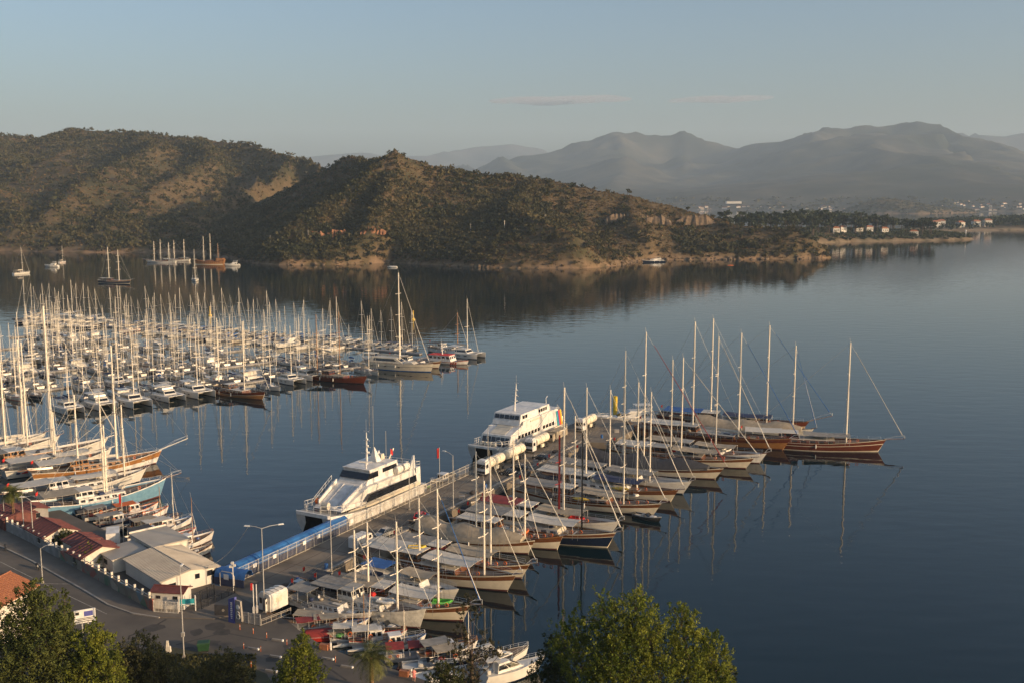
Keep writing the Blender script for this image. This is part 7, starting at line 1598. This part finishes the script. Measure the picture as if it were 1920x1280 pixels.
leaf_tree('broadleaf_tree', 'largest dark green tree in the bottom left corner', 108, ((62, 1108, 1.3, 0), (45, 1140, 2.0, 0), (85, 1150, 2.0, 0), (30, 1185, 2.4, 0), (80, 1195, 2.8, -1), (60, 1240, 3.2, -1), (10, 1235, 2.6, 0), (115, 1235, 2.2, 0), (30, 1285, 3.2, -1), (95, 1290, 3.0, -1), (105, 1180, 1.5, 0)), (60, 1310), CYP, .17, 1.0, 7, .2)
leaf_tree('cypress_tree', 'narrow pointed conifer just right of the largest bottom left tree', 112, ((122, 1108, .45, 0), (122, 1128, .65, 0), (123, 1150, .9, 0), (122, 1172, 1.1, 0), (122, 1195, 1.3, 0)), (122, 1260), CYP, .13, 1.6, 8, .5)
leaf_tree('broadleaf_tree', 'rounder green tree in front of the white billboard', 108, ((178, 1188, 1.4, 0), (165, 1210, 1.8, 0), (195, 1215, 1.6, 0), (175, 1245, 2.3, 0), (150, 1265, 2.2, 0), (200, 1268, 2.0, 0), (170, 1295, 2.6, 0)), (175, 1310), GREEN, .16, 1.0, 9, .2)
leaf_tree('shrub', 'wide dull brown-green shrub mass in the middle of the bottom left verge', 116, ((235, 1222, 1.6, 0), (265, 1215, 1.7, 0), (295, 1228, 1.5, 0), (250, 1250, 2.2, 0), (285, 1255, 2.0, 0), (230, 1275, 2.2, 0), (270, 1285, 2.4, 0), (315, 1258, 1.2, 0)), (265, 1290), DRY, .15, 1.0, 10, .2, 'shrub')
leaf_tree('shrub', 'bushy green shrub at the bottom edge below the junction pole', 116, ((400, 1248, 1.3, 0), (425, 1238, 1.3, 0), (445, 1252, 1.2, 0), (385, 1268, 1.6, 0), (420, 1270, 1.8, 0), (455, 1272, 1.2, 0), (350, 1285, 1.5, 0), (395, 1292, 2.0, 0), (440, 1290, 1.8, 0)), (415, 1295), DRY, .14, 1.0, 11, .2, 'shrub')
leaf_tree('broadleaf_tree', 'pointed leafy tree standing alone on the promenade verge', 120, ((568, 1195, .8, 0), (562, 1212, 1.2, 0), (575, 1225, 1.3, 0), (550, 1235, 1.5, 0), (580, 1248, 1.6, 0), (555, 1258, 2.0, 0), (530, 1262, 1.3, 0), (590, 1268, 1.5, 0), (555, 1285, 2.2, 0), (525, 1290, 1.5, 0)), (560, 1296, 1.7), GREEN, .15, 1.0, 12, .25)
leaf_tree('casuarina_tree', 'thin wispy pine in front of the boats near the bottom centre', 112, ((882, 1122, .8, 0), (868, 1140, .8, 0), (890, 1150, .9, 0), (905, 1195, .9, 0), (865, 1185, 1.0, 0), (850, 1205, 1.0, 0), (925, 1212, .9, 0), (880, 1215, 1.2, 0), (900, 1235, 1.2, 0), (862, 1240, 1.2, 0), (940, 1222, .7, 0), (885, 1262, 1.2, 0)), (884, 1300, 2.0), PINEN, .16, .55, 13, .1, thin=.55)
leaf_tree('shrub', 'dark bush at the bottom edge left of the thin pine', 116, ((830, 1252, 1.0, 0), (845, 1265, 1.4, 0), (815, 1275, 1.4, 0), (850, 1285, 1.8, 0)), (838, 1290, 1.8), DARKG, .14, 1.2, 14, .1, 'shrub')
def wall_tree(px, py, r, label, seed):
    c = gp(px, py + 18); Y = c.y; leaf_tree('broadleaf_tree', label, Y, ((px, py, r, 0), (px - 9, py + 6, r * .8, 0), (px + 10, py + 5, r * .8, 0), (px, py + 12, r * .9, 0)), (px, py + 20, ZG), DARKG if seed % 2 else GREEN, .22, .9, seed, 0)
wall_tree(121, 1010, 1.6, 'small round tree behind the wall beside the long red house', 21); wall_tree(168, 1042, 1.7, 'small round tree growing against the mural wall', 22)
def palm(label, p, h, r, seed, m=PALM):
    rr = random.Random(seed); o = empty('palm_tree', p, 0, label, 'palm tree')
    t = MB()
    n = 14; t.tube([(0, 0, h * i / n) for i in range(n + 1)], .30, 8, .24); t.build('trunk', 'bark' if h < 4 else 'varnish_bark', o)
    V = []
    for k in range(64):
        az = rr.uniform(0, 6.28); el = rr.uniform(-.5, 1.25); d = Vector((math.cos(az), math.sin(az), 0)); pts = [Vector((0, 0, h))]
        e = el
        for i in range(7): pts.append(pts[-1] + (d * math.cos(e) + Vector((0, 0, math.sin(e)))) * r / 7); e -= .22
        for i in range(1, 8):
            a = pts[i]; tg = (pts[i] - pts[i - 1]).normalized(); sd = tg.cross(Vector((0, 0, 1))).normalized(); w_ = r * .30 * (1 - .6 * i / 7) + .08
            for s_ in (1, -1):
                for q_ in (0, .5):
                    b = a - tg * r / 7 * q_; V.append([b + tg * .05, b - tg * .05, b + sd * s_ * w_ + tg * w_ * .8 + Vector((0, 0, -w_ * .25))])
    A = np.array([tuple(v) for f in V for v in f]); c = npmesh('crown', A, np.arange(len(A)).reshape(-1, 3), m); c.parent = o
mat('varnish_bark', (.22, .12, .06), .9, var=.25, scale=3)
palm('short bushy palm at the bottom edge beside the sailing dinghies', g(697, 1290, ZG), 4.2, 3.1, 5); palm('tall palm with thick brown trunk at the left quay', g(27, 990, ZG), 7.2, 2.6, 6)
# grass on the verge
p_ = np.random.RandomState(8); gx = []; 
for i in range(5000):
    a = gp(p_.uniform(205, 480), p_.uniform(1226, 1300)); z = max(ZG, hill_z(a.x, a.y)); s_ = p_.uniform(.10, .28); t = p_.uniform(0, 6.28)
    gx.append([(a.x, a.y, z + s_ * 1.3), (a.x + math.cos(t) * s_, a.y + math.sin(t) * s_, z - .02), (a.x - math.cos(t) * s_, a.y - math.sin(t) * s_, z - .02)])
A = np.array([v for f in gx for v in f]); tag(npmesh('verge_grass', A, np.arange(len(A)).reshape(-1, 3), DRY), kind='stuff')
slab('verge', [gp(195, 1224), gp(320, 1212), gp(430, 1232), gp(500, 1262), gp(520, 1300), gp(180, 1300)], ZG + .02, ZG - .3, 'hill_grass')

# ---- houses of the spit and the far town
def cottage(label, p, w, d, h, rz, roofm='terracotta', group=None, tiny=False):
    o = empty('villa', p, rz, label, 'house', group); MB().box((0, 0, h / 2 - 1), (w, d, h + 2)).build('wall', 'plaster_white', o)
    MB().hexa([(-w * .56, -d * .58, h), (w * .56, -d * .58, h), (w * .56, d * .58, h), (-w * .56, d * .58, h)], [(-w * .3, -.1, h + d * .28), (w * .3, -.1, h + d * .28), (w * .3, .1, h + d * .28), (-w * .3, .1, h + d * .28)]).build('roof', roofm, o)
    if not tiny:
        for x in (-.28, .05, .3): MB().box((x * w, -d / 2 - .03, h * .6), (1.4, .1, 1.5)).build('window', 'glass', o)
    return o
vl = ['white villa among the spit pines, furthest left', 'white villa with a lit gable among the spit pines', 'broad pale villa under the tallest spit pines', 'pale villa near the right end of the spit grove', 'small white house at the right end of the spit grove', 'low white house between the grove and the beach point']
for i, (px, Y, fl) in enumerate(((1560, 1545, 8), (1572, 1560, 9), (1602, 1580, 8), (1622, 1590, 9), (1650, 1600, 7), (1705, 1600, 6))):
    x = q(px, 430, Y).x; cottage(vl[i], (x, Y - 18, max(1.5, float(sample(SPITF, x, Y - 18)))), 10 + i % 3, 8, fl, rnd.uniform(-.4, .4))
v2 = ['square white villa first from the left on the farther spit', 'white villa beside the dark cypress on the farther spit', 'pair-roofed white house in the middle of the farther spit', 'low house on the farther spit near the water', 'white house right of the middle on the farther spit', 'last white house before the dark wood of the farther spit']
for i, px in enumerate((1727, 1750, 1765, 1790, 1825, 1852)):
    x = q(px, 424, 2090).x; y = 2065 + (i % 3) * 14; cottage(v2[i], (x, y, max(1.5, float(sample(SP2F, x, y)))), 15, 11, 10 + i % 3, rnd.uniform(-.4, .4))
x = g(1810, 449).x; o = empty('beacon', (x, g(1810, 449).y, 1.5), 0, 'slim white beacon tower on the tip of the sandy spit', 'beacon'); MB().lathe([(2.2, -1), (2.2, 1.5), (1.0, 2.0), (.8, 11), (1.2, 11.1), (1.2, 12), (.2, 13.4)], (0, 0, 0), 12).build('tower', 'white_paint', o, smooth=True); MB().box((0, 0, -.5), (7, 6, 2)).build('plinth', 'concrete', o)
P0 = None; rr = random.Random(9)
for i in range(80):
    if i < 44: px = rr.uniform(1308, 1600); py = rr.uniform(388, 396.5)
    elif i < 74: px = rr.uniform(1765, 1935); py = rr.uniform(378, 395)
    else: px = rr.uniform(1600, 1760); py = rr.uniform(389, 394)
    Y = None
    for yy in range(4500, 6600, 30):
        v = q(px, py, yy); h = float(sample(FARF, v.x, yy))
        if h > 2 and h >= v.z - 3: Y = yy; break
    if Y is None: continue
    v = q(px, py, Y); v.z = h + 4
    if P0 is None: P0 = cottage('tiny white building of the far town across the bay', (v.x, v.y, v.z), 11, 9, 6, 0, 'terracotta', 'houses of the far town', True); b = P0
    else: b = dup(P0)
    s_ = rr.uniform(.5, 1.3); b.location = (v.x, v.y, v.z - 6); b.rotation_euler = (0, 0, rr.uniform(-.5, .5)); b.scale = (s_ * rr.choice([1, 1, 1.8]), s_, s_ * rr.uniform(.7, 1.2))
v = q(1375, 391, 5230); o = empty('warehouse', (v.x, v.y, float(sample(FARF, v.x, v.y)) + 4), 0, 'long bright hall among the far town buildings', 'hall'); MB().box((0, 0, 8), (75, 30, 11)).build('wall', 'plaster_white', o); MB().box((0, 0, 14.1), (77, 32, 1.2)).build('roof', 'roof_pale', o)
# poles on the headland road
for i, (px, py, Y) in enumerate(((507, 452, 1040), (578, 450, 1032), (882, 420, 1040), (946, 418, 1015), (1022, 418, 1010))):
    v = q(px, py, Y); z = float(sample(HEADF, v.x, Y)); o = empty('utility_pole', (v.x, Y, z), 0, ('utility pole above the cove at the left foot of the headland', 'utility pole beside the reddish road cut', 'utility pole in the shaded hollow of the headland', 'thick white pole with a box on the headland shoulder', 'utility pole on the bare headland shoulder')[i], 'utility pole')
    MB().tube([(0, 0, -1), (0, 0, 10)], .28, 6).build('pole', 'mast_white' if i == 3 else 'concrete', o); MB().box((0, 0, 9), (2.2, .25, .25)).build('crossarm', 'concrete', o)
# reddish road cuts and rocks of the headland
ROCK = mat('cut_rock', (.36, .17, .085), .95, col2=(.19, .085, .04), scale=.22, detail=9, bump=.8, stretch=(1, 1, .4)); ROCK2 = mat('shore_rock', (.21, .145, .09), .95, col2=(.09, .065, .042), scale=.25, detail=9, bump=.8)
def cut(px0, px1, py0, py1, Y, label, seed, m=ROCK):
    r2 = random.Random(seed); n = 16; mb = MB(); lo = []; hi = []
    for i in range(n + 1):
        t = i / n; px = px0 + (px1 - px0) * t; x = q(px, 440, Y).x; j = r2.uniform(-1.2, 1.2)
        z0 = q(px, py1, Y).z + r2.uniform(-.6, .6); z1 = q(px, py0, Y).z + r2.uniform(-2.0, 1.2); e = min(1, 4 * t, 4 * (1 - t)) ** .7
        z1 = z0 + (z1 - z0) * (.25 + .75 * e)
        lo.append((x, Y + j, z0 - 2)); hi.append((x + j, Y + 4 + j, z1))
    rings = [[lo[i], ((lo[i][0] + hi[i][0]) / 2, (lo[i][1] + hi[i][1]) / 2 - r2.uniform(0, 1.5), (lo[i][2] + hi[i][2]) / 2 + r2.uniform(-.5, .5)), hi[i], (hi[i][0], hi[i][1] + 14, hi[i][2] - 1), (lo[i][0], lo[i][1] + 16, lo[i][2])] for i in range(n + 1)]
    mb.loft(rings); tag(mb.build('rock_face', m), label, 'rock face')
def surf_y(px, py, fld, y0, y1):
    """distance at which the line of sight first meets a terrain"""
    Y = y0
    while Y < y1:
        v = q(px, py, Y)
        if float(sample(fld, v.x, Y)) >= v.z: return Y
        Y += 3
    return y1
for (a, b, c_, d_, lb, sd) in ((572, 608, 433, 446, 'left reddish rock face of the headland road cut', 1), (612, 652, 431, 446, 'middle reddish rock face of the headland road cut', 2), (676, 722, 427, 437, 'right reddish rock face of the headland road cut', 3)):
    cut(a, b, c_, d_, surf_y((a + b) / 2, d_, HEADF, 950, 1300) - 2, lb, sd)
for (a, b, c_, d_, lb, sd) in ((1135, 1180, 402, 418, 'pale rock band under the ridge, left end', 4), (1185, 1260, 404, 419, 'pale rock band under the ridge, middle stretch', 5), (1265, 1345, 405, 424, 'pale rock band under the ridge, right end', 6)):
    cut(a, b, c_, d_, surf_y((a + b) / 2, d_, HEADF, 950, 1330) - 2, lb, sd, ROCK2)
# boulders of the shoreline: too many to count
B = []; p_ = np.random.RandomState(4)
for (x0, y0), (x1, y1) in zip([(v.x, v.y) for v in HEAD[1:16]], [(v.x, v.y) for v in HEAD[2:17]]):
    L = math.hypot(x1 - x0, y1 - y0); k = int(L / 3.2)
    for i in range(k):
        t = p_.uniform(0, 1); s_ = p_.uniform(.6, 2.3); B.append((x0 + (x1 - x0) * t + p_.uniform(-2, 2), y0 + (y1 - y0) * t + p_.uniform(-1.0, 6), p_.uniform(-.2, 1.4), s_))
mb = MB()
for x, y, z, s_ in B: 
    k = len(mb.v); mb.ball((x, y, z), (s_ * p_.uniform(.8, 1.5), s_ * p_.uniform(.7, 1.2), s_ * p_.uniform(.6, 1.2)), 6)
    mb.v[k:] = [(a + p_.uniform(-.3, .3) * s_, b + p_.uniform(-.3, .3) * s_, c + p_.uniform(-.3, .3) * s_) for a, b, c in mb.v[k:]]
tag(mb.build('shore_rocks', ROCK2), kind='stuff')
